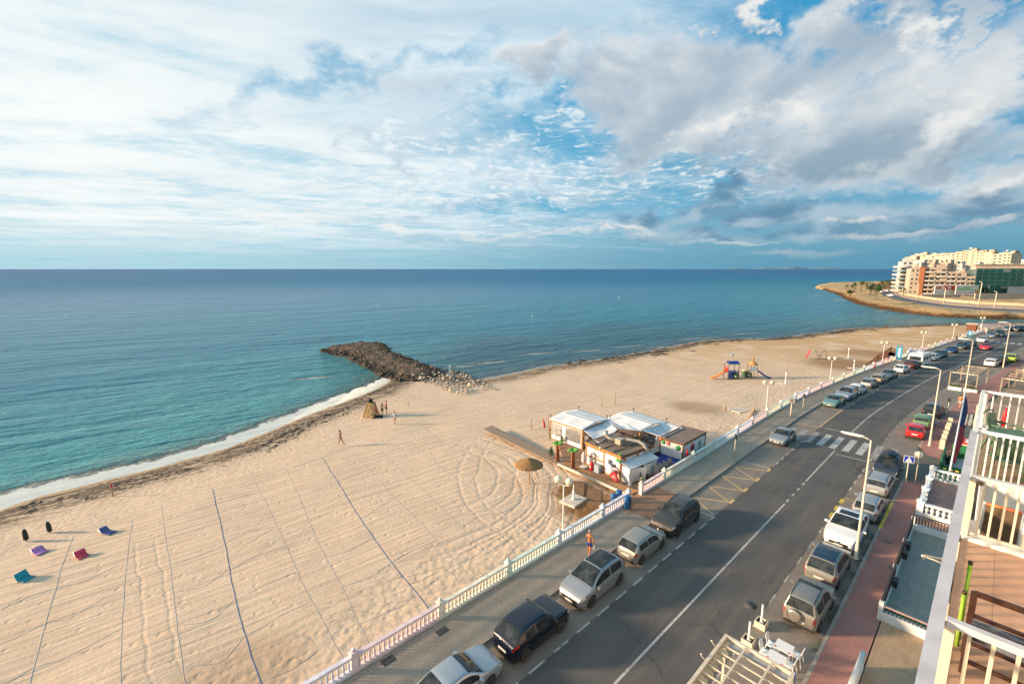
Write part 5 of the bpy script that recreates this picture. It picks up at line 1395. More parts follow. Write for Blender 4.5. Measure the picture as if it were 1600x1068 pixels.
# ------------------------------------------------------------------ playground
PLM = lambda n, c: pm('play_'+n, c, .35, .06, 3)
p = sandp(1137, 593); t = thing('play_tower', 'climbing tower with orange slide on its left side', 'play tower', p, .05)
for (x, y) in ((0, 0), (1.9, 0), (0, 1.5), (1.9, 1.5)):
    mb = MB(); mb.lathe((x, y, 0), [(.06, 0), (.06, 3.1), (.02, 3.16)], 8); mb.build('post', PLM('dark', (.12, .12, .14)), t)
mb = MB(); mb.b2(-.05, 1.95, -.05, 1.55, 1.25, 1.33); mb.build('platform', PLM('blue', (.02, .05, .25)), t)
mb = MB(); mb.slab([(-.1, -.1, 2.75), (2.0, -.1, 2.75), (2.0, .75, 3.15), (-.1, .75, 3.15)], .05); mb.build('roof_panel', PLM('blue', (.02, .05, .25)), t)
mb = MB(); mb.slab([(-.1, 1.6, 2.75), (-.1, .75, 3.15), (2.0, .75, 3.15), (2.0, 1.6, 2.75)], .05); mb.build('roof_panel', PLM('white', (.7, .7, .7)), t)
mb = MB(); mb.b2(-.02, .02, .1, 1.4, 1.4, 2.1); mb.build('side_panel', PLM('red', (.5, .03, .03)), t)
mb = MB(); mb.b2(.1, .8, -.02, .02, .2, 1.2); mb.build('climbing_panel', PLM('blue', (.02, .05, .25)), t)
mb = MB(); mb.tube([(.95, .75, 3.1), (.95, .75, 4.0)], .03, 6); mb.lathe((.95, .75, 4.0), [(.05, 0), (.22, .2), (.2, .4), (.05, .55)], 8); mb.build('mast', PLM('grey', (.25, .28, .33)), t)
mb = MB(); mb.tube([(0, .75, 1.35), (-.6, .75, 1.15), (-1.5, .75, .55), (-2.2, .75, .28), (-2.7, .75, .22)], .38, 8, flat=.35); mb.build('slide', PLM('orange', (.75, .20, .02)), t)
mb = MB(); mb.tube([(-.1, .35, 1.5), (-.3, .75, 1.9), (-.1, 1.15, 1.5)], .07, 6); mb.build('slide_hood', PLM('orange', (.75, .20, .02)), t)
p = sandp(1178, 592); t = thing('play_tower', 'climbing tower with dark blue slide on its right side', 'play tower', p, -.05)
for (x, y) in ((-.7, 0), (.5, 0), (-.7, 1.2), (.5, 1.2)):
    mb = MB(); mb.lathe((x, y, 0), [(.06, 0), (.06, 2.5), (.02, 2.56)], 8); mb.build('post', PLM('orangewood', (.5, .25, .08)), t)
mb = MB(); mb.b2(-.75, .55, -.05, 1.25, 1.35, 1.43); mb.build('platform', PLM('white', (.7, .7, .7)), t)
mb = MB(); mb.b2(-.7, .5, -.02, .02, 1.5, 2.2); mb.build('side_panel', PLM('white', (.7, .7, .7)), t)
mb = MB(); mb.lathe((-.1, .6, 2.5), [(.9, 0), (.5, .35), (.12, .6), (.16, .9), (.22, 1.1), (.05, 1.3)], 8); mb.build('roof', PLM('orange2', (.60, .27, .07)), t)
mb = MB(); mb.tube([(.5, .3, 1.5), (1.1, .3, 1.2), (1.9, .3, .6), (2.5, .3, .28), (2.9, .3, .22)], .42, 8, flat=.35); mb.build('slide', PLM('blue', (.012, .03, .28)), t)
mb = MB(); mb.tube([(-.7, .3, 1.45), (-1.6, .2, 1.55), (-2.0, .2, 1.4)], .28, 8, flat=.5); mb.build('tunnel', PLM('cream', (.7, .6, .35)), t)
for u, v, lb in ((1147, 591, 'green panel cube beside the orange slide tower'), (1167, 589, 'green panel cube beside the blue slide tower')):
    p = sandp(u, v); t = thing('play_cube', lb, 'play cube', p)
    for k in range(4):
        mb = MB(); an = k*math.pi/2; mb.box((.55*math.cos(an), .55*math.sin(an), .5), (.06, 1.05, .85), an); mb.build('panel', PLM('green', (.02, .13, .06)), t)
    mb = MB(); mb.lathe((0, -.585, .5), [(.2, -.03), (.2, .0), (.02, .0)], 10, axis='Y'); mb.build('window_ring', PLM('white', (.7, .7, .7)), t)
p = sandp(1157, 592); t = thing('rope_bridge', 'low wooden bridge frame between the two play towers', 'play frame', p)
for x in (-.9, -.3, .4, .9):
    mb = MB(); mb.lathe((x, .4, 0), [(.045, 0), (.045, 1.7)], 6); mb.build('post', PLM('orangewood', (.5, .25, .08)), t)
mb = MB(); mb.b2(-.9, .9, .2, .6, .35, .42); mb.build('deck', PLM('orangewood', (.5, .25, .08)), t)
mb = MB(); mb.bar((-.9, .4, 1.3), (.9, .4, 1.3), .04); mb.build('rail', PLM('orangewood', (.5, .25, .08)), t)
# climbing arches
p = sandp(1282, 561); t = thing('climbing_frame', 'metal climbing frame of round arches with a red panel', 'climbing frame', p, .1)
for k in range(4):
    mb = MB(); mb.tube([(-1.6+k*1.05+.9*math.cos(a_*math.pi/8), (k % 2)*.9, 1.75*math.sin(a_*math.pi/8)) for a_ in range(9)], .05, 6); mb.build('arch', PLM('steel', (.28, .24, .19)), t)
for z_ in (.8, 1.6):
    mb = MB(); mb.bar((-1.2, .4, z_), (1.4, .4, z_), .05); mb.build('rung', PLM('steel', (.28, .24, .19)), t)
mb = MB(); mb.slab([(-3.0, .2, .2), (-2.2, .2, 2.0), (-1.9, .9, 2.0), (-2.7, .9, .2)], .06); mb.build('climbing_panel', PLM('red', (.5, .03, .03)), t)
# beach showers farther off, small posts
for u, v, h, lb in ((1325, 560, 2.3, 'pale twin shower post on the damp sand'), (1334, 575, 1.6, 'white shower post close to the wooden ramp'), (1227, 599, 1.9, 'grey information post on the sand near the balustrade')):
    p = sandp(u, v); t = thing('shower_post', lb, 'post', p)
    mb = MB(); mb.lathe((0, 0, 0), [(.14, 0), (.10, .1), (.08, h*.8), (.14, h*.82), (.14, h)], 8); mb.build('column', M_WHITE, t)
    mb = MB(); mb.b2(-.9, .9, -.6, .6, -.05, .06); mb.build('base_slab', pm('pale_concrete', (.62, .52, .42), .85, .15, 3), t)
p = sandp(1156, 640); t = thing('concrete_slab', 'flat pale slab with two stub posts on the sand behind the balustrade', 'slab', p, .5)
mb = MB(); mb.b2(-1.3, 1.3, -.9, .9, -.05, .07); mb.build('base_slab', pm('pale_concrete', (.62, .52, .42), .85, .15, 3), t)
for x, y in ((-1.9, .9), (.9, -1.4)):
    mb = MB(); mb.lathe((x, y, 0), [(.12, 0), (.12, .6), (.04, .64)], 8); mb.build('stub', M_STICK, t)
p = sandp(1175, 647); mb = MB(); mb.b2(-2.2, 2.2, -.1, .1, 0, .16); o = mb.build('timber_beam', M_STICK); o.location = p; o.rotation_euler = (0, 0, .95); tag(o, 'long timber beam lying on the sand beside the pale slab', 'beam')
# ------------------------------------------------------------------ beach bar
M_WOOD = pm('orange_timber', (.42, .19, .055), .7, .3, 3); M_WOODD = pm('brown_timber', (.17, .085, .045), .8, .3, 3)
M_PANEL = pm('white_panel', (.72, .70, .66), .6, .10, 1.5); M_CANV = pm('white_canvas', (.74, .73, .71), .8, .06, 1.2); M_SAIL = pm('thin_sail', (.62, .64, .66), .7, .15, 1.)
M_ROOF, b = nodemat('reed_roofing'); P = texco('Object'); x, y, z = separate(P)
n = noise(combine(x*.7, y*9., 0.), 1.3, 4, .6); n2 = noise(P, .9, 4, .6); plug(mixc(sstep(.35, .65, n*.6+n2*.4), (.25, .185, .135), (.15, .115, .095)), b, 'Base Color'); b.inputs['Roughness'].default_value = .9; setbump(b, n, .8, .03)
M_GREEN = pm('bright_green', (.13, .42, .05), .6, .2, 4); M_DGREEN = pm('disc_green', (.02, .22, .06), .6); M_REDP = pm('red_plastic', (.62, .02, .025), .35, .05, 4); M_ORP = pm('orange_plastic', (.70, .16, .03), .5)
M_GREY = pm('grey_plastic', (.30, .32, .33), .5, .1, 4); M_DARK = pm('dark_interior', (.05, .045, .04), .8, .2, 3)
def bx(t, name, x0, x1, y0, y1, z0, z1, m): mb = MB(); mb.b2(x0, x1, y0, y1, z0, z1); return mb.build(name, m, t)
def disc(t, c, r, m, axis='X', name='paper_disc'):
    mb = MB(); mb.lathe(c, [(r, -.015), (r, .015), (.01, .02)], 14, axis=axis); return mb.build(name, m, t)
# main hut
W_, D_ = 4.25, 4.15; HT = 2.25
t = thing('beach_bar_hut', 'main white and orange timber hut of the beach bar with a duct on its roof', 'hut', (9.68, 38.35, ZD), math.radians(37))
bx(t, 'floor', .05, W_-.05, .05, D_-.05, 0, .06, M_WOODD)
for (a, b_) in ((0, 0), (W_, 0), (0, D_), (W_, D_), (0, D_*.46)):
    bx(t, 'post', a-.07, a+.07, b_-.07, b_+.07, 0, HT, M_WOOD)
# left face x=0: solid panel by the corner, shutters beyond
bx(t, 'wall_panel', -.03, .03, .07, D_*.46-.07, .12, HT-.2, M_PANEL)
f = bx(t, 'hatch', -.05, -.032, .95, 1.30, 1.15, 1.50, M_DARK)
for (y0, y1, z0, z1) in ((.89, 1.36, 1.50, 1.56), (.89, 1.36, 1.09, 1.15), (.89, .95, 1.15, 1.5), (1.30, 1.36, 1.15, 1.5)): bx(f, 'frame', -.07, -.03, y0, y1, z0, z1, M_WOODD)
for i in range(2):
    y0 = D_*.46+.09+i*(D_*.54-.1)/2; y1 = y0+(D_*.54-.1)/2-.07
    bx(t, 'shutter', -.03, .02, y0, y1, 1.10, HT-.32, M_PANEL); bx(t, 'lower_panel', -.03, .02, y0, y1, .15, .98, M_PANEL)
bx(t, 'counter_rail', -.11, .05, D_*.46+.07, D_-.07, .99, 1.08, M_WOOD); bx(t, 'foot_rail', -.06, .04, .07, D_-.07, 0, .12, M_WOOD)
bx(t, 'wall_panel', .07, W_-.07, -.03, .03, .12, HT-.16, M_PANEL); bx(t, 'wall_panel', W_-.03, W_+.03, .07, D_-.07, .12, HT-.16, M_PANEL); bx(t, 'wall_panel', .07, W_-.07, D_-.03, D_+.03, .12, HT-.16, M_PANEL)
for (x0, x1, y0, y1) in ((-.12, -.06, -.12, D_+.12), (W_+.06, W_+.12, -.12, D_+.12), (-.06, W_+.06, -.12, -.06), (-.06, W_+.06, D_+.06, D_+.12)):
    bx(t, 'fascia', x0, x1, y0, y1, HT-.22, HT+.06, M_WOOD if x0 < -.1 else M_WOODD)
rf = MB(); rf.grid(lambda a, b_: (-.05+(W_+.1)*a, -.05+(D_+.1)*b_, HT+.03+.06*math.sin(a*9)*math.sin(b_*3)), 18, 8); rf.build('roof', M_ROOF, t)
for i in range(3): bx(t, 'roof_batten', -.04, W_+.04, .9+i*1.1, .98+i*1.1, HT+.085, HT+.13, M_WOODD)
disc(t, (-.075, .35, HT-.42), .16, M_GREEN); disc(t, (-.075, .05, HT-.46), .17, M_DGREEN); disc(t, (.45, -.075, HT-.42), .16, M_ORP, 'Y'); disc(t, (2.3, -.075, HT-.40), .18, M_ORP, 'Y'); disc(t, (3.7, -.075, HT-.35), .18, M_DGREEN, 'Y')
mb = MB(); mb.box((.05, .2, HT+.12), (.35, .25, .05), .4); mb.build('green_cloth', M_GREEN, t)
M_DUCT = pm('duct_metal', (.55, .47, .36), .4, .15, 3, metal=.5)
d = thing('extractor_duct', 'pale metal extractor duct with a box and a bent pipe on the hut roof', 'duct', t.location+Vector((0, 0, HT+.1)), math.radians(37))
bx(d, 'fan_box', 1.7, 2.35, 1.5, 2.15, .0, .55, M_DUCT)
mb = MB(); mb.tube([(1.9, 2.1, .3), (1.7, 2.9, .35), (1.65, 3.2, .6), (1.65, 3.3, .95)], [.17, .17, .2, .24], 10); mb.build('intake', M_DUCT, d)
mb = MB(); mb.tube([(2.35, 1.7, .35), (2.9, 1.1, .38), (3.2, .55, .36), (3.3, .1, .22), (3.32, -.22, -.1), (3.32, -.26, -.5)], .17, 10); mb.build('bent_pipe', M_DUCT, d)
lp_ = thing('wall_lamp', 'small pale lamp fixed on the orange beam of the hut', 'lamp', t.matrix_world @ Vector((0, 0, 0)) if False else (9.68+2.3*math.cos(math.radians(127))+.15*math.cos(math.radians(217)), 38.35+2.3*math.sin(math.radians(127))+.15*math.sin(math.radians(217)), ZD+HT-.05))
mb = MB(); mb.lathe((0, 0, 0), [(.05, 0), (.12, .08), (.10, .2), (.03, .26)], 8); mb.build('shade', M_GLOBE, lp_); mb = MB(); mb.b2(-.03, .12, -.03, .03, -.03, .0); mb.build('bracket', M_TRIM, lp_)
# lean-to store
s_ = thing('white_store', 'white lean-to store with open door panels against the hut, facing the promenade', 'shed', (9.68, 38.35, ZD), math.radians(37))
bx(s_, 'side_wall', .05, .09, -1.0, -.06, 0, 1.42, M_PANEL); bx(s_, 'side_wall', 3.95, 3.99, -1.0, -.06, 0, 1.42, M_PANEL)
mb = MB(); mb.slab([(-.05, -1.12, 1.40), (4.1, -1.12, 1.40), (4.1, -.05, 1.68), (-.05, -.05, 1.68)], .04); mb.build('roof', M_PANEL, s_)
for x0, x1, op in ((.12, 1.0, 0.), (1.04, 1.95, -.5), (2.0, 2.9, -.12), (3.0, 3.9, 0.)):
    mb = MB(); mb.M = Matrix.Translation((x0, -1.0, 0)) @ Matrix.Rotation(op, 4, 'Z'); mb.b2(0, x1-x0, -.02, .02, .03, 1.28); mb.build('door_panel', M_PANEL, s_)
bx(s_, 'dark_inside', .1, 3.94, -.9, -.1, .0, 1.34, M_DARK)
# folding board leaning at the corner, barrel, canoe board
def atH(x, y, z=0.): 
    a = math.radians(37); return Vector((9.68+x*math.cos(a)-y*math.sin(a), 38.35+x*math.sin(a)+y*math.cos(a), ZD+z))
def tH(name, lb, cat, x, y, z=0, rz=0): return thing(name, lb, cat, atH(x, y, z), math.radians(37)+rz)
q = tH('folding_board', 'narrow white board leaning out at the corner of the white store', 'board', -.15, -1.15)
mb = MB(); mb.slab([(0, 0, .05), (.16, -.05, .05), (.30, .25, 1.0), (.14, .3, 1.0)], .04); mb.build('board', M_PANEL, q); bx(q, 'foot', -.1, .25, -.12, .12, 0, .05, M_PANEL)
q = tH('wooden_barrel', 'small upright log stool in front of the white store doors', 'stool', .9, -1.55)
mb = MB(); mb.lathe((0, 0, 0), [(.13, 0), (.15, .2), (.13, .5), (.12, .55)], 10); mb.build('drum', pm('pale_log', (.45, .33, .20), .8, .2, 5), q); mb = MB(); mb.lathe((0, 0, .55), [(.16, 0), (.16, .05), (.02, .06)], 10); mb.build('seat', pm('pale_log', (.45, .33, .20), .8, .2, 5), q)
q = tH('dark_post', 'dark drum between the store doors and the stacked chairs', 'drum', 1.9, -1.5); mb = MB(); mb.lathe((0, 0, 0), [(.14, 0), (.15, .5), (.12, .7)], 10); mb.build('drum', M_TRIM, q); mb = MB(); mb.lathe((0, 0, .7), [(.15, 0), (.02, .05)], 10); mb.build('lid', M_GREY, q)
q = tH('red_canoe', 'red and white canoe board leaning against the white wall of the hut', 'canoe', -.55, .35, 0, 0)
prof = [(0, .04, .02), (.15, .20, .07), (.5, .30, .10), (1.0, .28, .10), (1.5, .20, .08), (1.9, .05, .03)]
def canoe(i0, i1, m, nm):
    mb = MB(); vs = []; fs = []; n = 8
    for s1, w, h in prof[i0:i1]:
        for k in range(n):
            an = 2*math.pi*k/n; vs.append((s1, w*math.cos(an), h*math.sin(an)))
    L_ = i1-i0
    for i in range(L_-1):
        for k in range(n): fs.append((i*n+k, i*n+(k+1) % n, (i+1)*n+(k+1) % n, (i+1)*n+k))
    fs += [tuple(range(n)), tuple((L_-1)*n+k for k in range(n))]
    mb.M = Matrix.Translation((-.25, -.75, .12)) @ Matrix.Rotation(math.radians(80), 4, 'Z') @ Matrix.Rotation(math.radians(-42), 4, 'Y') @ Matrix.Rotation(math.radians(-50), 4, 'X')
    mb.add(vs, fs, 0, True); return mb, mb.build(nm, m, q)
mb, h1 = canoe(0, 4, M_REDP, 'hull'); _, h2 = canoe(3, 6, M_PANEL, 'hull_end')
Mx = mb.M
mb = MB(); mb.M = Mx
pts = [(.25, -.12), (.30, .02), (.24, .12), (.36, .10), (.40, -.04), (.36, -.14), (.48, -.10), (.50, .08), (.46, .14), (.58, .12), (.60, -.06), (.56, -.15), (.70, -.12), (.72, .10)]
mb.tube([(a, b_, .115) for a, b_ in pts], .016, 4); mb.build('script_marks', M_PANEL, q)
q = tH('blue_paddle', 'thin paddle with blue blade leaning on the hut wall above the canoe', 'paddle', -.45, .1)
mb = MB(); mb.tube([(-.25, -.4, .1), (.30, .95, 1.25)], .022, 6); mb.build('shaft', M_TRIM, q); mb = MB(); mb.slab([(.20, .75, 1.15), (.32, .72, 1.15), (.40, 1.05, 1.5), (.28, 1.08, 1.5)], .03); mb.build('blade', pm('sky_blue', (.05, .33, .55), .4), q)
q = tH('round_red_sign', 'round pink and red ring leaning beside the canoe', 'ring', -.35, .25); mb = MB(); mb.M = Matrix.Translation((0, 0, .72)) @ Matrix.Rotation(.3, 4, 'Y'); mb.lathe((0, 0, 0), [(.13, -.05), (.23, -.05), (.27, 0), (.23, .05), (.13, .05)], 14, axis='X'); mb.build('ring', pm('pink_red', (.65, .10, .12), .5), q); mb = MB(); mb.M = Matrix.Translation((0, 0, .35)); mb.b2(-.02, .02, -.03, .03, 0, .15); mb.build('strut', M_TRIM, q)
q = tH('menu_board', 'small dark menu board on the hut wall above the red ring', 'board', -.12, .72, 1.0); bx(q, 'board', -.03, .01, -.17, .17, 0, .30, M_DARK); bx(q, 'frame', -.035, .015, -.20, .20, .30, .34, M_GREY)
q = tH('red_bin', 'red drum with round white mark beside the shutter front', 'bin', -.45, 3.0); mb = MB(); mb.lathe((0, 0, 0), [(.19, 0), (.22, .1), (.22, .6), (.18, .66)], 12); mb.build('drum', M_REDP, q); mb = MB(); mb.lathe((0, 0, .66), [(.20, 0), (.14, .1), (.02, .14)], 12); mb.build('lid', M_REDP, q); disc(q, (-.225, 0, .35), .09, M_PANEL)
q = tH('cup_figure', 'white and pink ice cream cup figure on a square base at the hut corner', 'figure', -.6, 3.9)
bx(q, 'base', -.35, .35, -.3, .3, 0, .06, M_PANEL); mb = MB(); mb.lathe((0, 0, .06), [(.06, 0), (.05, .3), (.20, .45), (.24, .75), (.18, .85), (.24, 1.0), (.22, 1.15), (.13, 1.3), (.15, 1.4), (.05, 1.5)], 12); mb.build('cup', pm('pale_pink', (.72, .58, .54), .5, .2, 4), q)
q = tH('blue_grey_display', 'grey blue ice cream display chest in front of the shutters', 'display', -.35, 2.35); bx(q, 'chest', -.2, .2, -.28, .28, 0, .7, pm('display_blue', (.30, .38, .45), .5, .2, 5)); bx(q, 'lid', -.21, .21, -.29, .29, .7, .76, M_GREY)
# second hut
W2, D2 = 4.75, 2.35
t = thing('small_hut', 'smaller flat roofed hut right against the promenade, painted with a palm tree', 'hut', (16.3, 41.25, ZD), math.radians(43))
for (a, b_) in ((0, 0), (W2, 0), (0, D2), (W2, D2)): bx(t, 'post', a-.06, a+.06, b_-.06, b_+.06, 0, HT, M_WOODD)
for (x0, x1, y0, y1) in ((-.1, -.05, -.1, D2+.1), (W2+.05, W2+.1, -.1, D2+.1), (-.05, W2+.05, -.1, -.05), (-.05, W2+.05, D2+.05, D2+.1)): bx(t, 'fascia', x0, x1, y0, y1, HT-.16, HT+.05, M_WOODD)
bx(t, 'wall_panel', -.02, .02, .07, D2-.07, .05, HT-.16, M_PANEL); bx(t, 'wall_panel', .07, W2-.07, -.02, .02, .05, HT-.16, M_PANEL); bx(t, 'wall_panel', .07, W2-.07, D2-.02, D2+.02, .05, HT-.16, M_PANEL)
bx(t, 'roof', -.04, W2+.04, -.04, D2+.04, HT-.02, HT+.02, M_ROOF)
disc(t, (-.06, .45, HT-.5), .26, M_DGREEN); disc(t, (-.06, 1.5, HT-.33), .22, pm('disc_pink', (.65, .15, .15), .6)); disc(t, (-.06, 2.0, HT-.36), .2, M_DGREEN); disc(t, (-.12, 2.25, HT-.08), .16, M_ORP)
# wall paintings: red disc with a dark figure, and a palm
e = disc(t, (1.95, -.035, 1.42), .42, pm('disc_red', (.60, .06, .07), .6), 'Y', 'painted_disc')
mb = MB(); mb.lathe((1.95, -.06, 1.35), [(.22, -.005), (.22, .005)], 8, axis='Y'); mb.b2(1.72, 2.12, -.064, -.056, .88, 1.25); mb.build('dark_figure', pm('ink', (.015, .012, .015), .7), e)
p_ = MB(); p_.b2(3.52, 3.60, -.034, -.026, .5, 1.35); o = p_.build('painted_trunk', pm('ink_brown', (.08, .04, .02), .8), t)
for k in range(8):
    an = k*math.pi/4+.2; mb = MB(); cx, cz = 3.56, 1.40
    mb.slab([(cx, -.03, cz), (cx+.22*math.cos(an-.22), -.03, cz+.22*math.sin(an-.22)), (cx+.44*math.cos(an), -.03, cz+.44*math.sin(an)), (cx+.22*math.cos(an+.22), -.03, cz+.22*math.sin(an+.22))], .008); mb.build('painted_leaf', pm('painted_green', (.03, .20, .09), .7), o)
def at2(x, y, z=0.):
    a = math.radians(43); return Vector((16.3+x*math.cos(a)-y*math.sin(a), 41.25+x*math.sin(a)+y*math.cos(a), ZD+z))
q = thing('red_umbrella', 'closed red umbrella at the corner of the painted hut', 'umbrella', at2(.25, -.32)); mb = MB(); mb.lathe((0, 0, .1), [(.10, 0), (.26, .1), (.20, .5), (.12, .9), (.14, 1.25), (.05, 1.7)], 10); mb.build('canopy', M_REDP, q); mb = MB(); mb.lathe((0, 0, 0), [(.02, 0), (.02, 1.95)], 6); mb.build('pole', M_GREY, q)
q = thing('dark_bench', 'dark bench under the red painted disc', 'bench', at2(1.7, -.3), math.radians(43)); bx(q, 'seat', -.7, .5, -.2, .2, .38, .45, M_TRIM); bx(q, 'backrest', -.7, .5, .14, .2, .45, .85, M_TRIM)
for x_ in (-.65, .4): bx(q, 'leg', x_, x_+.06, -.18, .18, 0, .38, M_TRIM)
q = thing('blue_box', 'blue covered box beside the dark bench', 'box', at2(3.0, -.3), math.radians(43)); bx(q, 'box', -.5, .5, -.22, .22, 0, .5, pm('tarp_blue', (.008, .03, .23), .6, .3, 3)); bx(q, 'lid', -.52, .52, -.24, .24, .5, .55, pm('tarp_blue', (.008, .03, .23)))
# blue tarpaulin over stacked things
rnd = random.Random(3)
q = thing('blue_tarpaulin', 'blue tarpaulin spread over goods between the two huts', 'tarpaulin', gp(1043, 722, -.1), math.radians(43))
def tarp(a, b_):
    e = min(a, 1-a, b_, 1-b_); z = .62*min(1, e*9)**.6
    n_ = mnoise.noise(Vector((a*5, b_*5, 1.5)))
    return (-1.9+3.9*a, -1.35+2.9*b_, -.28+z+n_*.16*min(1, e*6)+.03*math.sin(a*31+b_*8))
mb = MB(); mb.grid(tarp, 34, 26); mb.build('sheet', pm('tarp_blue', (.008, .03, .23)), q)
q = thing('red_drum', 'small red drum at the end of the stacked chairs', 'drum', gp(1044, 738, -.15)); mb = MB(); mb.lathe((0, 0, -.2), [(.13, 0), (.14, .3), (.12, .62)], 10); mb.build('drum', M_ORP, q); mb = MB(); mb.lathe((0, 0, .42), [(.14, 0), (.02, .05)], 10); mb.build('lid', M_REDP, q)
# marquees
def marquee(x, y, ang, W, D, lb, glazed):
    t = thing('marquee', lb, 'marquee', (x, y, ZD), math.radians(ang)); h = 2.2
    for (a, b_) in ((0, 0), (W, 0), (0, D), (W, D)): bx(t, 'post', a-.08, a+.08, b_-.08, b_+.08, 0, h, M_WOOD)
    for (x0, x1, y0, y1) in ((-.1, .06, -.1, D+.1), (W-.06, W+.1, -.1, D+.1), (.06, W-.06, -.1, .06), (.06, W-.06, D-.06, D+.1)): bx(t, 'beam', x0, x1, y0, y1, h-.18, h, M_WOOD)
    for sg in (0, 1):
        mb = MB(); x0, x1 = (-.16, W/2) if sg == 0 else (W/2, W+.16); z0, z1 = (h+.03, h+.36) if sg == 0 else (h+.36, h+.03)
        mb.grid(lambda a, b_: (x0+(x1-x0)*a, -.16+(D+.32)*b_, z0+(z1-z0)*a-.03*math.sin(a*math.pi)*abs(math.sin(b_*6))), 8, 14); o = mb.build('canvas_roof', M_CANV, t); so = o.modifiers.new('s', 'SOLIDIFY'); so.thickness = .02
    for (a, b_) in ((W, D), (0, D), (W, 0)):
        mb = MB(); mb.tube([(a, b_, h), (a, b_, h+.4)], .03, 6); mb.lathe((a, b_, h+.38), [(.05, 0), (.09, .06), (.05, .14)], 8); mb.build('finial', M_TRIM, t)
    if glazed:
        for y0, y1 in ((.12, D*.52), (D*.60, D-.12)):
            f = bx(t, 'window_frame', -.03, .03, y0, y1, h-.28, h-.2, M_PANEL); bx(f, 'mullion', -.03, .03, y0, y0+.06, .1, h-.28, M_PANEL); bx(f, 'mullion', -.03, .03, y1-.06, y1, .1, h-.28, M_PANEL)
            mb = MB(); mb.b2(-.008, .008, y0+.06, y1-.06, .5, h-.28); g = mb.build('clear_sheet', pm('clear_sheet', (.9, .92, .93), .08, alpha=.10, spec=.4), f)
            bx(t, 'lower_panel', -.03, .03, y0+.06, y1-.06, .08, .5, M_PANEL)
        bx(t, 'pier', -.05, .05, D*.52, D*.60, .05, h-.2, M_PANEL)
    return t
MA = (7.35, 45.35, 41.); 
marquee(7.35, 45.35, 42, 4.8, 4.5, 'left white canopied marquee with clear side sheets, farthest out on the sand', True)
marquee(13.2, 44.9, 36, 4.5, 4.5, 'right white canopied marquee between the two huts', False)
def sail(pts, lb, sag=.35):
    A, B, C_, D = [Vector(p) for p in pts]; t = thing('shade_sail', lb, 'shade sail', A); mb = MB()
    def fn(a, b_):
        p = A.lerp(B, a).lerp(D.lerp(C_, a), b_)-A; e = 4*a*(1-a)*4*b_*(1-b_)
        p.z += -sag*e**.6+.08*mnoise.noise(Vector((a*4, b_*4, 2)))*min(1, e*2); return p
    mb.grid(fn, 20, 16); o = mb.build('cloth', M_SAIL, t); so = o.modifiers.new('s', 'SOLIDIFY'); so.thickness = .012
    for i, p in enumerate((A, B, C_, D)):
        mb = MB(); mb.lathe(p-A, [(.03, -.03), (.03, .03)], 6); mb.build('ring', M_CHROME, t)
sail([gp(911, 671, 1.75), gp(936, 692, 1.95), gp(966, 670, 1.9), gp(950, 654, 1.9)], 'creased grey white sail between the left marquee and the main hut', .25)
sail([gp(951, 655, 1.9), gp(968, 669, 2.05), gp(1000, 673, 1.9), gp(975, 662, 2.0)], 'small sail bridging the two marquees behind the main hut', .1)
sail([gp(1005, 672, 1.9), gp(1038, 683, 1.95), gp(1068, 668, 1.95), gp(1039, 659, 2.0)], 'white hanging sail between the right marquee and the painted hut', .5)
# tables and chairs under the marquees
M_CH = pm('metal_chair', (.38, .37, .35), .4, .1, 3, metal=.4)
def bar_chair():
    t = thing('bar_chair', 'x', 'chair')
    bx(t, 'seat', -.2, .2, -.2, .2, .43, .46, M_CH); bx(t, 'backrest', -.2, .2, .17, .20, .55, .85, M_CH)
    for sx in (-1, 1):
        for sy in (-1, 1): mb = MB(); mb.bar((sx*.18, sy*.18, 0), (sx*.18, sy*.17, .85 if sy > 0 else .43), .025); mb.build('leg', M_CH, t)
    return t
def bar_table():
    t = thing('bar_table', 'x', 'table'); bx(t, 'tabletop', -.35, .35, -.35, .35, .72, .75, M_WOODD); bx(t, 'leg', -.04, .04, -.04, .04, .03, .72, M_CH); bx(t, 'foot', -.22, .22, -.22, .22, 0, .03, M_CH); return t
bc = bar_chair(); bt = bar_table(); fc = ft = True; rnd = random.Random(9)
def loc42(ox, oy, ang, x, y): a = math.radians(ang); return Vector((ox+x*math.cos(a)-y*math.sin(a), oy+x*math.sin(a)+y*math.cos(a), ZD))
for (ox, oy, ang, where) in ((7.35, 45.35, 42, 'left'), (13.2, 44.9, 36, 'right')):
    for i in range(2):
        for j in range(2):
            p = loc42(ox, oy, ang, 1.1+i*2.3, 1.1+j*2.1); lb = '%s dark topped table under the %s marquee, %s row' % ('second' if i else 'first', where, 'sea side' if j else 'near')
            if ft: bt.location = p; bt.rotation_euler = (0, 0, .7); bt['label'] = lb; bt['group'] = 'tables under the marquees'; ft = False
            else: copy_tree(bt, p, .7+rnd.uniform(-.1, .1), lb, 'tables under the marquees')
            for k in (-1, 1):
                p2 = loc42(ox, oy, ang, 1.1+i*2.3, 1.1+j*2.1+k*.62); lb = 'grey chair %s the %s %s table under the %s marquee' % ('behind' if k > 0 else 'before', 'second' if i else 'first', 'sea side' if j else 'near row', where); rz = math.radians(ang)+(0 if k > 0 else math.pi)+rnd.uniform(-.3, .3)
                if fc: bc.location = p2; bc.rotation_euler = (0, 0, rz); bc['label'] = lb; bc['group'] = 'chairs under the %s marquee' % where; fc = False
                else: copy_tree(bc, p2, rz, lb, 'chairs under the %s marquee' % where)
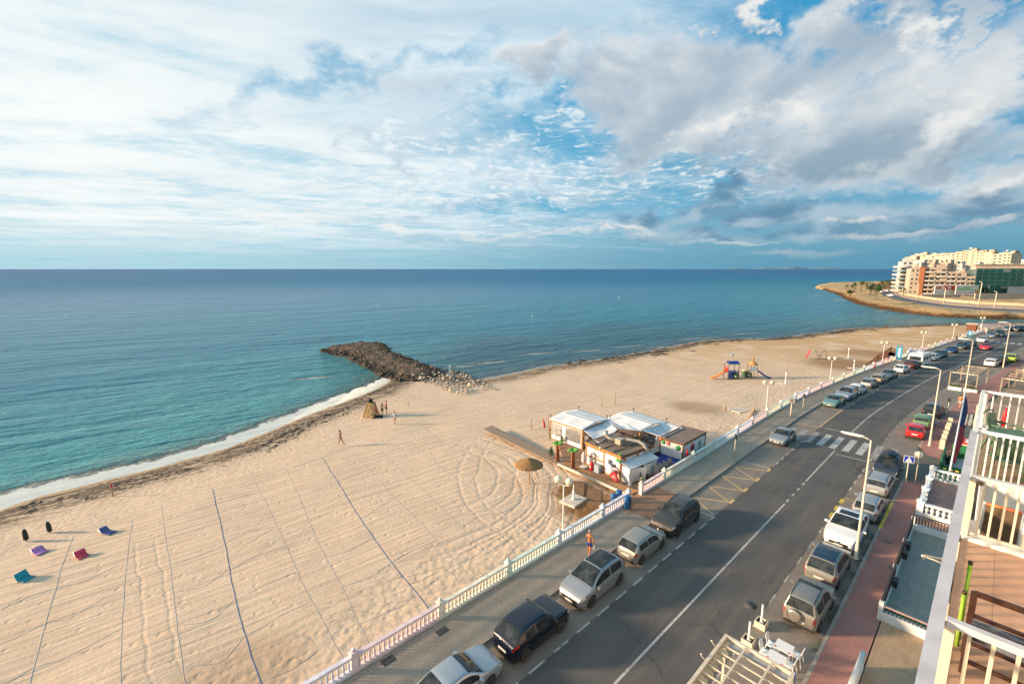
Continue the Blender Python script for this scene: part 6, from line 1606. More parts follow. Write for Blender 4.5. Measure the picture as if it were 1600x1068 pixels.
# stacked chairs by the balustrade
for i, (u, v) in enumerate(((1007, 744), (1014, 741), (1021, 737), (1029, 733))):
    p = R(toR(gp(u, v-3, ZD))[0], 9.55, ZD)
    for k in range(5):
        c = copy_tree(bc, p+Vector((.02*k, .03*k, .11*k)), math.radians(43+90)+rnd.uniform(-.12, .12), 'pale grey chair, %s from the bottom in the %s stack from the entrance' % (('lowest', 'second', 'third', 'fourth', 'topmost')[k], ('first', 'second', 'third', 'fourth')[i]), 'stacked chairs behind the balustrade')
# counter and furled cream umbrella between the huts
q = thing('dark_counter', 'dark counter with grey top between the main hut and the painted hut', 'counter', gp(1022, 708, .2), math.radians(38)); q.location.z = ZD
bx(q, 'body', -1.2, 1.5, -.4, .35, 0, .95, pm('dark_red_counter', (.045, .012, .016), .7, .2, 3)); bx(q, 'worktop', -1.25, 1.55, -.45, .4, .95, 1.0, M_GREY)
q = thing('furled_umbrella', 'pale furled umbrella standing behind the dark counter', 'umbrella', gp(1026, 703, ZD)); mb = MB(); mb.lathe((0, 0, .45), [(.32, 0), (.26, .3), (.16, .9), (.06, 1.5), (.02, 1.6)], 10); mb.build('canopy', M_SAIL, q); mb = MB(); mb.lathe((0, 0, 0), [(.25, 0), (.25, .06), (.03, .08), (.03, .5)], 8); mb.build('stand', M_TRIM, q)
# cut-out palms and life ring
def fake_palm(u, v, h, lb, s):
    p = gp(u, v, ZD); t = thing('cutout_palm', lb, 'decorative palm', p, .5)
    mb = MB(); n = 10; vs = []
    for i in range(n+1):
        z = h*i/n; w = .20+.03*(i % 2)-.05*i/n; vs += [(-w, -.06, z), (w, -.06, z), (w, .06, z), (-w, .06, z)]
    fs = []
    for i in range(n):
        for k in range(4): fs.append((4*i+k, 4*i+(k+1) % 4, 4*i+4+(k+1) % 4, 4*i+4+k))
    fs += [(0, 3, 2, 1), (4*n, 4*n+1, 4*n+2, 4*n+3)]
    mb.add(vs, fs); mb.build('trunk', pm('palm_trunk_board', (.30, .10, .035), .75, .35, 4), t)
    for k in range(9):
        an = 2*math.pi*k/9+.3; mb = MB(); c, s1 = math.cos(an), math.sin(an); pts = []
        for j in range(6):
            r = .62*j/5; pts.append((r*c, r*s1*.8, h+.05+.22*math.sin(j/5*2.4)-(.12 if k % 2 else 0)*j/5))
        for j in range(5):
            w0, w1 = (.05+.08*math.sin(j/5*3.1)), (.05+.08*math.sin((j+1)/5*3.1)); a0_, a1_ = Vector(pts[j]), Vector(pts[j+1]); pr = Vector((-s1, c, 0))
            mb.add([a0_-pr*w0, a0_+pr*w0, a1_+pr*w1, a1_-pr*w1, a0_-pr*w0-Vector((0, 0, .03)), a0_+pr*w0-Vector((0, 0, .03)), a1_+pr*w1-Vector((0, 0, .03)), a1_-pr*w1-Vector((0, 0, .03))], [(0, 1, 2, 3), (7, 6, 5, 4), (0, 3, 7, 4), (1, 5, 6, 2)])
        mb.build('frond', M_GREEN, t)
    return p, h
p1, h1_ = fake_palm(871, 721, 1.75, 'brown cut-out palm with green top, the one carrying an orange ring', 1)
fake_palm(895, 732, 1.7, 'brown cut-out palm with bright green fronds, nearer the hut', 1)
q = thing('life_ring', 'orange life ring hung at the top of the cut-out palm', 'life ring', p1+Vector((.35, -.12, 1.6))); mb = MB(); n = 16
for (a0_, a1_, mt) in ((0, 16, M_ORP),):
    mb.tube([(.24*math.cos(2*math.pi*k/16), 0, .24*math.sin(2*math.pi*k/16)) for k in range(17)], .07, 7, caps=False); mb.build('ring', mt, q)
for k in range(4):
    an = k*math.pi/2+.4; mb = MB(); mb.tube([(.24*math.cos(an+d_), 0, .24*math.sin(an+d_)) for d_ in (-.15, 0, .15)], .075, 7); mb.build('white_band', M_PANEL, q)
def bush(u, v, h, w, lb, z=None, n=150, name='potted_plant', m=None):
    p = gp(u, v, ZD if z is None else z); t = thing(name, lb, 'plant', p); r = random.Random(u); mb = MB()
    for k in range(n):
        z0 = .15+h*.8*r.random()**1.1; an = r.uniform(0, 6.28); L_ = w*(1.15-z0/h*.8)*r.uniform(.6, 1.1); up = r.uniform(.1, .5)*L_
        a_ = Vector((0, 0, z0)); b_ = Vector((L_*math.cos(an), L_*math.sin(an), z0+up)); sd = Vector((-math.sin(an), math.cos(an), 0))*.035; md = a_.lerp(b_, .6)+Vector((0, 0, .06))
        mb.add([a_, md+sd, b_, md-sd], [(0, 1, 2, 3)])
    o = mb.build('foliage', m or pm('shrub_leaf', (.075, .13, .035), .7, .4, 5), t, fix=False)
    mb = MB(); mb.tube([(0, 0, -.1), (0, 0, h*.85)], .03, 6); mb.build('stem', M_WOODD, t)
bush(861, 714, 1.15, .42, 'dark green bushy plant left of the cut-out palms')
bush(878, 693, .8, .45, 'low green bush behind the cut-out palm with the ring', n=120)
bush(859, 687, 1.7, .16, 'slim green plant standing at the outer marquee post', n=90)
for k, (u, v) in enumerate(((1000, 751), (1003, 757))): bush(u, v, .85-.2*k, .3, ('taller' if k == 0 else 'lower')+' pale flowering plant at the first baluster post', n=80, m=pm('pale_leaf', (.35, .38, .20), .7, .4, 6))
rnd = random.Random(2); ids = [(995, 766), (999, 762), (991, 769), (1003, 764)]
for k, (u, v) in enumerate(ids):
    p = gp(u, v, ZD); mb = MB(); me = RKL[k]; sc = .17; mb.M = Matrix.Translation(p+Vector((0, 0, .1))) @ Matrix.Diagonal((sc, sc, sc, 1)); mb.add([v_.co for v_ in me.vertices], [tuple(p_.vertices) for p_ in me.polygons]); o = mb.build('white_stone', M_LS, fix=False); tag(o, ('topmost', 'middle', 'lowest', 'rightmost')[k]+' white stone of the small heap at the first pink post', 'stone', 'white stones at the entrance post')
q = thing('standing_speaker', 'small pale box on a thin pole between the left marquee and the hut', 'speaker', gp(916, 703, ZD)); bx(q, 'box', -.16, .16, -.12, .12, 1.2, 1.55, M_SAIL); mb = MB(); mb.lathe((0, 0, 0), [(.18, 0), (.03, .05), (.025, 1.2)], 8); mb.build('pole', M_GREY, q)
# ------------------------------------------------------------------ right hand side
# frame S(s, r): along the street, r to the right of the camera's own building line
def tS(name, lb, cat, s, r, z=0., rz=0., group=None): return thing(name, lb, cat, S(s, r, z), A43+rz, group)   # local x = along the street, local -y = to the right
def sb(t, name, s0, s1, r0, r1, z0, z1, m):
    """box in street metres inside a thing placed at S(0,0,0)"""
    mb = MB(); mb.b2(s0, s1, -r1, -r0, z0, z1); return mb.build(name, m, t)
M_CREAM = pm('cream_paint', (.62, .54, .40), .75, .16, 1.3, .15, 15); M_WWALL = pm('white_wall', (.74, .73, .70), .8, .10, 1.0, .15, 12); M_WRAIL = pm('white_rail', (.70, .69, .66), .5, .08, 3); M_YRAIL = pm('cream_rail', (.66, .57, .42), .5, .08, 3)
M_LILAC = pm('lilac_cap', (.50, .49, .52), .6, .12, 2)
def tilem(name, c1, c2, j, sc, rot=A43, w=4., off=0.): 
    m, b = nodemat(name); P = position(); x, y, z = separate(P); c, s = math.cos(rot), math.sin(rot)
    n = NV.nt.nodes.new('ShaderNodeTexBrick'); NV.nt.links.new(combine(x*c+y*s, y*c-x*s, 0.).s, n.inputs['Vector']); n.offset = off
    for k, v in (('Scale', sc), ('Mortar Size', .008), ('Brick Width', .5), ('Row Height', .5)): n.inputs[k].default_value = v
    for k, v in (('Color1', c1), ('Color2', c2), ('Mortar', j)): n.inputs[k].default_value = (*v, 1)
    n1 = noise(P, 1.2, 5, .6); n2 = noise(combine((x*c+y*s)*.8, (y*c-x*s)*3., z), 1.5, 5, .6)
    plug(mixc(sstep(.4, .7, n1*.5+n2*.5)*.55, NV(n.outputs['Color']), tuple(q*.62 for q in c2)), b, 'Base Color'); b.inputs['Roughness'].default_value = .55; setbump(b, NV(n.outputs['Fac'])*-1., .5, .006); return m
M_TCOT = tilem('terracotta_tiles', (.56, .33, .205), (.50, .285, .175), (.32, .20, .14), 1.2)
M_GTILE = tilem('grey_green_tiles', (.31, .295, .235), (.265, .255, .205), (.19, .18, .145), .85, A43, off=.5)
M_RTILE = tilem('small_red_tiles', (.38, .19, .14), (.33, .165, .125), (.42, .29, .23), 2.2)
M_TAN = tilem('tan_tiles', (.46, .30, .17), (.42, .27, .155), (.36, .24, .14), 1.4)
M_ASTRO = pm('artificial_grass', (.012, .13, .025), .95, .3, 12, .6, 80)
gt = pm('grey_floor', (.40, .39, .38), .7, .1, 2)
# terrace 1 (nearest): open tan forecourt with a low white wall
mb = MB(); mb.add([S(2, -2.32, .13), S(28.6, -2.32, .13), S(28.6, 2.5, .13), S(2, 2.5, .13)], [(0, 1, 2, 3)]); tag(mb.build('tan_forecourt', M_TAN, fix=False), kind='structure')
t = thing('low_white_wall', 'short white wall with a rounded cap on the tan forecourt at the bottom edge', 'wall', (0, 0, 0), 0)
a, b_ = gp(1349, 1020, .9), gp(1318, 1100, .9); mb = MB(); mb.bar((a.x, a.y, .5), (b_.x, b_.y, .5), .16, .8); mb.build('wall', M_WWALL, t); mb = MB(); mb.tube([(a.x, a.y, .94), (b_.x, b_.y, .94)], .11, 8); mb.build('cap', M_WRAIL, t)
# terrace 2: sunk grey green tiles, white walls, dark railings
t = thing('grey_terrace', 'walled terrace with grey green tiles and dark railings beside the red pavement', 'terrace', (0, 0, 0), A43)
s0, s1, r0, r1 = 28.9, 40.9, -2.35, 1.2
sb(t, 'floor', s0, s1, r0, r1, .10, .16, M_GTILE)
for (a, b_, c, d, nm) in ((s0-.28, s0, r0, r1, 'front_wall'), (s1, s1+.2, r0, r1, 'back_wall'), (s0-.28, s1+.2, r0-.16, r0, 'street_wall')): sb(t, nm, a, b_, c, d, .1, .62 if nm != 'street_wall' else .55, M_WWALL)
sb(t, 'grass_strip', s0+.03, s0+.95, r0+.05, r1, .16, .18, M_ASTRO)
M_DRAIL = pm('dark_railing', (.045, .035, .03), .5, .2, 5)
for z_ in (1.2,): 
    sb(t, 'top_rail', s0-.20, s1+.14, r0-.12, r0-.04, z_, z_+.07, M_DRAIL); sb(t, 'top_rail', s1+.06, s1+.14, r0-.04, r1, z_, z_+.06, M_DRAIL); sb(t, 'top_rail', s0-.2, s0-.1, r0-.04, r1, z_-.3, z_-.24, pm('pink_cap', (.42, .27, .24), .7, .1, 3))
qm = MB(); qm.b2(-.025, .025, -.06, .06, 0, .62); bm_ = qm.mesh('slat'); bm_.materials.append(M_DRAIL)
for i in range(74): inst('slat', bm_, t, (s0+.0+i*.16, -(r0-.08), .56), math.pi/2*0)
for i in range(22): inst('slat', bm_, t, (s1+.10, -(r0+.08+i*.16), .60), math.pi/2)
for i in range(22): inst('slat', bm_, t, (s0-.15, -(r0+.08+i*.16), .60), math.pi/2, (1, 1, .45))
for s_ in (s0-.1, 33.2, 37., s1+.05): sb(t, 'pier', s_-.13, s_+.13, r0-.18, r0+.02, .1, 1.1, M_WWALL)
for k, s_ in enumerate((31.2, 34.9, 36.2)): sb(t, 'hanging_box', s_, s_+.55, r0+.03, r0+.25, .75, 1.15, M_TRIM)
# pink strip between terraces 2 and 3
sb(t, 'paved_strip', s1+.2, 43.3, r0-.1, r1, .10, .14, M_RTILE)
# terrace 3: red tiles with white balustrade
t = thing('white_balustraded_terrace', 'terrace of small red tiles inside a white balustrade beside the side street', 'terrace', (0, 0, 0), A43)
s0, s1, r0, r1 = 43.6, 52.0, -2.25, 1.2
sb(t, 'floor', s0, s1, r0, r1, .12, .30, M_RTILE)
qm = MB(); qm.lathe((0, 0, 0), [(.09, 0), (.09, .05), (.05, .09), (.12, .25), (.12, .33), (.05, .50), (.09, .55), (.09, .60)], 8); fat = qm.mesh('baluster'); fat.materials.append(M_WWALL)
for (a, b_, c, d) in ((s0-.16, s0+.1, r0, r1), (s1-.1, s1+.16, r0, r1), (s0-.16, s1+.16, r0-.2, r0+.06)):
    sb(t, 'base', a, b_, c, d, .1, .52, M_WWALL); sb(t, 'top_rail', a-.02, b_+.02, c-.01, d, 1.12, 1.26, M_WWALL)
for i in range(11):
    inst('baluster', fat, t, (s0-.03, -(r0+.30+i*.31), .52)); inst('baluster', fat, t, (s1+.03, -(r0+.30+i*.31), .52))
for i in range(24): inst('baluster', fat, t, (s0+.5+i*.32, -(r0-.07), .52))
for s_ in (s0-.05, s0+2.9, s0+5.6, s1+.05):
    mb = MB(); mb.b2(s_-.2, s_+.2, -(r0+.12), -(r0-.26), .1, 1.34); mb.b2(s_-.25, s_+.25, -(r0+.17), -(r0-.31), 1.342, 1.42); mb.lathe((s_, -(r0-.07), 1.42), [(.16, 0), (.05, .12)], 8); mb.build('post', M_WWALL, t)
# terrace 4: artificial grass with green walls
t = thing('green_terrace', 'artificial grass terrace with green wall panels past the white balustrade', 'terrace', (0, 0, 0), A43)
sb(t, 'turf', 52.4, 57.0, -2.1, 1.2, .10, .20, M_ASTRO); sb(t, 'floor', 57.0, 60.2, -2.1, 1.2, .08, .17, gt); M_GW = pm('green_screen', (.012, .15, .05), .6, .25, 3)
sb(t, 'screen', 60.2, 60.35, -1.6, 1.2, .1, 1.5, M_GW); sb(t, 'screen', 56.0, 60.2, -2.1, -1.95, .1, 1.1, M_GW)
o = sb(t, 'tape_band', 54.75, 54.95, -2.1, 1.2, .55, .62, pm('tape_yellow', (.70, .50, .02), .5))
for k in range(8): sb(o, 'black_stripe', 54.74, 54.96, -2.0+k*.4, -1.82+k*.4, .549, .622, M_TRIM)
for r_ in (-2.05, -.4): sb(t, 'tape_post', 54.8, 54.9, r_, r_+.08, .2, .66, M_TRIM)
for k, (s_, r_) in enumerate(((57.5, -1.6), (58.6, -1.7), (59.4, -1.3))):
    q = tS('potted_shrub', '%s dark potted shrub along the green screen' % ('first', 'second', 'third')[k], 'plant', s_, r_, .17); mb = MB(); rr = random.Random(k)
    for i in range(90):
        v0 = Vector((rr.gauss(0, .22), rr.gauss(0, .22), .55+rr.gauss(0, .2))); d_ = Vector((rr.gauss(0, 1), rr.gauss(0, 1), rr.gauss(0, 1))).normalized()*.1; e_ = d_.cross(Vector((.3, .2, 1))).normalized()*.05
        mb.add([v0, v0+d_+e_, v0+d_*2, v0+d_-e_], [(0, 1, 2, 3)])
    mb.build('foliage', pm('dark_leaf', (.02, .07, .02), .7, .4, 5), q, fix=False); mb = MB(); mb.lathe((0, 0, 0), [(.15, 0), (.2, .35)], 10); mb.build('pot', M_TRIM, q)
q = tS('dark_stool', 'small dark stool on the grey floor of the green terrace', 'stool', 58.0, .1, .17); mb = MB(); mb.lathe((0, 0, 0), [(.25, 0), (.3, .3), (.25, .4)], 10); mb.build('seat', M_TRIM, q); mb = MB(); mb.lathe((.5, .2, 0), [(.2, 0), (.2, .1)], 8); mb.build('base', M_TRIM, q)
# terraces further along: red and white awning counter, low walls, pergola frames
t = thing('white_low_wall', 'line of small cream garden walls and piers bordering the pavement past the green terrace', 'wall', (0, 0, 0), A43)
for i in range(6): sb(t, 'pier', 62.3+i*1.9, 62.7+i*1.9, -2.6, -2.2, .1, 1.1+.12*(i % 2), M_CREAM); sb(t, 'panel', 62.7+i*1.9, 64.2+i*1.9, -2.5, -2.3, .1, .75, M_CREAM)
t = tS('snack_counter', 'red and white snack counter behind the striped flag', 'counter', 63.5, -.6, .1)
mb = MB(); mb.b2(-.8, 1.0, -1.3, .5, 0, .9); mb.build('body', M_CREAM, t); mb = MB(); mb.b2(-.85, 1.05, -1.35, .55, .9, 1.05); mb.build('red_top', M_REDP, t); mb = MB(); mb.b2(-.5, .5, -1.0, .2, 1.05, 1.12); mb.build('worktop', M_PANEL, t)
t = tS('red_umbrella', 'tall closed red umbrella on the pavement terrace beyond the balcony rail', 'umbrella', 73.5, 1.8, .1)
mb = MB(); mb.lathe((0, 0, .8), [(.12, 0), (.26, .15), (.22, .8), (.16, 1.6), (.05, 2.2)], 10); mb.build('canopy', M_REDP, t); mb = MB(); mb.lathe((0, 0, 0), [(.2, 0), (.03, .05), (.03, 3.1)], 8); mb.build('pole', M_WRAIL, t)
mb = MB(); mb.add([S(60.5, -2.6, .10), S(90, -2.6, .10), S(90, 8, .10), S(60.5, 8, .10)], [(0, 1, 2, 3)]); tag(mb.build('restaurant_paving', M_TAN, fix=False), kind='structure')
def slat_deck(s0_, s1_, r0_, r1_):
    t = thing('slatted_awning', 'grey slatted awning roof behind the flag pole', 'awning', (0, 0, 0), A43)
    n = 8
    for i in range(n): sb(t, 'slat', s0_, s1_, r0_+(r1_-r0_)*i/n, r0_+(r1_-r0_)*(i+.6)/n, 2.3, 2.35, M_CREAM)
    for s_ in (s0_+.1, s1_-.2):
        sb(t, 'beam', s_, s_+.08, r0_, r1_, 2.18, 2.3, M_TRIM)
        for r_ in (r0_+.02, r1_-.1): sb(t, 'post', s_, s_+.08, r_, r_+.08, .1, 2.18, M_TRIM)
slat_deck(65.5, 70.5, -1.2, 1.6)
# pergola frames on the parking lane and on the terrace side
M_PERG = pm('taupe_frame', (.30, .25, .18), .6, .2, 3)
def pergola(s0_, s1_, o0_, o1_, h, lb, nb, name_txt=True):
    c = R((s0_+s1_)/2, (o0_+o1_)/2, .02); a = RA((s0_+s1_)/2); t = thing('pergola', lb, 'pergola', c, a)
    L_, W_ = (s1_-s0_)/2, abs(o1_-o0_)/2
    for x_ in (-L_, L_): 
        for y_ in (-W_, W_): bx(t, 'post', x_-.07, x_+.07, y_-.07, y_+.07, 0, h, M_PERG)
    for y_ in (-W_, W_): bx(t, 'beam', -L_-.1, L_+.1, y_-.06, y_+.06, h, h+.22, M_PERG)
    for x_ in (-L_, L_): bx(t, 'beam', x_-.06, x_+.06, -W_+.06, W_-.06, h+.0, h+.20, M_PERG)
    for k in range(1, nb): x_ = -L_+2*L_*k/nb; bx(t, 'rafter', x_-.04, x_+.04, -W_+.06, W_-.06, h+.08, h+.18, M_PERG)
    bx(t, 'rafter', -L_+.06, L_-.06, -.04, .04, h+.02, h+.08, M_PERG)
    for x_ in (-L_,):
        for z_ in (.5, .9): bx(t, 'rail', x_-.03, x_+.03, -W_+.07, W_-.07, z_, z_+.06, M_PERG)
    # short cream lettering blocks, too small to read, along the street edge
    for k in range(7): bx(t, 'letter_mark', -L_-.125, -L_-.10, -W_+.4+k*W_*.23, -W_+.4+k*W_*.23+W_*.15, h+.03, h+.17, pm('sign_letter', (.62, .55, .42), .6))
    return t
pq = toR(gp(1488, 582, 2.5))[0]
pergola(pq, pq+8.2, -3.3, -6.3, 2.5, 'dark framed pergola on the parking lane in front of the restaurant', 4)
pergola(pq+1.0, pq+8.8, -8.7, -12.5, 2.4, 'second dark framed pergola on the terrace side of the pavement', 3)
pergola(pq+10, pq+17, -9.2, -13, 2.6, 'third pale framed pergola behind the second one', 3)
for k, (s_, o_) in enumerate(((pq-.7, -4.1), (pq-.7, -5.8))):
    q = thing('planter_box', '%s white planter box in front of the dark framed pergola' % ('left' if k == 0 else 'right'), 'planter', R(s_, o_, .01), RA(s_)+math.pi/2); bx(q, 'box', -.75, .75, -.2, .2, 0, .5, M_WWALL); bx(q, 'soil', -.68, .68, -.14, .14, .5, .52, M_WOODD)
    mb = MB(); rr = random.Random(k)
    for i in range(60):
        x_ = rr.uniform(-.6, .6); mb.add([(x_, 0, .5), (x_+.05, .04, .65), (x_+rr.gauss(0, .08), rr.gauss(0, .08), .78), (x_-.05, -.02, .63)], [(0, 1, 2, 3)])
    mb.build('foliage', pm('shrub_leaf', (.075, .13, .035)), q, fix=False)
for k in range(7):
    s_ = pq+.9+(k//2)*1.9; o_ = -4.3-(k % 2)*1.3; q = thing('dining_table', 'dark table under the roadside pergola, %s, %s row' % (('road side', 'pavement side')[k % 2], ('first', 'second', 'third', 'last')[k//2]), 'table', R(s_, o_, .01), RA(s_), 'tables under the roadside pergola'); bx(q, 'tabletop', -.4, .4, -.4, .4, .72, .76, M_TRIM); bx(q, 'leg', -.05, .05, -.05, .05, 0, .72, M_TRIM)
# glass balcony fronts, cream slabs at the right edge
t = thing('restaurant_block', 'low cream building with a blue awning at the right edge past the pergolas', 'building', R(pq+22, -11.5, 0), RA(pq+22))
bx(t, 'wall', 0, 14, -9, 0, 0, 3.2, M_CREAM); bx(t, 'slab', -.5, 14.5, -9.3, .6, 3.2, 3.45, M_WWALL); bx(t, 'awning', -3.2, .0, -5, .3, 2.7, 2.8, pm('awning_blue', (.02, .07, .16), .7, .2, 3))
bx(t, 'upper_wall', 1, 14, -9, -1.2, 3.45, 6.3, M_CREAM); bx(t, 'slab', .5, 14.5, -9.2, -.2, 6.3, 6.5, M_WWALL)
for k in range(10): bx(t, 'balcony_bar', .1+k*.6, .14+k*.6, .5, .54, 3.45, 4.4, M_YRAIL)
bx(t, 'balcony_rail', -.4, 14, .48, .56, 4.4, 4.46, M_YRAIL)
for k in range(4): w = bx(t, 'window', 2+k*3., 3.6+k*3., -1.22, -1.18, 4.2, 5.7, M_GLASS)
# pavement things
q = thing('crossing_sign', 'square blue and white pedestrian crossing sign on a cream post by the side street', 'road sign', gp(1415, 752, .13), A43+math.pi+.25)
mb = MB(); mb.lathe((0, 0, 0), [(.12, 0), (.04, .03), (.035, 2.35)], 8); mb.build('post', M_YRAIL, q)
mb = MB(); mb.b2(.035, .06, -.35, .35, 1.75, 2.35); o = mb.build('panel', pm('sign_white', (.78, .78, .76), .4), q)
mb = MB(); mb.b2(.06, .066, -.32, .32, 1.78, 2.32); f = mb.build('blue_field', pm('sign_blue', (.01, .04, .33), .4), o)
mb = MB(); mb.slab([(.0665, -.22, 1.83), (.0665, .22, 1.83), (.0665, 0, 2.28)], .004); tr = mb.build('white_triangle', pm('sign_white', (.78, .78, .76)), f)
mb = MB(); yy = .073
mb.lathe((yy, .0, 2.10), [(.03, -.002), (.03, .002)], 8, axis='X'); mb.bar((yy, 0, 2.07), (yy, .01, 1.97), .04, .004)
for a_, b_ in (((0, 1.97), (.07, 1.87)), ((0, 1.97), (-.06, 1.87)), ((0, 2.05), (.06, 1.98)), ((0, 2.05), (-.06, 1.99))): mb.bar((yy, *a_), (yy, *b_), .018, .004)
mb.build('walking_figure', M_TRIM, f)
q = thing('round_sign', 'round sign seen from its back on a pole at the corner of the white balustrade', 'road sign', gp(1430, 752, .2), A43)
mb = MB(); mb.lathe((0, 0, 0), [(.03, 0), (.03, 2.7)], 8); mb.build('post', M_YRAIL, q); disc(q, (.05, 0, 2.4), .33, pm('sign_back', (.45, .42, .36), .5, metal=.3), 'X', 'plate')
for k, (u, v, h, lb) in enumerate(((1147, 714, 2.3, 'thin pole with a dark box top on the promenade opposite the painted hut'), (1254, 640, 2.1, 'thin pole with a dark top beyond the ticket machine'), (1480, 645, 1.9, 'thin dark pole at the kerb by the black off-roader'), (1559, 512, 2.6, 'thin pole beyond the far zebra crossing'))):
    q = thing('sign_pole', lb, 'road sign', gp(u, v, .12)); mb = MB(); mb.lathe((0, 0, 0), [(.04, 0), (.035, h)], 8); mb.build('post', M_GALV, q); bx(q, 'plate', -.04, .04, -.16, .16, h-.45, h+.05, M_TRIM)
q = thing('ticket_machine', 'grey parking ticket machine on a cream pole on the promenade before the teal saloon', 'ticket machine', gp(1235, 652, .12), .9); mb = MB(); mb.lathe((0, 0, 0), [(.09, 0), (.07, 1.9)], 8); mb.build('post', M_GALV, q); bx(q, 'housing', -.22, .22, -.32, .32, 1.9, 2.45, pm('machine_grey', (.30, .28, .22), .5, .2, 4)); bx(q, 'screen', -.23, -.22, -.1, .1, 2.1, 2.3, M_TRIM)
for k, (u, v, w, lb) in enumerate(((1403, 563, 1.0, 'tall blue and white beach information totem beside the caravan'), (1514, 527, .9, 'small blue and white totem near the far end of the balustrade'))):
    q = thing('info_totem', lb, 'totem', gp(u, v, .12), .75); h = 2.9 if k == 0 else 1.9
    bx(q, 'panel', -.08, .08, -w/2, w/2, .15, h, pm('totem_blue', (.06, .30, .50), .4, .3, 3)); bx(q, 'base', -.15, .15, -w/2-.05, w/2+.05, 0, .15, M_PANEL); bx(q, 'white_band', -.085, .085, -w*.18, w*.10, .6, h-.3, M_PANEL)
    if k == 0: mb = MB(); mb.slab([(-.5, -w/2, h), (.6, -w/2, h+.25), (.6, w/2, h+.25), (-.5, w/2, h)], .05); mb.build('canopy', M_GREY, q)
# brown wooden ramp with railing, sand side
M_RW = pm('ramp_wood', (.20, .075, .035), .8, .3, 3)
q = thing('wooden_ramp', 'brown wooden ramp and railing going down to the far sand', 'ramp', R(0, 0, 0)); q.location = (0, 0, 0)
pts = [gp(u, v, -.3) for u, v in ((1352, 578), (1372, 562), (1392, 549), (1404, 556))]
for i in range(3):
    a, b_ = pts[i], pts[i+1]
    for z_ in (.35, .75, 1.1): mb = MB(); mb.bar(a+Vector((0, 0, z_)), b_+Vector((0, 0, z_)), .07); mb.build('rail', M_RW, q)
    n_ = max(2, int((b_-a).length/1.3))
    for k in range(n_+1): c = a.lerp(b_, k/n_); mb = MB(); mb.b2(c.x-.05, c.x+.05, c.y-.05, c.y+.05, c.z-.3, c.z+1.15); mb.build('post', M_RW, q)
    d_ = (b_-a).normalized(); nn = Vector((d_.y, -d_.x, 0))*1.6; mb = MB(); mb.slab([a, b_, b_+nn, a+nn], .08); mb.build('deck', M_RW, q)
q = thing('white_kiosk_wall', 'low white wall behind the blue totem at the far wooden ramp', 'wall', gp(1420, 556, -.2), .75); bx(q, 'wall', -2.5, 2.5, -.15, .15, 0, 1.3, M_WWALL); bx(q, 'cap', -2.55, 2.55, -.2, .2, 1.3, 1.4, M_WWALL)
q = thing('reddish_hut', 'small red brown timber hut near the far end of the balustrade', 'hut', gp(1518, 516, -.2), .7); bx(q, 'wall', -2, 2, -1, 1, 0, 2.0, M_RW); bx(q, 'roof', -2.3, 2.3, -1.3, 1.3, 2.0, 2.15, M_CREAM)
q = thing('far_wall', 'pink tinted low end wall closing the far end of the road', 'wall', gp(1570, 511.5, .0), -.1); bx(q, 'wall', -7, 9, -.2, .2, 0, .9, PM_['pink']); bx(q, 'cap', -7.1, 9.1, -.25, .25, .9, 1.0, PM_['pink'])

# near pergola, planters, tables
zp = 2.55
pa, pb, pc = gp(1133, 990, zp), gp(1235, 1062, zp), gp(1075, 1068, zp)
t = thing('white_pergola', 'white framed open pergola over the parking lane at the bottom edge', 'pergola', (pa.x, pa.y, 0), A43)
M_PW = pm('cream_steel', (.60, .53, .43), .5, .12, 2)
W_ = (pb-pa).length; Lp = 6.
def loc(p): q_ = p-pa; return q_
mb = MB(); mb.b2(-.10, .02, -W_, 0, zp-.45, zp+.03); mb.build('front_beam', M_PW, t)
bx(t, 'gutter', .06-.45, -.14, -W_+.05, -.05, zp-.16, zp-.10, M_GREY)
bx(t, 'side_beam', -Lp, -.10, -.12, .0, zp-.12, zp+.03, M_PW); bx(t, 'side_beam', -Lp, -.10, -W_, -W_+.12, zp-.12, zp+.03, M_PW)
for k in range(7): y_ = -W_*(k+1)/8; 
for k in range(1, 9): x_ = -.1-k*.48; bx(t, 'slat', x_-.02, x_+.02, -W_+.12, -.12, zp-.08, zp-.03, M_PW)
for y_ in (-W_*.33, -W_*.70): bx(t, 'rafter', -Lp, -.10, y_-.035, y_+.035, zp-.03, zp+.02, M_PW)
for (x_, y_) in ((-.05, -.06), (-.05, -W_+.06), (-Lp+.1, -.06), (-Lp+.1, -W_+.06)): bx(t, 'post', x_-.05, x_+.05, y_-.05, y_+.05, 0, zp-.45, M_PW)
bx(t, 'blue_end', -.12, .03, -W_-.03, -W_-.002, zp-.45, zp+.03, pm('awning_edge_blue', (.02, .12, .35), .5))
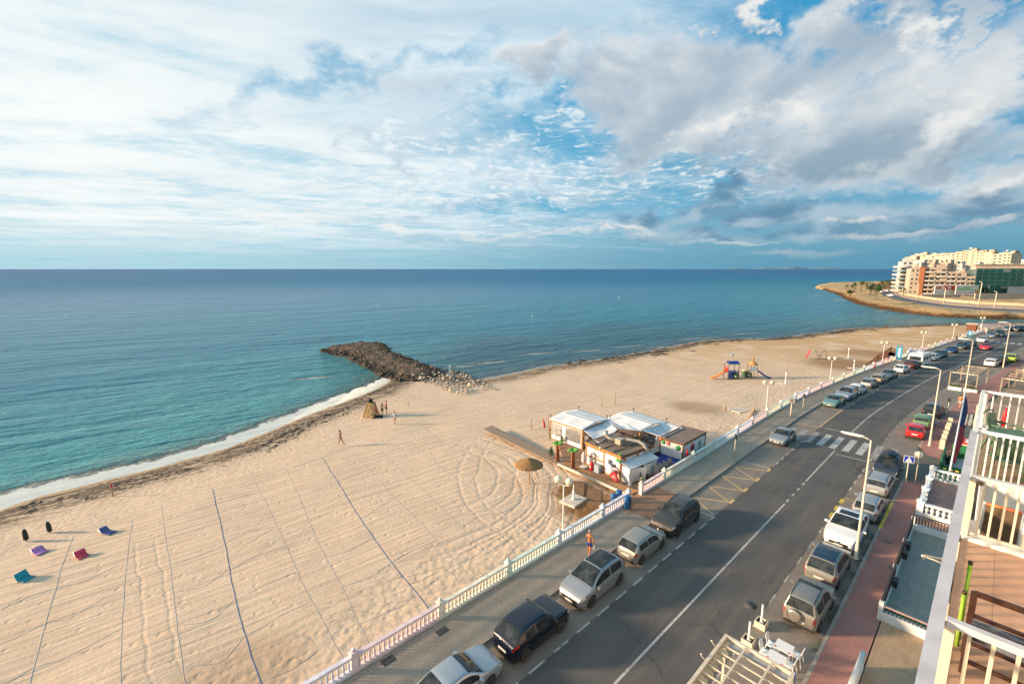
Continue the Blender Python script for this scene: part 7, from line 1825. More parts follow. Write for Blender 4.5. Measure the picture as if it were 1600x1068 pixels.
# furled scalloped awning along the road side
mb = MB()
for k in range(9):
    x_ = -.45-k*.48; mb.add([(x_-.22, -.13, zp-.09), (x_+.22, -.13, zp-.09), (x_+.20, -.42, zp-.14), (x_, -.55, zp-.2), (x_-.20, -.42, zp-.14)], [(0, 1, 2, 3, 4)])
o = mb.build('scalloped_valance', pm('cream_canvas', (.52, .40, .24), .8, .2, 3), t, fix=False); so = o.modifiers.new('s', 'SOLIDIFY'); so.thickness = .02
for k, x_ in enumerate((-.95, -1.95)):
    mb = MB(); mb.tube([(x_, 0.0, zp), (x_+.03, .14, zp+.02), (x_+.05, .2, zp+.08)], .014, 6); mb.lathe((x_+.05, .2, zp+.06), [(.02, 0), (.045, .04), (.03, .07)], 8); mb.build('outrigger_lamp', M_GALV, t)
def umbrella_base(u, v, lb):
    p = gp(u, v, .0); t = thing('umbrella_stand', lb, 'planter', p, A43-.02, 'square umbrella bases on the parking lane')
    for (x0, x1, y0, y1) in ((-.26, .26, -.26, -.22), (-.26, .26, .22, .26), (-.26, -.22, -.22, .22), (.22, .26, -.22, .22)): bx(t, 'side', x0, x1, y0, y1, 0, .34, M_CREAM)
    bx(t, 'soil', -.22, .22, -.22, .22, .0, .24, pm('dark_soil', (.05, .035, .025), .95, .4, 9)); mb = MB(); mb.lathe((0, 0, .24), [(.12, 0), (.12, .03), (.055, .05), (.05, 1.0), (.045, 1.02)], 10); mb.build('tube', M_WRAIL, t)
umbrella_base(1189, 978, 'square cream umbrella base with a white tube, nearer the spare wheel car'); umbrella_base(1169, 1006, 'square cream umbrella base with a white tube, beside the white pergola')
M_WPL = pm('white_plastic', (.74, .74, .74), .4, .04, 4)
pt_ = gp(1222, 1017, .74)
def plastic_chair(x, y, rz, lb):
    t = thing('plastic_chair', lb, 'chair', (x, y, .0), rz, 'white plastic chairs at the folding tables')
    mb = MB(); mb.grid(lambda a, b_: (-.23+.46*a, -.22+.44*b_, .44-.02*math.sin(a*3.14)), 4, 4); o = mb.build('seat', M_WPL, t); so = o.modifiers.new('s', 'SOLIDIFY'); so.thickness = .025
    mb = MB(); mb.grid(lambda a, b_: (-.21+.42*a, .20+.10*b_+.03*math.sin(a*3.14), .50+.36*b_+.03*math.sin(a*3.14)*b_), 4, 4); o = mb.build('backrest', M_WPL, t); so = o.modifiers.new('s', 'SOLIDIFY'); so.thickness = .02
    mb = MB(); mb.box((0, .29, .78), (.18, .02, .10), 0, rx=-.25); mb.build('red_mark', pm('red_print', (.62, .05, .07), .5), t)
    for sx in (-1, 1):
        mb = MB(); mb.tube([(sx*.20, -.20, .43), (sx*.23, -.25, 0)], .02, 6); mb.build('leg', M_WPL, t); mb = MB(); mb.tube([(sx*.20, .20, .52), (sx*.24, .30, 0)], .02, 6); mb.build('leg', M_WPL, t)
    return t
def folding_table(c, rz, lb):
    t = thing('folding_table', lb, 'table', (c.x, c.y, .0), rz, 'white tables with red corner marks')
    bx(t, 'tabletop', -.36, .36, -.34, .34, .71, .74, M_WPL)
    for sx in (-1, 1):
        for sy in (-1, 1): mb = MB(); mb.bar((sx*.30, sy*.28, .71), (sx*.33, sy*.31, 0), .035); mb.build('leg', M_WPL, t)
    for sx, sy in ((-1, 1), (1, 1), (-1, -1), (1, -1)):
        if sy < 0 and True or sy > 0: 
            mb = MB(); mb.b2(sx*.29-.05, sx*.29+.05, sy*.27-.05, sy*.27+.05, .7401, .742); mb.build('red_mark', pm('red_print', (.62, .05, .07)), t) if (sx, sy) in ((-1, 1), (1, 1)) else None
tb = S(22.1, -6.0); 
a_t = A43
c1_ = gp(1225, 1009, .74); c2_ = gp(1213, 1026, .74)
folding_table(c1_, A43+math.pi/2, 'white table with red corner marks, the one nearer the umbrella base'); folding_table(c2_, A43+math.pi/2, 'white table with red corner marks, the one nearer the pergola')
for c, sg, lb in ((gp(1207, 1010, .3), 1, 'white plastic chair with red mark on the road side, upper one'), (gp(1197, 1022, .3), 1, 'white plastic chair with red mark on the road side, lower one'), (gp(1243, 1025, .3), -1, 'white plastic chair on the pavement side, upper one'), (gp(1232, 1040, .3), -1, 'white plastic chair on the pavement side, lower one')):
    plastic_chair(c.x, c.y, A43+(0 if sg > 0 else math.pi), lb)
# weeds along the right kerb
mb = MB(); rr = random.Random(12)
for k in range(2600):
    s_ = rr.uniform(24, 46); o_ = OFF_KR+abs(rr.gauss(0, .16)); 
    if mnoise.noise(Vector((s_*.6, 0, 0))) < -.05: continue
    p = R(s_, o_, 0); an = rr.uniform(0, 6.28); h = rr.uniform(.03, .12); mb.add([p, p+Vector((.02*math.cos(an), .02*math.sin(an), 0)), p+Vector((.06*math.cos(an+1), .06*math.sin(an+1), h))], [(0, 1, 2)])
o = mb.build('kerb_weeds', pm('weed_green', (.10, .14, .03), .8, .4, 6), fix=False); tag(o, 'ragged green weeds growing along the kerb beside the parked cars', 'weeds', kind='stuff')

# ------------------------------------------------------------------ flag on the balcony line
fb = S(56., -1.3, .2); ft_ = gp(1508, 612, 0)
a_, b_ = gp(1484, 735, 9.0), gp(1508, 616, 11.2)
q = thing('banner_flag', 'long purple and red flag hanging from a slanting white pole', 'flag', a_)
d_ = b_-a_
mb = MB(); mb.tube([(0, 0, 0), d_], .035, 8); mb.build('pole', M_WRAIL, q)
def flag(t0, t1, w0, w1, m, nm):
    mb = MB()
    def fn(a, b2_):
        t_ = t0+(t1-t0)*a; w = w0+(w1-w0)*a; p = d_*t_; return p+Vector((.74, .3, 0))*(w*b2_)+Vector((0, 0, -.35*b2_*w))+Vector((.1, -.1, 0))*math.sin(a*7+b2_*5)*.25*b2_
    mb.grid(fn, 14, 8); o = mb.build(nm, m, q); so = o.modifiers.new('s', 'SOLIDIFY'); so.thickness = .01
flag(.97, .55, .45, .85, pm('flag_purple', (.055, .03, .11), .8, .1, 3), 'purple_cloth'); flag(.55, .10, .85, .55, pm('flag_red', (.52, .025, .02), .8, .1, 3), 'red_cloth')

# ------------------------------------------------------------------ the balconies
FLR = H-4.65; RT = H-3.5
bal = thing('balcony_block', 'cream apartment block face with open balconies at the right edge', 'building', (0, 0, 0), A43)
def fl(s0_, s1_, z, m, nm='floor', r0=.0, r1=1.9): return sb(bal, nm, s0_, s1_, r0, r1, z-.16, z, m)
fl(3.0, 10.8, FLR, M_TCOT); fl(10.9, 14.15, FLR-.95, gt); fl(14.25, 18.9, FLR, M_TAN)
sb(bal, 'ledge', 10.72, 10.98, .0, 1.9, FLR-.9, FLR+.05, M_WWALL); sb(bal, 'low_wall', 14.12, 14.26, .25, 1.9, FLR-.95, FLR+.02, M_WWALL); sb(bal, 'ledge', 18.8, 19.0, .0, 1.9, FLR-.1, FLR+.05, M_WWALL)
# outer edge beams running along the street
sb(bal, 'edge_beam', 2.6, 14.2, -.13, -.02, FLR-.32, FLR+.04, M_CREAM); sb(bal, 'edge_cap', 2.5, 13.95, -.125, -.01, RT-.06, RT, M_LILAC)
sb(bal, 'edge_beam', 14.2, 19.0, -.13, -.02, FLR-.32, FLR+.04, M_CREAM); sb(bal, 'edge_cap', 14.0, 18.95, -.075, -.005, RT-.06, RT, M_WRAIL)
for i in range(58): sb(bal, 'baluster', 3.0+i*.28, 3.03+i*.28, -.09, -.06, FLR+.04, RT-.06, M_WRAIL if i > 38 else M_YRAIL)
def cross_rail(s_, m, cap, bars, x0=.0, sp_=.125):
    sb(bal, 'cross_rail', s_-.04, s_+.04, x0, 1.9, RT-.07, RT, cap); sb(bal, 'corner_post', s_-.05, s_+.05, x0-.02, x0+.07, FLR-.1, RT-.07, m); sb(bal, 'foot_rail', s_-.02, s_+.02, x0+.07, 1.9, FLR+.08, FLR+.12, m)
    for i in range(bars): sb(bal, 'bar', s_-.015, s_+.015, x0+.16+i*sp_, x0+.19+i*sp_, FLR+.12, RT-.07, m)
cross_rail(6.06, M_YRAIL, M_LILAC, 10, .0, .165); cross_rail(10.85, M_YRAIL, M_LILAC, 10, .0, .135); cross_rail(14.1, M_WRAIL, M_WRAIL, 13, .0, .105); cross_rail(18.9, M_WRAIL, M_WRAIL, 11, .0, .17)
for z_ in (FLR-.95, ): sb(bal, 'foot_rail', 10.84, 10.86, .07, 1.9, z_+.1, z_+.13, M_YRAIL)
# back wall of the balconies with blue white doors
sb(bal, 'facade_wall', 2.5, 19., 1.9, 2.2, 0, RT+2.4, M_WWALL)
sb(bal, 'shutter', 15.0, 17.8, 1.80, 1.9, FLR, FLR+2.1, pm('pale_blue_shutter', (.48, .56, .64), .6, .15, 3)); sb(bal, 'shutter', 11.2, 13.4, 1.3, 1.38, FLR-.95, FLR+1.1, pm('pale_blue_shutter', (.48, .56, .64)))
# lower floors: slabs and edges below, slightly proud
for k, (z_, o_) in enumerate(((FLR-2.95, .05), (FLR-5.9, .10), (FLR-8.85, .16))):
    sb(bal, 'lower_slab', 2.5, 23, -.13-o_, 1.9, z_-.2, z_, M_CREAM); sb(bal, 'lower_parapet', 2.5, 23, -.15-o_, -.05-o_, z_, z_+.95, M_CREAM if k else M_WWALL)
for s_ in (9.2, 14.2, 19.0, 23.): sb(bal, 'pier', s_-.12, s_+.12, -.16, .1, .1, FLR-.16, M_CREAM)
sb(bal, 'inner_core', 2.6, 22.9, .2, 1.88, .1, FLR-1.3, M_WWALL)
mb = MB()
t = tS('line_bracket', 'small cream bracket with a bolt sticking out of the balcony edge', 'bracket', 7.4, -.12, RT-.1); mb.tube([(0, 0, 0), (0, .18, .02), (.05, -.06, .05)], .014, 6); mb.build('arm', M_YRAIL, t); mb = MB(); mb.lathe((0, .18, 0), [(.02, -.02), (.02, .03)], 6); mb.build('bolt', M_CHROME, t)
# furniture: long dark bench table, green chairs and table, orange folding chair
M_DW = pm('dark_stained_wood', (.055, .022, .012), .45, .3, 6)
t = tS('slatted_bench', 'dark wooden bench with grey cushions on the terracotta balcony floor', 'bench', 7.22, 1.04, FLR, -math.pi/2)
L_ = 1.7
for y_ in (-.20, .20):
    for x_ in (-.85, -.3, .3, .85): bx(t, 'leg', x_-.03, x_+.03, y_-.03, y_+.03, 0, .82 if y_ > 0 else .62, M_DW)
    bx(t, 'rail', -.85, .85, y_-.02, y_+.02, .78 if y_ > 0 else .58, .84 if y_ > 0 else .63, M_DW); bx(t, 'rail', -.85, .85, y_-.018, y_+.018, .50, .54, M_DW); bx(t, 'rail', -.85, .85, y_-.018, y_+.018, .14, .18, M_DW)
m, b = nodemat('striped_cushion'); P = texco('Object'); x, y, z = separate(P); w = noise(combine(x*1.5, y*9., 0.), 2., 3, .6); plug(mixc(sstep(.42, .58, w), (.17, .19, .22), (.07, .075, .085)), b, 'Base Color'); b.inputs['Roughness'].default_value = .9
for x0_ in (-.83, -.27, .29): bx(t, 'cushion', x0_, x0_+.54, -.17, .17, .42, .50, MC['striped_cushion'])
for k, (s_, r_, h_) in enumerate(((7.68, .13, 1.02), (7.5, .12, .70))):
    q = tS('green_tube', '%s lime green rolled tube standing at the end of the bench' % ('taller' if k == 0 else 'shorter'), 'roll', s_, r_, FLR); mb = MB(); mb.tube([(0, 0, 0), (.02, .01, h_)], .022, 8); mb.build('roll', pm('lime_cloth', (.25, .42, .03), .7, .2, 5), q); mb = MB(); mb.lathe((.02, .01, h_), [(.024, 0), (.024, .04)], 8); mb.build('cap', M_DW, q)
M_GRN = pm('green_resin', (.085, .155, .09), .55, .12, 3)
t = tS('green_table', 'round green plastic garden table on the balcony with the green chairs', 'table', 15.9, .80, FLR)
mb = MB(); n = 40; pr = [(0.01, .70), (.60, .70), (.64, .71), (.66, .70), (.66, .66), (.60, .67), (.01, .67)]
mb.lathe((0, 0, 0), [(r_*(1.0), z_) for r_, z_ in pr], n); mb.build('tabletop', M_GRN, t)
for k in range(32):
    an = 2*math.pi*k/32; mb = MB(); mb.box((.675*math.cos(an), .675*math.sin(an), .69), (.035, .05, .05), an); mb.build('rim_scallop', M_GRN, t)
for k in range(4):
    an = math.pi/4+k*math.pi/2; mb = MB(); mb.tube([(.15*math.cos(an), .15*math.sin(an), .66), (.22*math.cos(an), .22*math.sin(an), .35), (.45*math.cos(an), .45*math.sin(an), 0)], [.05, .04, .03], 6); mb.build('leg', M_GRN, t)
def green_chair(s_, r_, rz, lb, hgt=1.0):
    t = tS('green_chair', lb, 'chair', s_, r_, FLR, rz, 'green plastic chairs around the round table')
    mb = MB(); mb.grid(lambda a, b_: (-.25+.5*a, -.24+.46*b_, .42-.03*math.sin(a*3.14)), 5, 5); o = mb.build('seat', M_GRN, t); so = o.modifiers.new('s', 'SOLIDIFY'); so.thickness = .03
    for k in range(6):
        mb = MB(); x_ = -.22+.088*k; mb.grid(lambda a, b_: (x_+.068*a*(1+.25*b_), .20+.16*b_+.05*math.sin(b_*3.1), .44+.52*hgt*b_-.03*abs(k-2.5)*b_), 1, 6); o = mb.build('back_slat', M_GRN, t); so = o.modifiers.new('s', 'SOLIDIFY'); so.thickness = .02
    mb = MB(); mb.tube([(-.28, .40, .95), (0, .43, 1.0), (.28, .40, .95)], .025, 6); mb.build('top_rail', M_GRN, t)
    for sx in (-1, 1):
        mb = MB(); mb.tube([(sx*.25, .30, .68), (sx*.29, -.05, .66), (sx*.28, -.22, .62), (sx*.27, -.26, .42), (sx*.29, -.30, 0)], .026, 6); mb.build('arm', M_GRN, t)
        mb = MB(); mb.tube([(sx*.23, .22, .43), (sx*.29, .36, 0)], .028, 6); mb.build('leg', M_GRN, t)
green_chair(14.9, .50, math.pi/2+.15, 'green plastic chair nearest to the balcony rail, seen from its back'); green_chair(14.95, 1.20, math.pi/2-.4, 'green plastic chair at the right edge, seen from its back'); green_chair(16.9, .50, -.3, 'green plastic chair beyond the round green table')
t = tS('folding_chair', 'brown folding chair with an orange top edge on the lower balcony', 'chair', 12.5, .50, FLR-.95, -math.pi/2-.05)
M_BRF = pm('brown_mesh_cloth', (.115, .07, .035), .8, .2, 8)
mb = MB(); mb.slab([(-.24, -.12, .42), (.24, -.12, .42), (.24, .10, 1.0), (-.24, .10, 1.0)], .02); mb.build('backrest', M_BRF, t); mb = MB(); mb.tube([(-.24, .10, 1.01), (.24, .10, 1.01)], .03, 6); mb.build('top_edge', M_ORP, t)
mb = MB(); mb.slab([(-.24, -.55, .42), (.24, -.55, .42), (.24, -.12, .40), (-.24, -.12, .40)], .02); mb.build('seat', M_BRF, t)
for sx in (-1, 1): mb = MB(); mb.tube([(sx*.26, .10, 1.0), (sx*.26, -.1, .42), (sx*.26, -.45, 0)], .018, 6); mb.build('frame', M_WRAIL, t); mb = MB(); mb.tube([(sx*.26, -.5, .42), (sx*.26, .1, 0)], .018, 6); mb.build('leg', M_WRAIL, t)
t = tS('orange_cushion', 'orange edged folding lounger at the right edge of the lower balcony', 'lounger', 11.4, 1.0, FLR-.95, -math.pi/2)
mb = MB(); mb.b2(-.3, .4, -.3, .3, .38, .46); mb.build('seat', M_BRF, t); mb = MB(); mb.b2(-.3, .4, .3, .36, .36, .5); mb.build('edge', M_ORP, t)
for sx in (-.28, .36): mb = MB(); mb.bar((sx, 0, .38), (sx, .05, 0), .03); mb.build('leg', M_WRAIL, t)
# ------------------------------------------------------------------ headland: road, buildings, billboards, trees
zh = .3
def hp(u, v, z=zh): return gp(u, v, z)
def ribbon(px0, px1, z, name, m, dz=0.):
    mb = MB(); A = [hp(u, v, z+dz) for u, v in px0]; B = [hp(u, v, z+dz) for u, v in px1]; n = len(A)
    mb.add(A+B, [(i, i+1, n+i+1, n+i) for i in range(n-1)]); o = mb.build(name, m, fix=False); tag(o, kind='structure'); return o
# the curving shore road: outer (sea) edge and inner edge
M_FROAD = pm('far_asphalt', (.10, .105, .11), .8, .15, .1); M_FPAVE = pm('far_pavement', (.52, .36, .24), .85, .2, .15)
mb = MB()
Ao = [hp(u, v) for u, v in ((1376, 452.5), (1374, 457), (1378, 461), (1392, 466.5), (1412, 471.5), (1440, 476), (1472, 480), (1520, 484), (1620, 489))]
Ai = [hp(u, v) for u, v in ((1398, 452.5), (1394, 457), (1398, 461), (1410, 465), (1428, 469.0), (1452, 473), (1482, 477), (1528, 481), (1620, 485.5))]
Ap = [hp(u, v) for u, v in ((1404, 452.5), (1402, 457), (1406, 460), (1418, 463), (1436, 466), (1460, 469.5), (1490, 473), (1532, 476.5), (1620, 480))]
n = len(Ao)
def lift(P_, d): return [Vector((p.x, p.y, p.z+d)) for p in P_]
for nm, X, Y, m, d in (('shore_road', Ao, Ai, M_FROAD, .35), ('shore_pavement', Ai, Ap, M_FPAVE, .5)):
    mb = MB(); mb.add(lift(X, d)+lift(Y, d)+lift(X, d-1.5)+lift(Y, d-1.5), [(i, i+1, n+i+1, n+i) for i in range(n-1)]+[(2*n+i, i, i+1, 2*n+i+1)[::-1] for i in range(n-1)]+[(3*n+i, 3*n+i+1, n+i+1, n+i) for i in range(n-1)]); tag(mb.build(nm, m), kind='structure')
t = thing('shore_road_wall', 'long low cream wall following the curve of the headland road', 'wall', Ap[0]); o0 = t.location.copy()
for i in range(n-1):
    a, b_ = Ap[i]+Vector((0, 0, .9)), Ap[i+1]+Vector((0, 0, .9)); mb = MB(); mb.bar(a-o0, b_-o0, .5, 1.6); mb.build('wall_run', pm('ochre_wall', (.56, .40, .25), .85, .15, .2), t)
M_OCH = [pm('ochre_a', (.50, .425, .32), .85, .12, .06), pm('ochre_b', (.49, .42, .335), .85, .12, .06), pm('ochre_c', (.48, .39, .30), .85, .12, .06), pm('pinkish', (.46, .36, .29), .85, .12, .06), pm('pale_block', (.50, .48, .44), .85, .12, .06)]
M_BRK = pm('brick_band', (.40, .15, .06), .8, .12, .1); M_WIN = pm('far_window', (.035, .05, .06), .2, .3, .3); M_BAL = pm('far_balcony', (.58, .50, .42), .8, .1, .1)
M_GGL = pm('green_glass', (.010, .055, .052), .12, .35, .15); M_LGL = pm('light_glass', (.30, .38, .37), .15, .2, .2)
_win = {}
def wmesh(w, h, m, nm='window'):
    k = (round(w, 2), round(h, 2), m.name, nm)
    if k not in _win: q_ = MB(); q_.b2(-w/2, w/2, -.06, .06, 0, h); me = q_.mesh(nm); me.materials.append(m); _win[k] = me
    return _win[k]
def block(px0, px1, vbase, floors, depth, m, lb, fh=3.0, wins=True, balc=None, roofbits=2, dist=None, name='apartment_block', wfill=.45, seed=0, z0=0., wm=None, winh=1.3):
    """an apartment block whose front spans two photograph columns at a given base row"""
    a, b_ = hp(px0, vbase), hp(px1, vbase); a = a+(a-Vector((0, 0, a.z))).normalized()*(b_-a).length*.5
    if dist is not None:
        k0 = dist/a.y; a = Vector((a.x*k0, dist, zh)); k1 = dist/b_.y; b_ = Vector((b_.x*k1, dist, zh))
    return block2(a, b_, floors, depth, m, lb, fh, wins, balc, roofbits, name, wfill, seed, z0, wm, winh)
def block2(a, b_, floors, depth, m, lb, fh=3.0, wins=True, balc=None, roofbits=2, name='apartment_block', wfill=.45, seed=0, z0=0., wm=None, winh=1.3):
    d = b_-a; L_ = math.hypot(d.x, d.y); an = math.atan2(d.y, d.x); hgt = floors*fh; r = random.Random(seed)
    t = thing(name, lb, 'building', (a.x, a.y, zh-.6+z0), an)
    bx(t, 'wall', 0, L_, 0, depth, 0, hgt+1, m)
    bx(t, 'parapet', -.15, L_+.15, -.15, .25, hgt+1, hgt+1.7, m)
    for k in range(roofbits):
        x0 = r.uniform(.1, .8)*L_; w = r.uniform(2, 5); bx(t, 'roof_room', x0, min(L_, x0+w), depth*.3, depth*.7, hgt+1, hgt+1+r.uniform(1.5, 3.2), m)
    nb = max(2, int(L_/3.4)); cw = L_/nb
    for f_ in range(floors):
        z = 1+f_*fh
        if balc:
            bx(t, 'balcony_slab', .2, L_-.2, -balc, -.01, z-.12, z+.08, M_BAL); bx(t, 'balcony_front', .2, L_-.2, -balc-.08, -balc, z-.12, z+.95, M_BAL if (f_+seed) % 3 else M_OCH[2])
        if wins:
            for k in range(nb):
                if r.random() < .12: continue
                inst('window', wmesh(cw*wfill, winh if not balc else 2.1, wm or M_WIN), t, (cw*(k+.5), -.03, z+(.8 if not balc else .15)))
    return t
# front row: apartment block with brick band
block(1404, 1420, 457.5, 8, 14, M_OCH[4], 'pale corner block with rounded glass balconies at the seaward end', fh=2.9, roofbits=1, seed=3)
# glass balconies of the corner block
a, b_ = hp(1403, 457.5), hp(1415, 457.5)
t = thing('corner_balconies', 'stacked pale green glass balconies on the seaward corner block', 'balconies', (a.x, a.y, zh))
for f_ in range(7): mb = MB(); mb.M = Matrix.Rotation(0, 4, 'Z'); mb.lathe((1.5, 1.5, 1.5+f_*2.9), [(5.2, 0), (5.2, .3), (5.1, .3), (5.1, 1.2), (5.0, 1.2)], 20); mb.build('balcony', M_LGL if f_ % 2 else M_BAL, t)
block(1418, 1432, 460.0, 6, 12, M_OCH[2], 'pinkish cream block left of the brown brick band', fh=3.0, wfill=.35, seed=5, roofbits=1)
block(1432, 1440, 460.2, 6, 12, M_BRK, 'narrow brown brick tower between two cream blocks', fh=3.05, wins=False, seed=6, roofbits=0)
for k, (x0, x1, vb, fl_, lb) in enumerate(((1440, 1456, 460.4, 6, 'cream balcony block just right of the brick tower'), (1457, 1473, 460.8, 6, 'cream balcony block second from the brick tower'), (1474, 1489, 461.2, 5, 'cream balcony block third from the brick tower'), (1490, 1505, 461.6, 5, 'cream balcony block fourth from the brick tower'), (1506, 1519, 462, 4, 'lower cream block beside the dark green glass building'))):
    block(x0, x1, vb, fl_, 12, M_OCH[2+(k % 2)], lb, balc=1.4, seed=20+k, wfill=.7, roofbits=1)
# long dark green glass building on the right
t = block(1520, 1650, 460.5, 6, 16, pm('dark_slab', (.10, .14, .13), .6, .2, .1), 'long dark green glass building at the right edge of the headland', fh=2.9, wfill=.86, seed=31, wm=M_GGL, winh=2.1, roofbits=0)
a, b_ = hp(1520, 460.5), hp(1650, 460.5); L_ = (b_-a).length*1.1
for f_ in range(6):
    bx(t, 'floor_band', -.3, L_, -1.1, -.08, .75+f_*2.9, 1.0+f_*2.9, pm('band_green', (.06, .16, .13), .5, .2, .2)); bx(t, 'glass_rail', -.3, L_, -1.1, -1.02, 1.0+f_*2.9, 1.9+f_*2.9, M_GGL)
bx(t, 'top_floor', 0, L_, 3, 12, 6*2.9+1.7, 6*2.9+4.2, M_OCH[3]); bx(t, 'roof_edge', -1, L_, 1.5, 13, 6*2.9+4.2, 6*2.9+4.6, M_OCH[1])
# middle row, taller, farther back
rr = random.Random(77)
mid = [(1412, 1432, 402, 'cream'), (1432, 1456, 404, 'cream'), (1456, 1480, 404, 'pink'), (1480, 1500, 407, 'grey')]
def tower(u0, u1, vtop, dist, depth, m, lb, seed, wins=True, balc=None, fh=3.0, wfill=.4, name='apartment_block'):
    """tower at a distance whose roof reaches a photograph row"""
    a = hp(u0, 455); b_ = hp(u1, 455); a = Vector(((u0-800)/F/(CT-(0))*dist*CT, dist, zh)); b_ = Vector(((u1-800)/F*dist, dist, zh)); a.x = (u0-800)/F*dist*1.0
    # height from the row: the view ray at that row and distance
    bb = -(vtop-534)/F; ztop = H+dist*(-ST+bb*CT)/(CT+bb*ST); k = 1/(CT+bb*ST)
    ax_ = (u0-800)/F*k; w_ = (u1-u0)/F*k*dist; a = Vector((ax_*(dist+w_*.75), dist+w_*.75, zh)); b_ = Vector(((u1-800)/F*k*dist, dist, zh))
    fl_ = max(2, int(round((ztop-zh)/fh)))
    return block2(a, b_, fl_, depth, m, lb, (ztop-zh-.7)/fl_, wins, balc, 2, name, wfill, seed)
L8 = [(1414, 1424, 402, 350, 0, 'tall pale yellow tower at the left end of the skyline', 1), (1424, 1432, 399, 372, 1, 'cream tower second from the left of the skyline', 2), (1432, 1447, 397, 395, 0, 'ochre tower third from the left of the skyline', 3),
      (1447, 1462, 398.5, 402, 1, 'ochre tower fourth on the skyline, with small square windows', 4), (1462, 1478, 396.5, 408, 1, 'cream tower in the middle of the skyline left', 5), (1478, 1494, 395.5, 412, 1, 'grey cream tower with a column of dark windows', 6),
      (1494, 1508, 393.5, 415, 0, 'ochre tower beside the highest building', 7), (1508, 1526, 391, 420, 0, 'highest yellow building of the skyline', 8), (1526, 1537, 392.5, 424, 0, 'yellow tower right of the highest building', 9), (1537, 1551, 394, 428, 0, 'yellow tower with a blank side wall', 10),
      (1551, 1568, 397, 432, 1, 'stepped yellow building before the end of the skyline', 11), (1568, 1581, 395, 436, 0, 'last yellow tower at the right of the skyline', 12)]
for u0, u1, vt, ds_, mi, lb, sd in L8: tower(u0, u1, vt, 560-(u0-1414)*.62, 16, M_OCH[mi], lb, 40+sd, wins=sd != 10, wfill=.34 if sd in (8, 9, 10) else .55)
M8 = [(1421, 1440, 409, 322, 4, 'white topped block in front of the left towers'), (1440, 1460, 410, 326, 3, 'pinkish block with a row of arched windows in front of the towers'), (1460, 1481, 410.5, 330, 3, 'pinkish block with vertical bays in front of the towers'), (1482, 1504, 413, 335, 4, 'plain grey block above the balcony blocks'),
      (1505, 1526, 415, 338, 4, 'broad grey white block below the highest building'), (1527, 1550, 416, 340, 2, 'cream block behind the dark green building, left'), (1551, 1600, 417, 342, 2, 'cream block behind the dark green building, right'), (1583, 1640, 408.5, 400, 4, 'white building at the far right of the skyline')]
for k, (u0, u1, vt, ds_, mi, lb) in enumerate(M8): tower(u0, u1, vt, 398-(u0-1421)*.16 if k < 7 else 520, 14, M_OCH[mi], lb, 60+k, wfill=.35, balc=1.2 if k in (1, 2) else None)
for u, vt, h_, lb in ((1517, 390, 1, 'white satellite dish on the highest building'), (1574, 394, 1, 'small white dish on the last yellow tower')):
    ds_ = 495; bb = -(vt-534)/F; k = 1/(CT+bb*ST); z_ = H+ds_*(-ST+bb*CT)*k
    q = thing('satellite_dish', lb, 'dish', ((u-800)/F*ds_*k, ds_, z_)); mb = MB(); mb.lathe((0, 0, .5), [(.2, 0), (1.2, .7), (1.5, 1.6), (1.2, 1.7), (.2, .6)], 12); mb.build('dish', M_PANEL, q); mb = MB(); mb.lathe((0, 0, -1.5), [(.25, 0), (.2, 2.2)], 8); mb.build('mast', M_GREY, q)
# billboards
def billboard(u0, u1, v0, v1, lb, seed):
    a, b_ = hp(u0, v1), hp(u1, v1); d = b_-a; L_ = d.length; an = math.atan2(d.y, d.x); t = thing('billboard', lb, 'billboard', (a.x, a.y, zh), an)
    hgt = (v1-v0)/F*a.y*1.03; r = random.Random(seed)
    bx(t, 'panel', 0, L_, 0, .4, 1., hgt, M_PANEL)
    for k in range(5): bx(t, 'post', L_*(k+.5)/5-.15, L_*(k+.5)/5+.15, .4, .8, -1, hgt-.5, M_GREY)
    RED = pm('print_red', (.62, .06, .03), .6); GR = pm('print_green', (.12, .42, .08), .6); OR = pm('print_orange', (.62, .20, .04), .6); GY = pm('print_grey', (.30, .28, .26), .6)
    def pr(x0, x1, z0, z1, m, dy=.02): bx(t, 'print', L_*x0, L_*x1, -dy, -.001, 1+(hgt-1)*z0, 1+(hgt-1)*z1, m)
    if seed == 1:
        pr(.40, .98, .50, .98, RED); pr(.05, .32, .60, .90, OR); pr(.62, .78, .62, .88, M_PANEL, .03); pr(.44, .54, .58, .68, M_PANEL, .03); pr(.44, .54, .78, .86, M_PANEL, .03); pr(0, 1, .455, .475, GR)
        for k in range(7): pr(.04+.13*k, .12+.13*k, .2, .27, OR if k % 3 else GY)
    else:
        pr(.02, .98, .50, .60, GR); pr(.02, .60, .64, .74, GR); pr(.30, .95, .82, .88, GR); pr(.02, .15, .84, .92, RED); pr(.85, .99, .12, .46, OR)
        for k in range(9): pr(.03+.09*k, .09+.09*k, .18, .26, OR if k % 2 else RED)
        for k in range(6): pr(.05+.12*k, .13+.12*k, .34, .38, GY)
billboard(1459, 1491, 446.5, 462, 'left large billboard with a red upper half', 1); billboard(1492, 1527, 446.5, 462.5, 'right large billboard with green and orange stripes', 2)
# rough walls and low things of the slope
rr = random.Random(15)
for k, (u0, u1, v, h_, mi, lb) in enumerate(((1440, 1500, 464.5, 2.2, 2, 'low grey wall behind the shore road under the billboards'), (1523, 1600, 466.5, 3.5, 2, 'ochre retaining wall right of the billboards'), (1585, 1620, 461, 6, 4, 'small cream hut at the right edge of the headland'))):
    a, b_ = hp(u0, v), hp(u1, v); d = b_-a; q = thing('slope_wall', lb, 'wall', (a.x, a.y, zh-.5), math.atan2(d.y, d.x)); bx(q, 'wall', 0, d.length, 0, .6 if k < 2 else 5, 0, h_, M_OCH[mi]); bx(q, 'cap', -.1, d.length+.1, -.1, .7 if k < 2 else 5.1, h_, h_+.25, M_OCH[1])
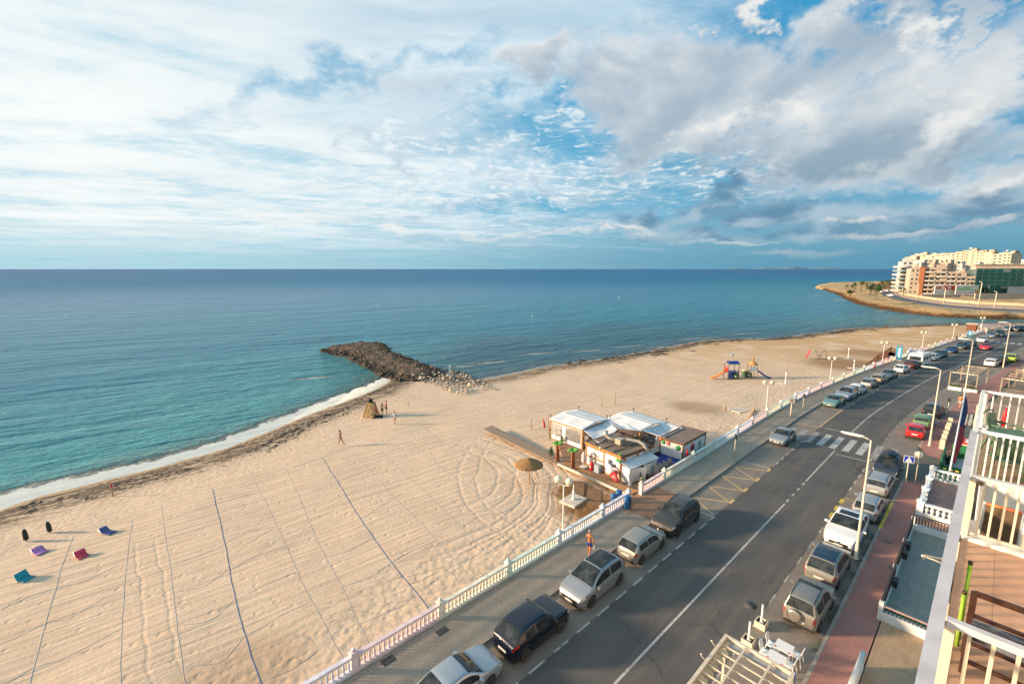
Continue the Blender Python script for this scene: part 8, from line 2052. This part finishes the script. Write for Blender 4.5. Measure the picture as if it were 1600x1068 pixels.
# lamps and poles on the headland
def farpole(u, v, h_, lb):
    p = hp(u, v); q = thing('far_lamp', lb, 'street lamp', p); mb = MB(); mb.lathe((0, 0, 0), [(.22, 0), (.16, h_)], 8); mb.build('pole', M_YRAIL, q); mb = MB(); mb.tube([(0, 0, h_), (-1.2, 0, h_+.2)], .14, 6); mb.build('lamp_head', M_WHITE, q)
for u, v, h_, lb in ((1409, 463, 7, 'pole at the start of the curving wall'), (1432, 470, 10, 'slanting lamp in front of the brick tower'), (1474, 475, 8, 'lamp in front of the left billboard'), (1528, 481, 12, 'tallest lamp right of the billboards'), (1553, 483, 8, 'lamp farther right on the headland slope'), (1544, 459, 6, 'small lamp in front of the green glass building'), (1356, 457, 7, 'lamp among the palms'), (1335, 455, 6, 'lamp at the left of the palms')): farpole(u, v, h_, lb)
# palms and broad trees
M_PF = pm('palm_frond', (.085, .12, .03), .8, .4, .6); M_PT = pm('palm_bark', (.17, .11, .06), .9, .3, 1.); M_TR = pm('tree_leaf', (.045, .085, .02), .8, .5, .5)
def palm_proto():
    t = thing('palm_tree', 'x', 'tree'); mb = MB(); mb.tube([(0, 0, -1), (.1, 0, 3), (.25, 0, 6)], [.35, .25, .2], 8); mb.build('trunk', M_PT, t); mb = MB(); r = random.Random(1)
    for k in range(34):
        an = r.uniform(0, 6.28); el = r.uniform(-.5, 1.2); L_ = r.uniform(1.8, 2.6); c, s_ = math.cos(an), math.sin(an); p0 = Vector((.25, 0, 6)); pts = []
        for j in range(5):
            q_ = j/4; pts.append(p0+Vector((c*L_*q_*math.cos(el*.6), s_*L_*q_*math.cos(el*.6), L_*q_*math.sin(el)-1.5*q_*q_)))
        pr = Vector((-s_, c, 0))
        for j in range(4):
            w0, w1 = .32*math.sin(.5+j/4*2.4), .32*math.sin(.5+(j+1)/4*2.4); mb.add([pts[j]-pr*w0, pts[j], pts[j+1], pts[j+1]-pr*w1, pts[j]+pr*w0-Vector((0, 0, .1)), pts[j+1]+pr*w1-Vector((0, 0, .1))], [(0, 1, 2, 3), (1, 4, 5, 2)])
    mb.build('crown', M_PF, t, fix=False); return t
PP = palm_proto(); first = True
for u, v, sc, lb in ((1322, 454.5, .75, 'leftmost small palm on the headland tip'), (1330, 456, .8, 'second small palm from the headland tip'), (1334, 455, 1.05, 'slim palm third from the tip'), (1345, 455.5, 1.25, 'tall palm before the round tree clump'), (1355, 453, 1.0, 'palm at the left of the tree clump'), (1368, 462, .8, 'low bushy palm below the tree clump'), (1372, 456, 1.0, 'palm right of the tree clump'), (1377, 452.5, 1.15, 'slim palm behind the tree clump'), (1384, 451.5, 1.2, 'palm next to the headland road'), (1392, 451.5, 1.3, 'tallest palm just left of the corner block'), (1390, 452.5, 1.0, 'smaller palm just left of the corner block'), (1411, 462.5, .8, 'palm in front of the corner block')):
    p = hp(u, v)
    if first: PP.location = p; PP.scale = (sc,)*3; PP['label'] = lb; PP['group'] = 'palms on the headland'; first = False
    else: c = copy_tree(PP, p, u*.7, lb, 'palms on the headland'); c.scale = (sc,)*3
def tree(u, v, w, h_, lb, n=700):
    p = hp(u, v); t = thing('broad_tree', lb, 'tree', p); r = random.Random(u); mb = MB(); mb.tube([(0, 0, -1), (0, 0, h_*.35), (.4, 0, h_*.6)], [.5, .35, .2], 7); mb.build('trunk', M_PT, t)
    for k in range(4): an = k*1.6; mb = MB(); mb.tube([(0, 0, h_*.3), (w*.3*math.cos(an), w*.3*math.sin(an), h_*.6)], [.25, .1], 5); mb.build('limb', M_PT, t)
    mb = MB(); cl = [(r.gauss(0, w*.35), r.gauss(0, w*.3), h_*r.uniform(.4, .95), r.uniform(.25, .45)*w*.6) for _ in range(12)]
    for k in range(n):
        c = cl[k % 12]; d = Vector((r.gauss(0, 1), r.gauss(0, 1), r.gauss(0, 1))).normalized(); q = Vector(c[:3])+d*c[3]*r.uniform(.7, 1.1); e = Vector((r.gauss(0, 1), r.gauss(0, 1), r.gauss(0, 1))).normalized()*.45; f = d.cross(e).normalized()*.4
        mb.add([q, q+e, q+e+f, q+f], [(0, 1, 2, 3)])
    mb.build('crown', M_TR, t, fix=False)
tree(1360, 458, 5.5, 7.5, 'broad dark tree, left half of the clump on the headland'); tree(1370, 459, 5., 6.5, 'broad dark tree, right half of the clump on the headland'); tree(1538, 461, 3.2, 5., 'single dark bush tree at the foot of the green glass building'); tree(1328, 460.5, 2.2, 3.2, 'low bush on the headland tip')
# small cars on the headland road
for k, (u, v, c, lb) in enumerate(((1375, 457, 'white', 'white car parked beside the headland trees'), (1379, 459, 'silver', 'second pale car beside the headland trees'), (1384, 456, 'white', 'pale car on the wide headland road'), (1391, 463.5, 'white', 'small white car on the curve of the headland road'))):
    p = hp(u, v)+Vector((0, 0, .4)); car('hatch', PT[c], p, 1.9, lb, small=True)
q = thing('pink_house', 'small pink house behind the palms', 'house', hp(1383, 450.5)); bx(q, 'wall', -4, 4, 0, 6, 0, 4.5, pm('house_pink', (.55, .33, .2), .8)); mb = MB(); mb.prism([(-4.4, -.4), (4.4, -.4), (4.4, 6.4), (-4.4, 6.4)], 4.5, 4.9); mb.build('roof', M_BRK, q); bx(q, 'window', -1, 1, -.05, 0, 1.5, 3, M_WIN)
# buoys and a distant boat
for k, (u, v, m, lb) in enumerate(((362, 487, 'cream', 'pale buoy on the open water left of the breakwater'), (968, 465, 'white', 'white buoy in the middle distance'), (588, 477, 'white', 'small buoy beyond the breakwater'), (108, 491, 'cream', 'small buoy far left'), (832, 494, 'cream', 'small buoy right of the breakwater tip'))):
    p = gp(u, v, SEA); q = thing('buoy', lb, 'buoy', p); sc = p.y/170*.32; mb = MB(); mb.lathe((0, 0, -.2*sc), [(.5*sc, 0), (.62*sc, .35*sc), (.5*sc, .75*sc), (.15*sc, 1.0*sc)], 10); mb.build('float', pm('buoy_yellow', (.7, .5, .12), .4) if k in (0, 3) else M_WHITE, q); mb = MB(); mb.tube([(0, 0, .7*sc), (0, 0, 1.6*sc)], .06*sc, 6); mb.build('mast', M_GREY, q)
for u, v, lb in ((162, 436, 'small pale boat far out at the left'), (841, 420.9, 'tiny white boat on the horizon near the middle')):
    p = gp(u, max(v, 424), SEA) if v > 424 else Vector(((u-800)/F*5200, 5200, SEA)); sc = p.y/900*1.0; q = thing('motor_boat', lb, 'boat', p); mb = MB(); mb.add([(-3*sc, -1*sc, .9*sc), (3*sc, -1*sc, .9*sc), (4.4*sc, 0, 1.2*sc), (3*sc, 1*sc, .9*sc), (-3*sc, 1*sc, .9*sc), (-2.7*sc, -.6*sc, -.3*sc), (2.6*sc, -.6*sc, -.3*sc), (3.4*sc, 0, -.3*sc), (2.6*sc, .6*sc, -.3*sc), (-2.7*sc, .6*sc, -.3*sc)], [(0, 1, 2, 3, 4), (5, 6, 1, 0), (6, 7, 2, 1), (7, 8, 3, 2), (8, 9, 4, 3), (9, 5, 0, 4), (9, 8, 7, 6, 5)]); mb.build('hull', M_WHITE, q); mb = MB(); mb.b2(-1.2*sc, 1.2*sc, -.6*sc, .6*sc, .9*sc, 2.1*sc); mb.build('cabin', M_PANEL, q)

# ------------------------------------------------------------------ people
M_SKIN = [pm('skin_tan', (.42, .20, .105), .6, .08, 8), pm('skin_sunburnt', (.50, .17, .06), .6, .08, 8), pm('skin_pale', (.52, .31, .21), .6, .08, 8)]
M_HAIR = pm('dark_hair', (.03, .02, .015), .8); M_HAIRG = pm('grey_hair', (.25, .22, .19), .8)
def skin_obj(name, V, E, Rr, m, parent, sub=1, root=0):
    bm = bmesh.new(); lay = bm.verts.layers.skin.verify(); vs = [bm.verts.new(v) for v in V]; bm.verts.ensure_lookup_table()
    for a, b_ in E: bm.edges.new((vs[a], vs[b_]))
    for v, r_ in zip(vs, Rr): v[lay].radius = (r_, r_) if not isinstance(r_, tuple) else r_
    vs[root][lay].use_root = True
    me = bpy.data.meshes.new(name); bm.to_mesh(me); bm.free(); me.materials.append(m)
    o = bpy.data.objects.new(name, me); COL.objects.link(o); o.parent = parent
    sk = o.modifiers.new('skin', 'SKIN'); sk.use_smooth_shade = True; sk.branch_smoothing = .6
    sd = o.modifiers.new('sub', 'SUBSURF'); sd.levels = sub; sd.render_levels = sub
    return o
def person(loc, rz, lb, skin, legs=((0, 0), (0, 0)), arms=None, shorts=None, shirt=None, hair=M_HAIR, lean=0., scale=1., female=False, extras=None):
    """legs: (forward swing, knee bend) in radians per side; arms: elbow and hand points per side"""
    t = thing('person', lb, 'person', loc, rz); t.scale = (scale,)*3
    V = []; E = []; Rr = []
    def nv(p, r_, par=None):
        V.append(Vector(p)); Rr.append(r_)
        if par is not None: E.append((par, len(V)-1))
        return len(V)-1
    fx = lean
    pel = nv((0, 0, .97), (.16, .11)); wai = nv((fx*.15, 0, 1.12), (.145, .10), pel); che = nv((fx*.35, 0, 1.32), (.165, .115), wai); sh = nv((fx*.45, 0, 1.44), (.10, .09), che)
    nk = nv((fx*.5, 0, 1.52), .055, sh); hd0 = nv((fx*.55+.01, 0, 1.60), .075, nk); hd = nv((fx*.6+.01, 0, 1.70), (.085, .098), hd0); top = nv((fx*.6, 0, 1.775), .06, hd); nose = nv((fx*.6+.105, 0, 1.655), .012, hd0)
    S_W = .185 if not female else .165
    arms = arms or (((.02, .27, 1.15), (.08, .28, .90)), ((.02, -.27, 1.15), (.08, -.28, .90)))
    for sg, (el, ha) in zip((1, -1), arms):
        s1 = nv((fx*.42, sg*S_W, 1.42), .058, sh); e1 = nv(el, .042, s1); w1 = nv(ha, .028, e1); hv = (Vector(ha)-Vector(el)).normalized()
        pl = nv(Vector(ha)+hv*.07, (.036, .022), w1); sd_ = Vector((1, 0, 0)) if abs(hv.x) < .8 else Vector((0, 0, 1))
        for k in range(4):
            o_ = sd_*(-.027+.018*k); b1 = nv(Vector(ha)+hv*.115+o_, .0095, pl); nv(Vector(ha)+hv*(.165-.008*abs(k-1))+o_*1.15+Vector((0, -sg*.012, 0)), .008, b1)
        th = nv(Vector(ha)+hv*.05+sd_*.045, .011, w1); nv(Vector(ha)+hv*.10+sd_*.062, .009, th)
    feet = []; knees = []
    for sg, (sw, kb) in zip((1, -1), legs):
        hp_ = nv((0, sg*.095, .90), .09, pel); kn = Vector((math.sin(sw)*.43, sg*.10, .90-math.cos(sw)*.43)); k1 = nv(kn, .06, hp_)
        a2 = sw-kb; an = kn+Vector((math.sin(a2)*.42, 0, -math.cos(a2)*.42)); cf = nv(kn.lerp(an, .35), .056, k1); a1 = nv(an, .037, cf)
        ft = nv(an+Vector((.02, 0, -.045)), .036, a1); toe = nv(an+Vector((.15, sg*.02, -.05)), .026, ft); feet.append(an); knees.append(kn)
    body = skin_obj('body', V, E, Rr, skin, t, 1, 0)
    if shorts:
        m, ln = shorts; V2 = [(0, 0, 1.06), (0, 0, .96)]; E2 = [(0, 1)]; R2 = [(.165, .118), (.18, .13)]
        for sg, kn in zip((1, -1), knees):
            V2.append((0, sg*.10, .88)); R2.append(.108); E2.append((1, len(V2)-1)); q = Vector((0, sg*.10, .9)).lerp(kn, ln); V2.append(tuple(q)); R2.append(.092); E2.append((len(V2)-2, len(V2)-1))
        skin_obj('shorts', V2, E2, R2, m, t, 1, 1)
    if shirt:
        V2 = [(0, 0, .93), (fx*.15, 0, 1.12), (fx*.35, 0, 1.32), (fx*.45, 0, 1.45)]; E2 = [(0, 1), (1, 2), (2, 3)]; R2 = [(.19, .135), (.17, .125), (.185, .135), (.11, .10)]
        for sg, (el, ha) in zip((1, -1), arms):
            V2.append((fx*.42, sg*S_W, 1.42)); R2.append(.072); E2.append((3, len(V2)-1)); V2.append(tuple(Vector((fx*.42, sg*S_W, 1.42)).lerp(Vector(el), .7))); R2.append(.060); E2.append((len(V2)-2, len(V2)-1))
        skin_obj('shirt', V2, E2, R2, shirt, t, 1, 1)
    if hair:
        mb = MB(); c = V[hd]
        mb.grid(lambda a, b_: (c.x-.012+.108*math.cos(a*6.283)*math.cos(-.35+b_*1.92)-(.02 if math.cos(a*6.283) < 0 else 0), .094*math.sin(a*6.283)*math.cos(-.35+b_*1.92), c.z+.012+.105*math.sin(-.35*(1.8 if math.cos(a*6.283) < 0 else -.6)+b_*(1.92))), 14, 6); o = mb.build('hair', hair, t, fix=False); so = o.modifiers.new('s', 'SOLIDIFY'); so.thickness = .012
    return t
M_CB = pm('cloth_blue', (.012, .03, .22), .8, .1, 6); M_CK = pm('cloth_black', (.018, .018, .02), .8, .1, 6); M_CW2 = pm('cloth_white', (.70, .68, .65), .8, .08, 6); M_CR = pm('cloth_red', (.50, .04, .03), .8, .1, 6); M_CO = pm('cloth_orange', (.62, .22, .06), .8, .1, 6)
# man on the promenade, walking away, towel in his right hand
p = gp(920.5, 868, .12); man = person((p.x, p.y, .13), A43+.25, 'bare chested man in blue swim shorts walking on the promenade, holding a white cloth', M_SKIN[1], ((.28, .1), (-.28, .35)), (((.10, .27, 1.16), (.22, .26, .93)), ((-.03, -.28, 1.15), (.05, -.31, .90))), (M_CB, .55), hair=M_HAIRG)
a = A43+.25; hx, hy = p.x+.06*math.cos(a)+.32*math.sin(a), p.y+.06*math.sin(a)-.32*math.cos(a)
q = thing('white_towel', 'white cloth hanging from the hand of the walking man', 'towel', (hx, hy, .55), a)
mb = MB(); mb.grid(lambda u_, v_: (-.09+.20*u_*(1-.5*v_)+.02*math.sin(v_*9), .03*math.sin(u_*9+v_*4), .42*(v_)), 6, 8); o = mb.build('cloth', M_CW2, q); so = o.modifiers.new('s', 'SOLIDIFY'); so.thickness = .02
p = sandp(533, 696); person(p, 2.9, 'bare chested walker alone on the open sand in the middle of the beach', M_SKIN[0], ((.42, .1), (-.35, .35)), (((-.12, .25, 1.18), (-.02, .27, .95)), ((.15, -.25, 1.18), (.30, -.22, 1.0))), (pm('cloth_tan', (.40, .24, .14), .8), .45), lean=.12)
p = sandp(597.5, 648); person(p, -1.2, 'person in black shorts standing by the lifeguard stand, left of a pair', M_SKIN[0], shorts=(M_CK, .8))
p = sandp(604, 645); person(p, -2.2, 'person in black shorts standing by the lifeguard stand, right of a pair', M_SKIN[0], ((.05, 0), (-.05, 0)), (((.12, .24, 1.2), (.26, .08, 1.3)), ((.02, -.27, 1.15), (.06, -.28, .9))), (M_CK, .85))
p = sandp(617, 663); person(p, -1.5, 'person in a white shirt standing alone right of the lifeguard stand', M_SKIN[2], ((.12, 0), (-.12, .05)), (((.0, .30, 1.2), (.12, .36, 1.02)), ((.0, -.30, 1.2), (.12, -.33, 1.0))), (pm('cloth_salmon', (.52, .28, .20), .8), .4), M_CW2)
# lifeguard stand of stacked pallets with a seated guard
p = sandp(580.5, 650); t = thing('lifeguard_stand', 'pyramid lifeguard stand built of yellow brown pallet boards', 'lifeguard stand', p, -.35)
M_PAL = pm('pallet_wood', (.42, .27, .11), .85, .3, 4); HS = 1.9
for k in range(8):
    f = k/7; w = 1.0-.52*f; z_ = .08+HS*.92*f
    for an in range(4):
        mb = MB(); a = an*math.pi/2; mb.box((w*.82*math.cos(a), w*.82*math.sin(a), z_), (.05, w*1.64, .13), a); mb.build('board', M_PAL, t)
for sx in (-1, 1):
    for sy in (-1, 1): mb = MB(); mb.bar((sx*.8, sy*.8, 0), (sx*.36, sy*.36, HS+.1), .08); mb.build('corner_post', M_PAL, t)
mb = MB(); mb.b2(-.45, .45, -.45, .45, HS, HS+.07); mb.build('seat_deck', M_PAL, t); mb = MB(); mb.b2(-.6, .3, -.95, -.55, .5, .56); mb.build('step', M_PAL, t)
q = thing('black_bag', 'black bag resting on top of the lifeguard stand', 'bag', p+Vector((-.05, 0, HS+.07))); mb = MB(); mb.lathe((0, 0, 0), [(.22, 0), (.34, .12), (.32, .36), (.18, .5), (.05, .55)], 10); mb.build('bag', M_CK, q); mb = MB(); mb.tube([(-.15, 0, .45), (0, 0, .68), (.15, 0, .45)], .02, 6); mb.build('handle', M_TRIM, q)
# guard leaning at the stand, in red
p2 = sandp(587.5, 650); person(p2, 2.5, 'person in red shorts leaning against the right side of the lifeguard stand', M_SKIN[1], ((.5, .5), (-.15, .1)), (((.15, .2, 1.2), (.34, .12, 1.15)), ((.1, -.27, 1.15), (.25, -.3, 1.0))), (M_CR, .6), lean=.25, scale=.95)
q = thing('black_bag', 'black bags heaped on the sand between the lifeguard stand and the pair', 'bags', sandp(590.5, 652)); 
for k, (x_, y_, r_) in enumerate(((-.25, 0, .26), (.15, .1, .24), (.5, .05, .2))): mb = MB(); mb.lathe((x_, y_, 0), [(r_*.8, 0), (r_, .12), (r_*.8, .28), (r_*.2, .34)], 9); mb.build('bag', M_CK, q)
# people further off
for u, v, z_, rz, lb, sh_, top_ in ((1499, 637, .12, .4, 'person in an orange top sitting or standing by the tall lamp before the pergolas', (pm('cloth_check', (.45, .45, .5), .8, .5, 30), .7), M_CO), (1494, 534, .12, 1.2, 'dark clothed person on the promenade at the far balustrade bend', (M_CK, .9), M_CK),
                             (1384, 571, .12, .8, 'person in pale clothes on the promenade by the white hatchback', (M_CW2, .7), pm('cloth_rose', (.55, .30, .26), .8)), (1366, 580, .12, 2.2, 'person in a pink top on the promenade, beside the wooden ramp', (pm('cloth_red2', (.45, .08, .06), .8), .6), pm('cloth_rose', (.55, .30, .26), .8)),
                             (1540, 522, .12, .2, 'person in a pale dress on the pavement past the end of the balustrade', (M_CW2, .8), M_CW2)):
    p = gp(u, v, z_); person((p.x, p.y, z_), rz, lb, M_SKIN[0], ((.2, 0), (-.2, .15)), shorts=sh_, shirt=top_)
p = sandp(1384, 514); person(p, 0, 'single dark figure at the far waterline', M_SKIN[0], shorts=(M_CK, .9), shirt=M_CK)
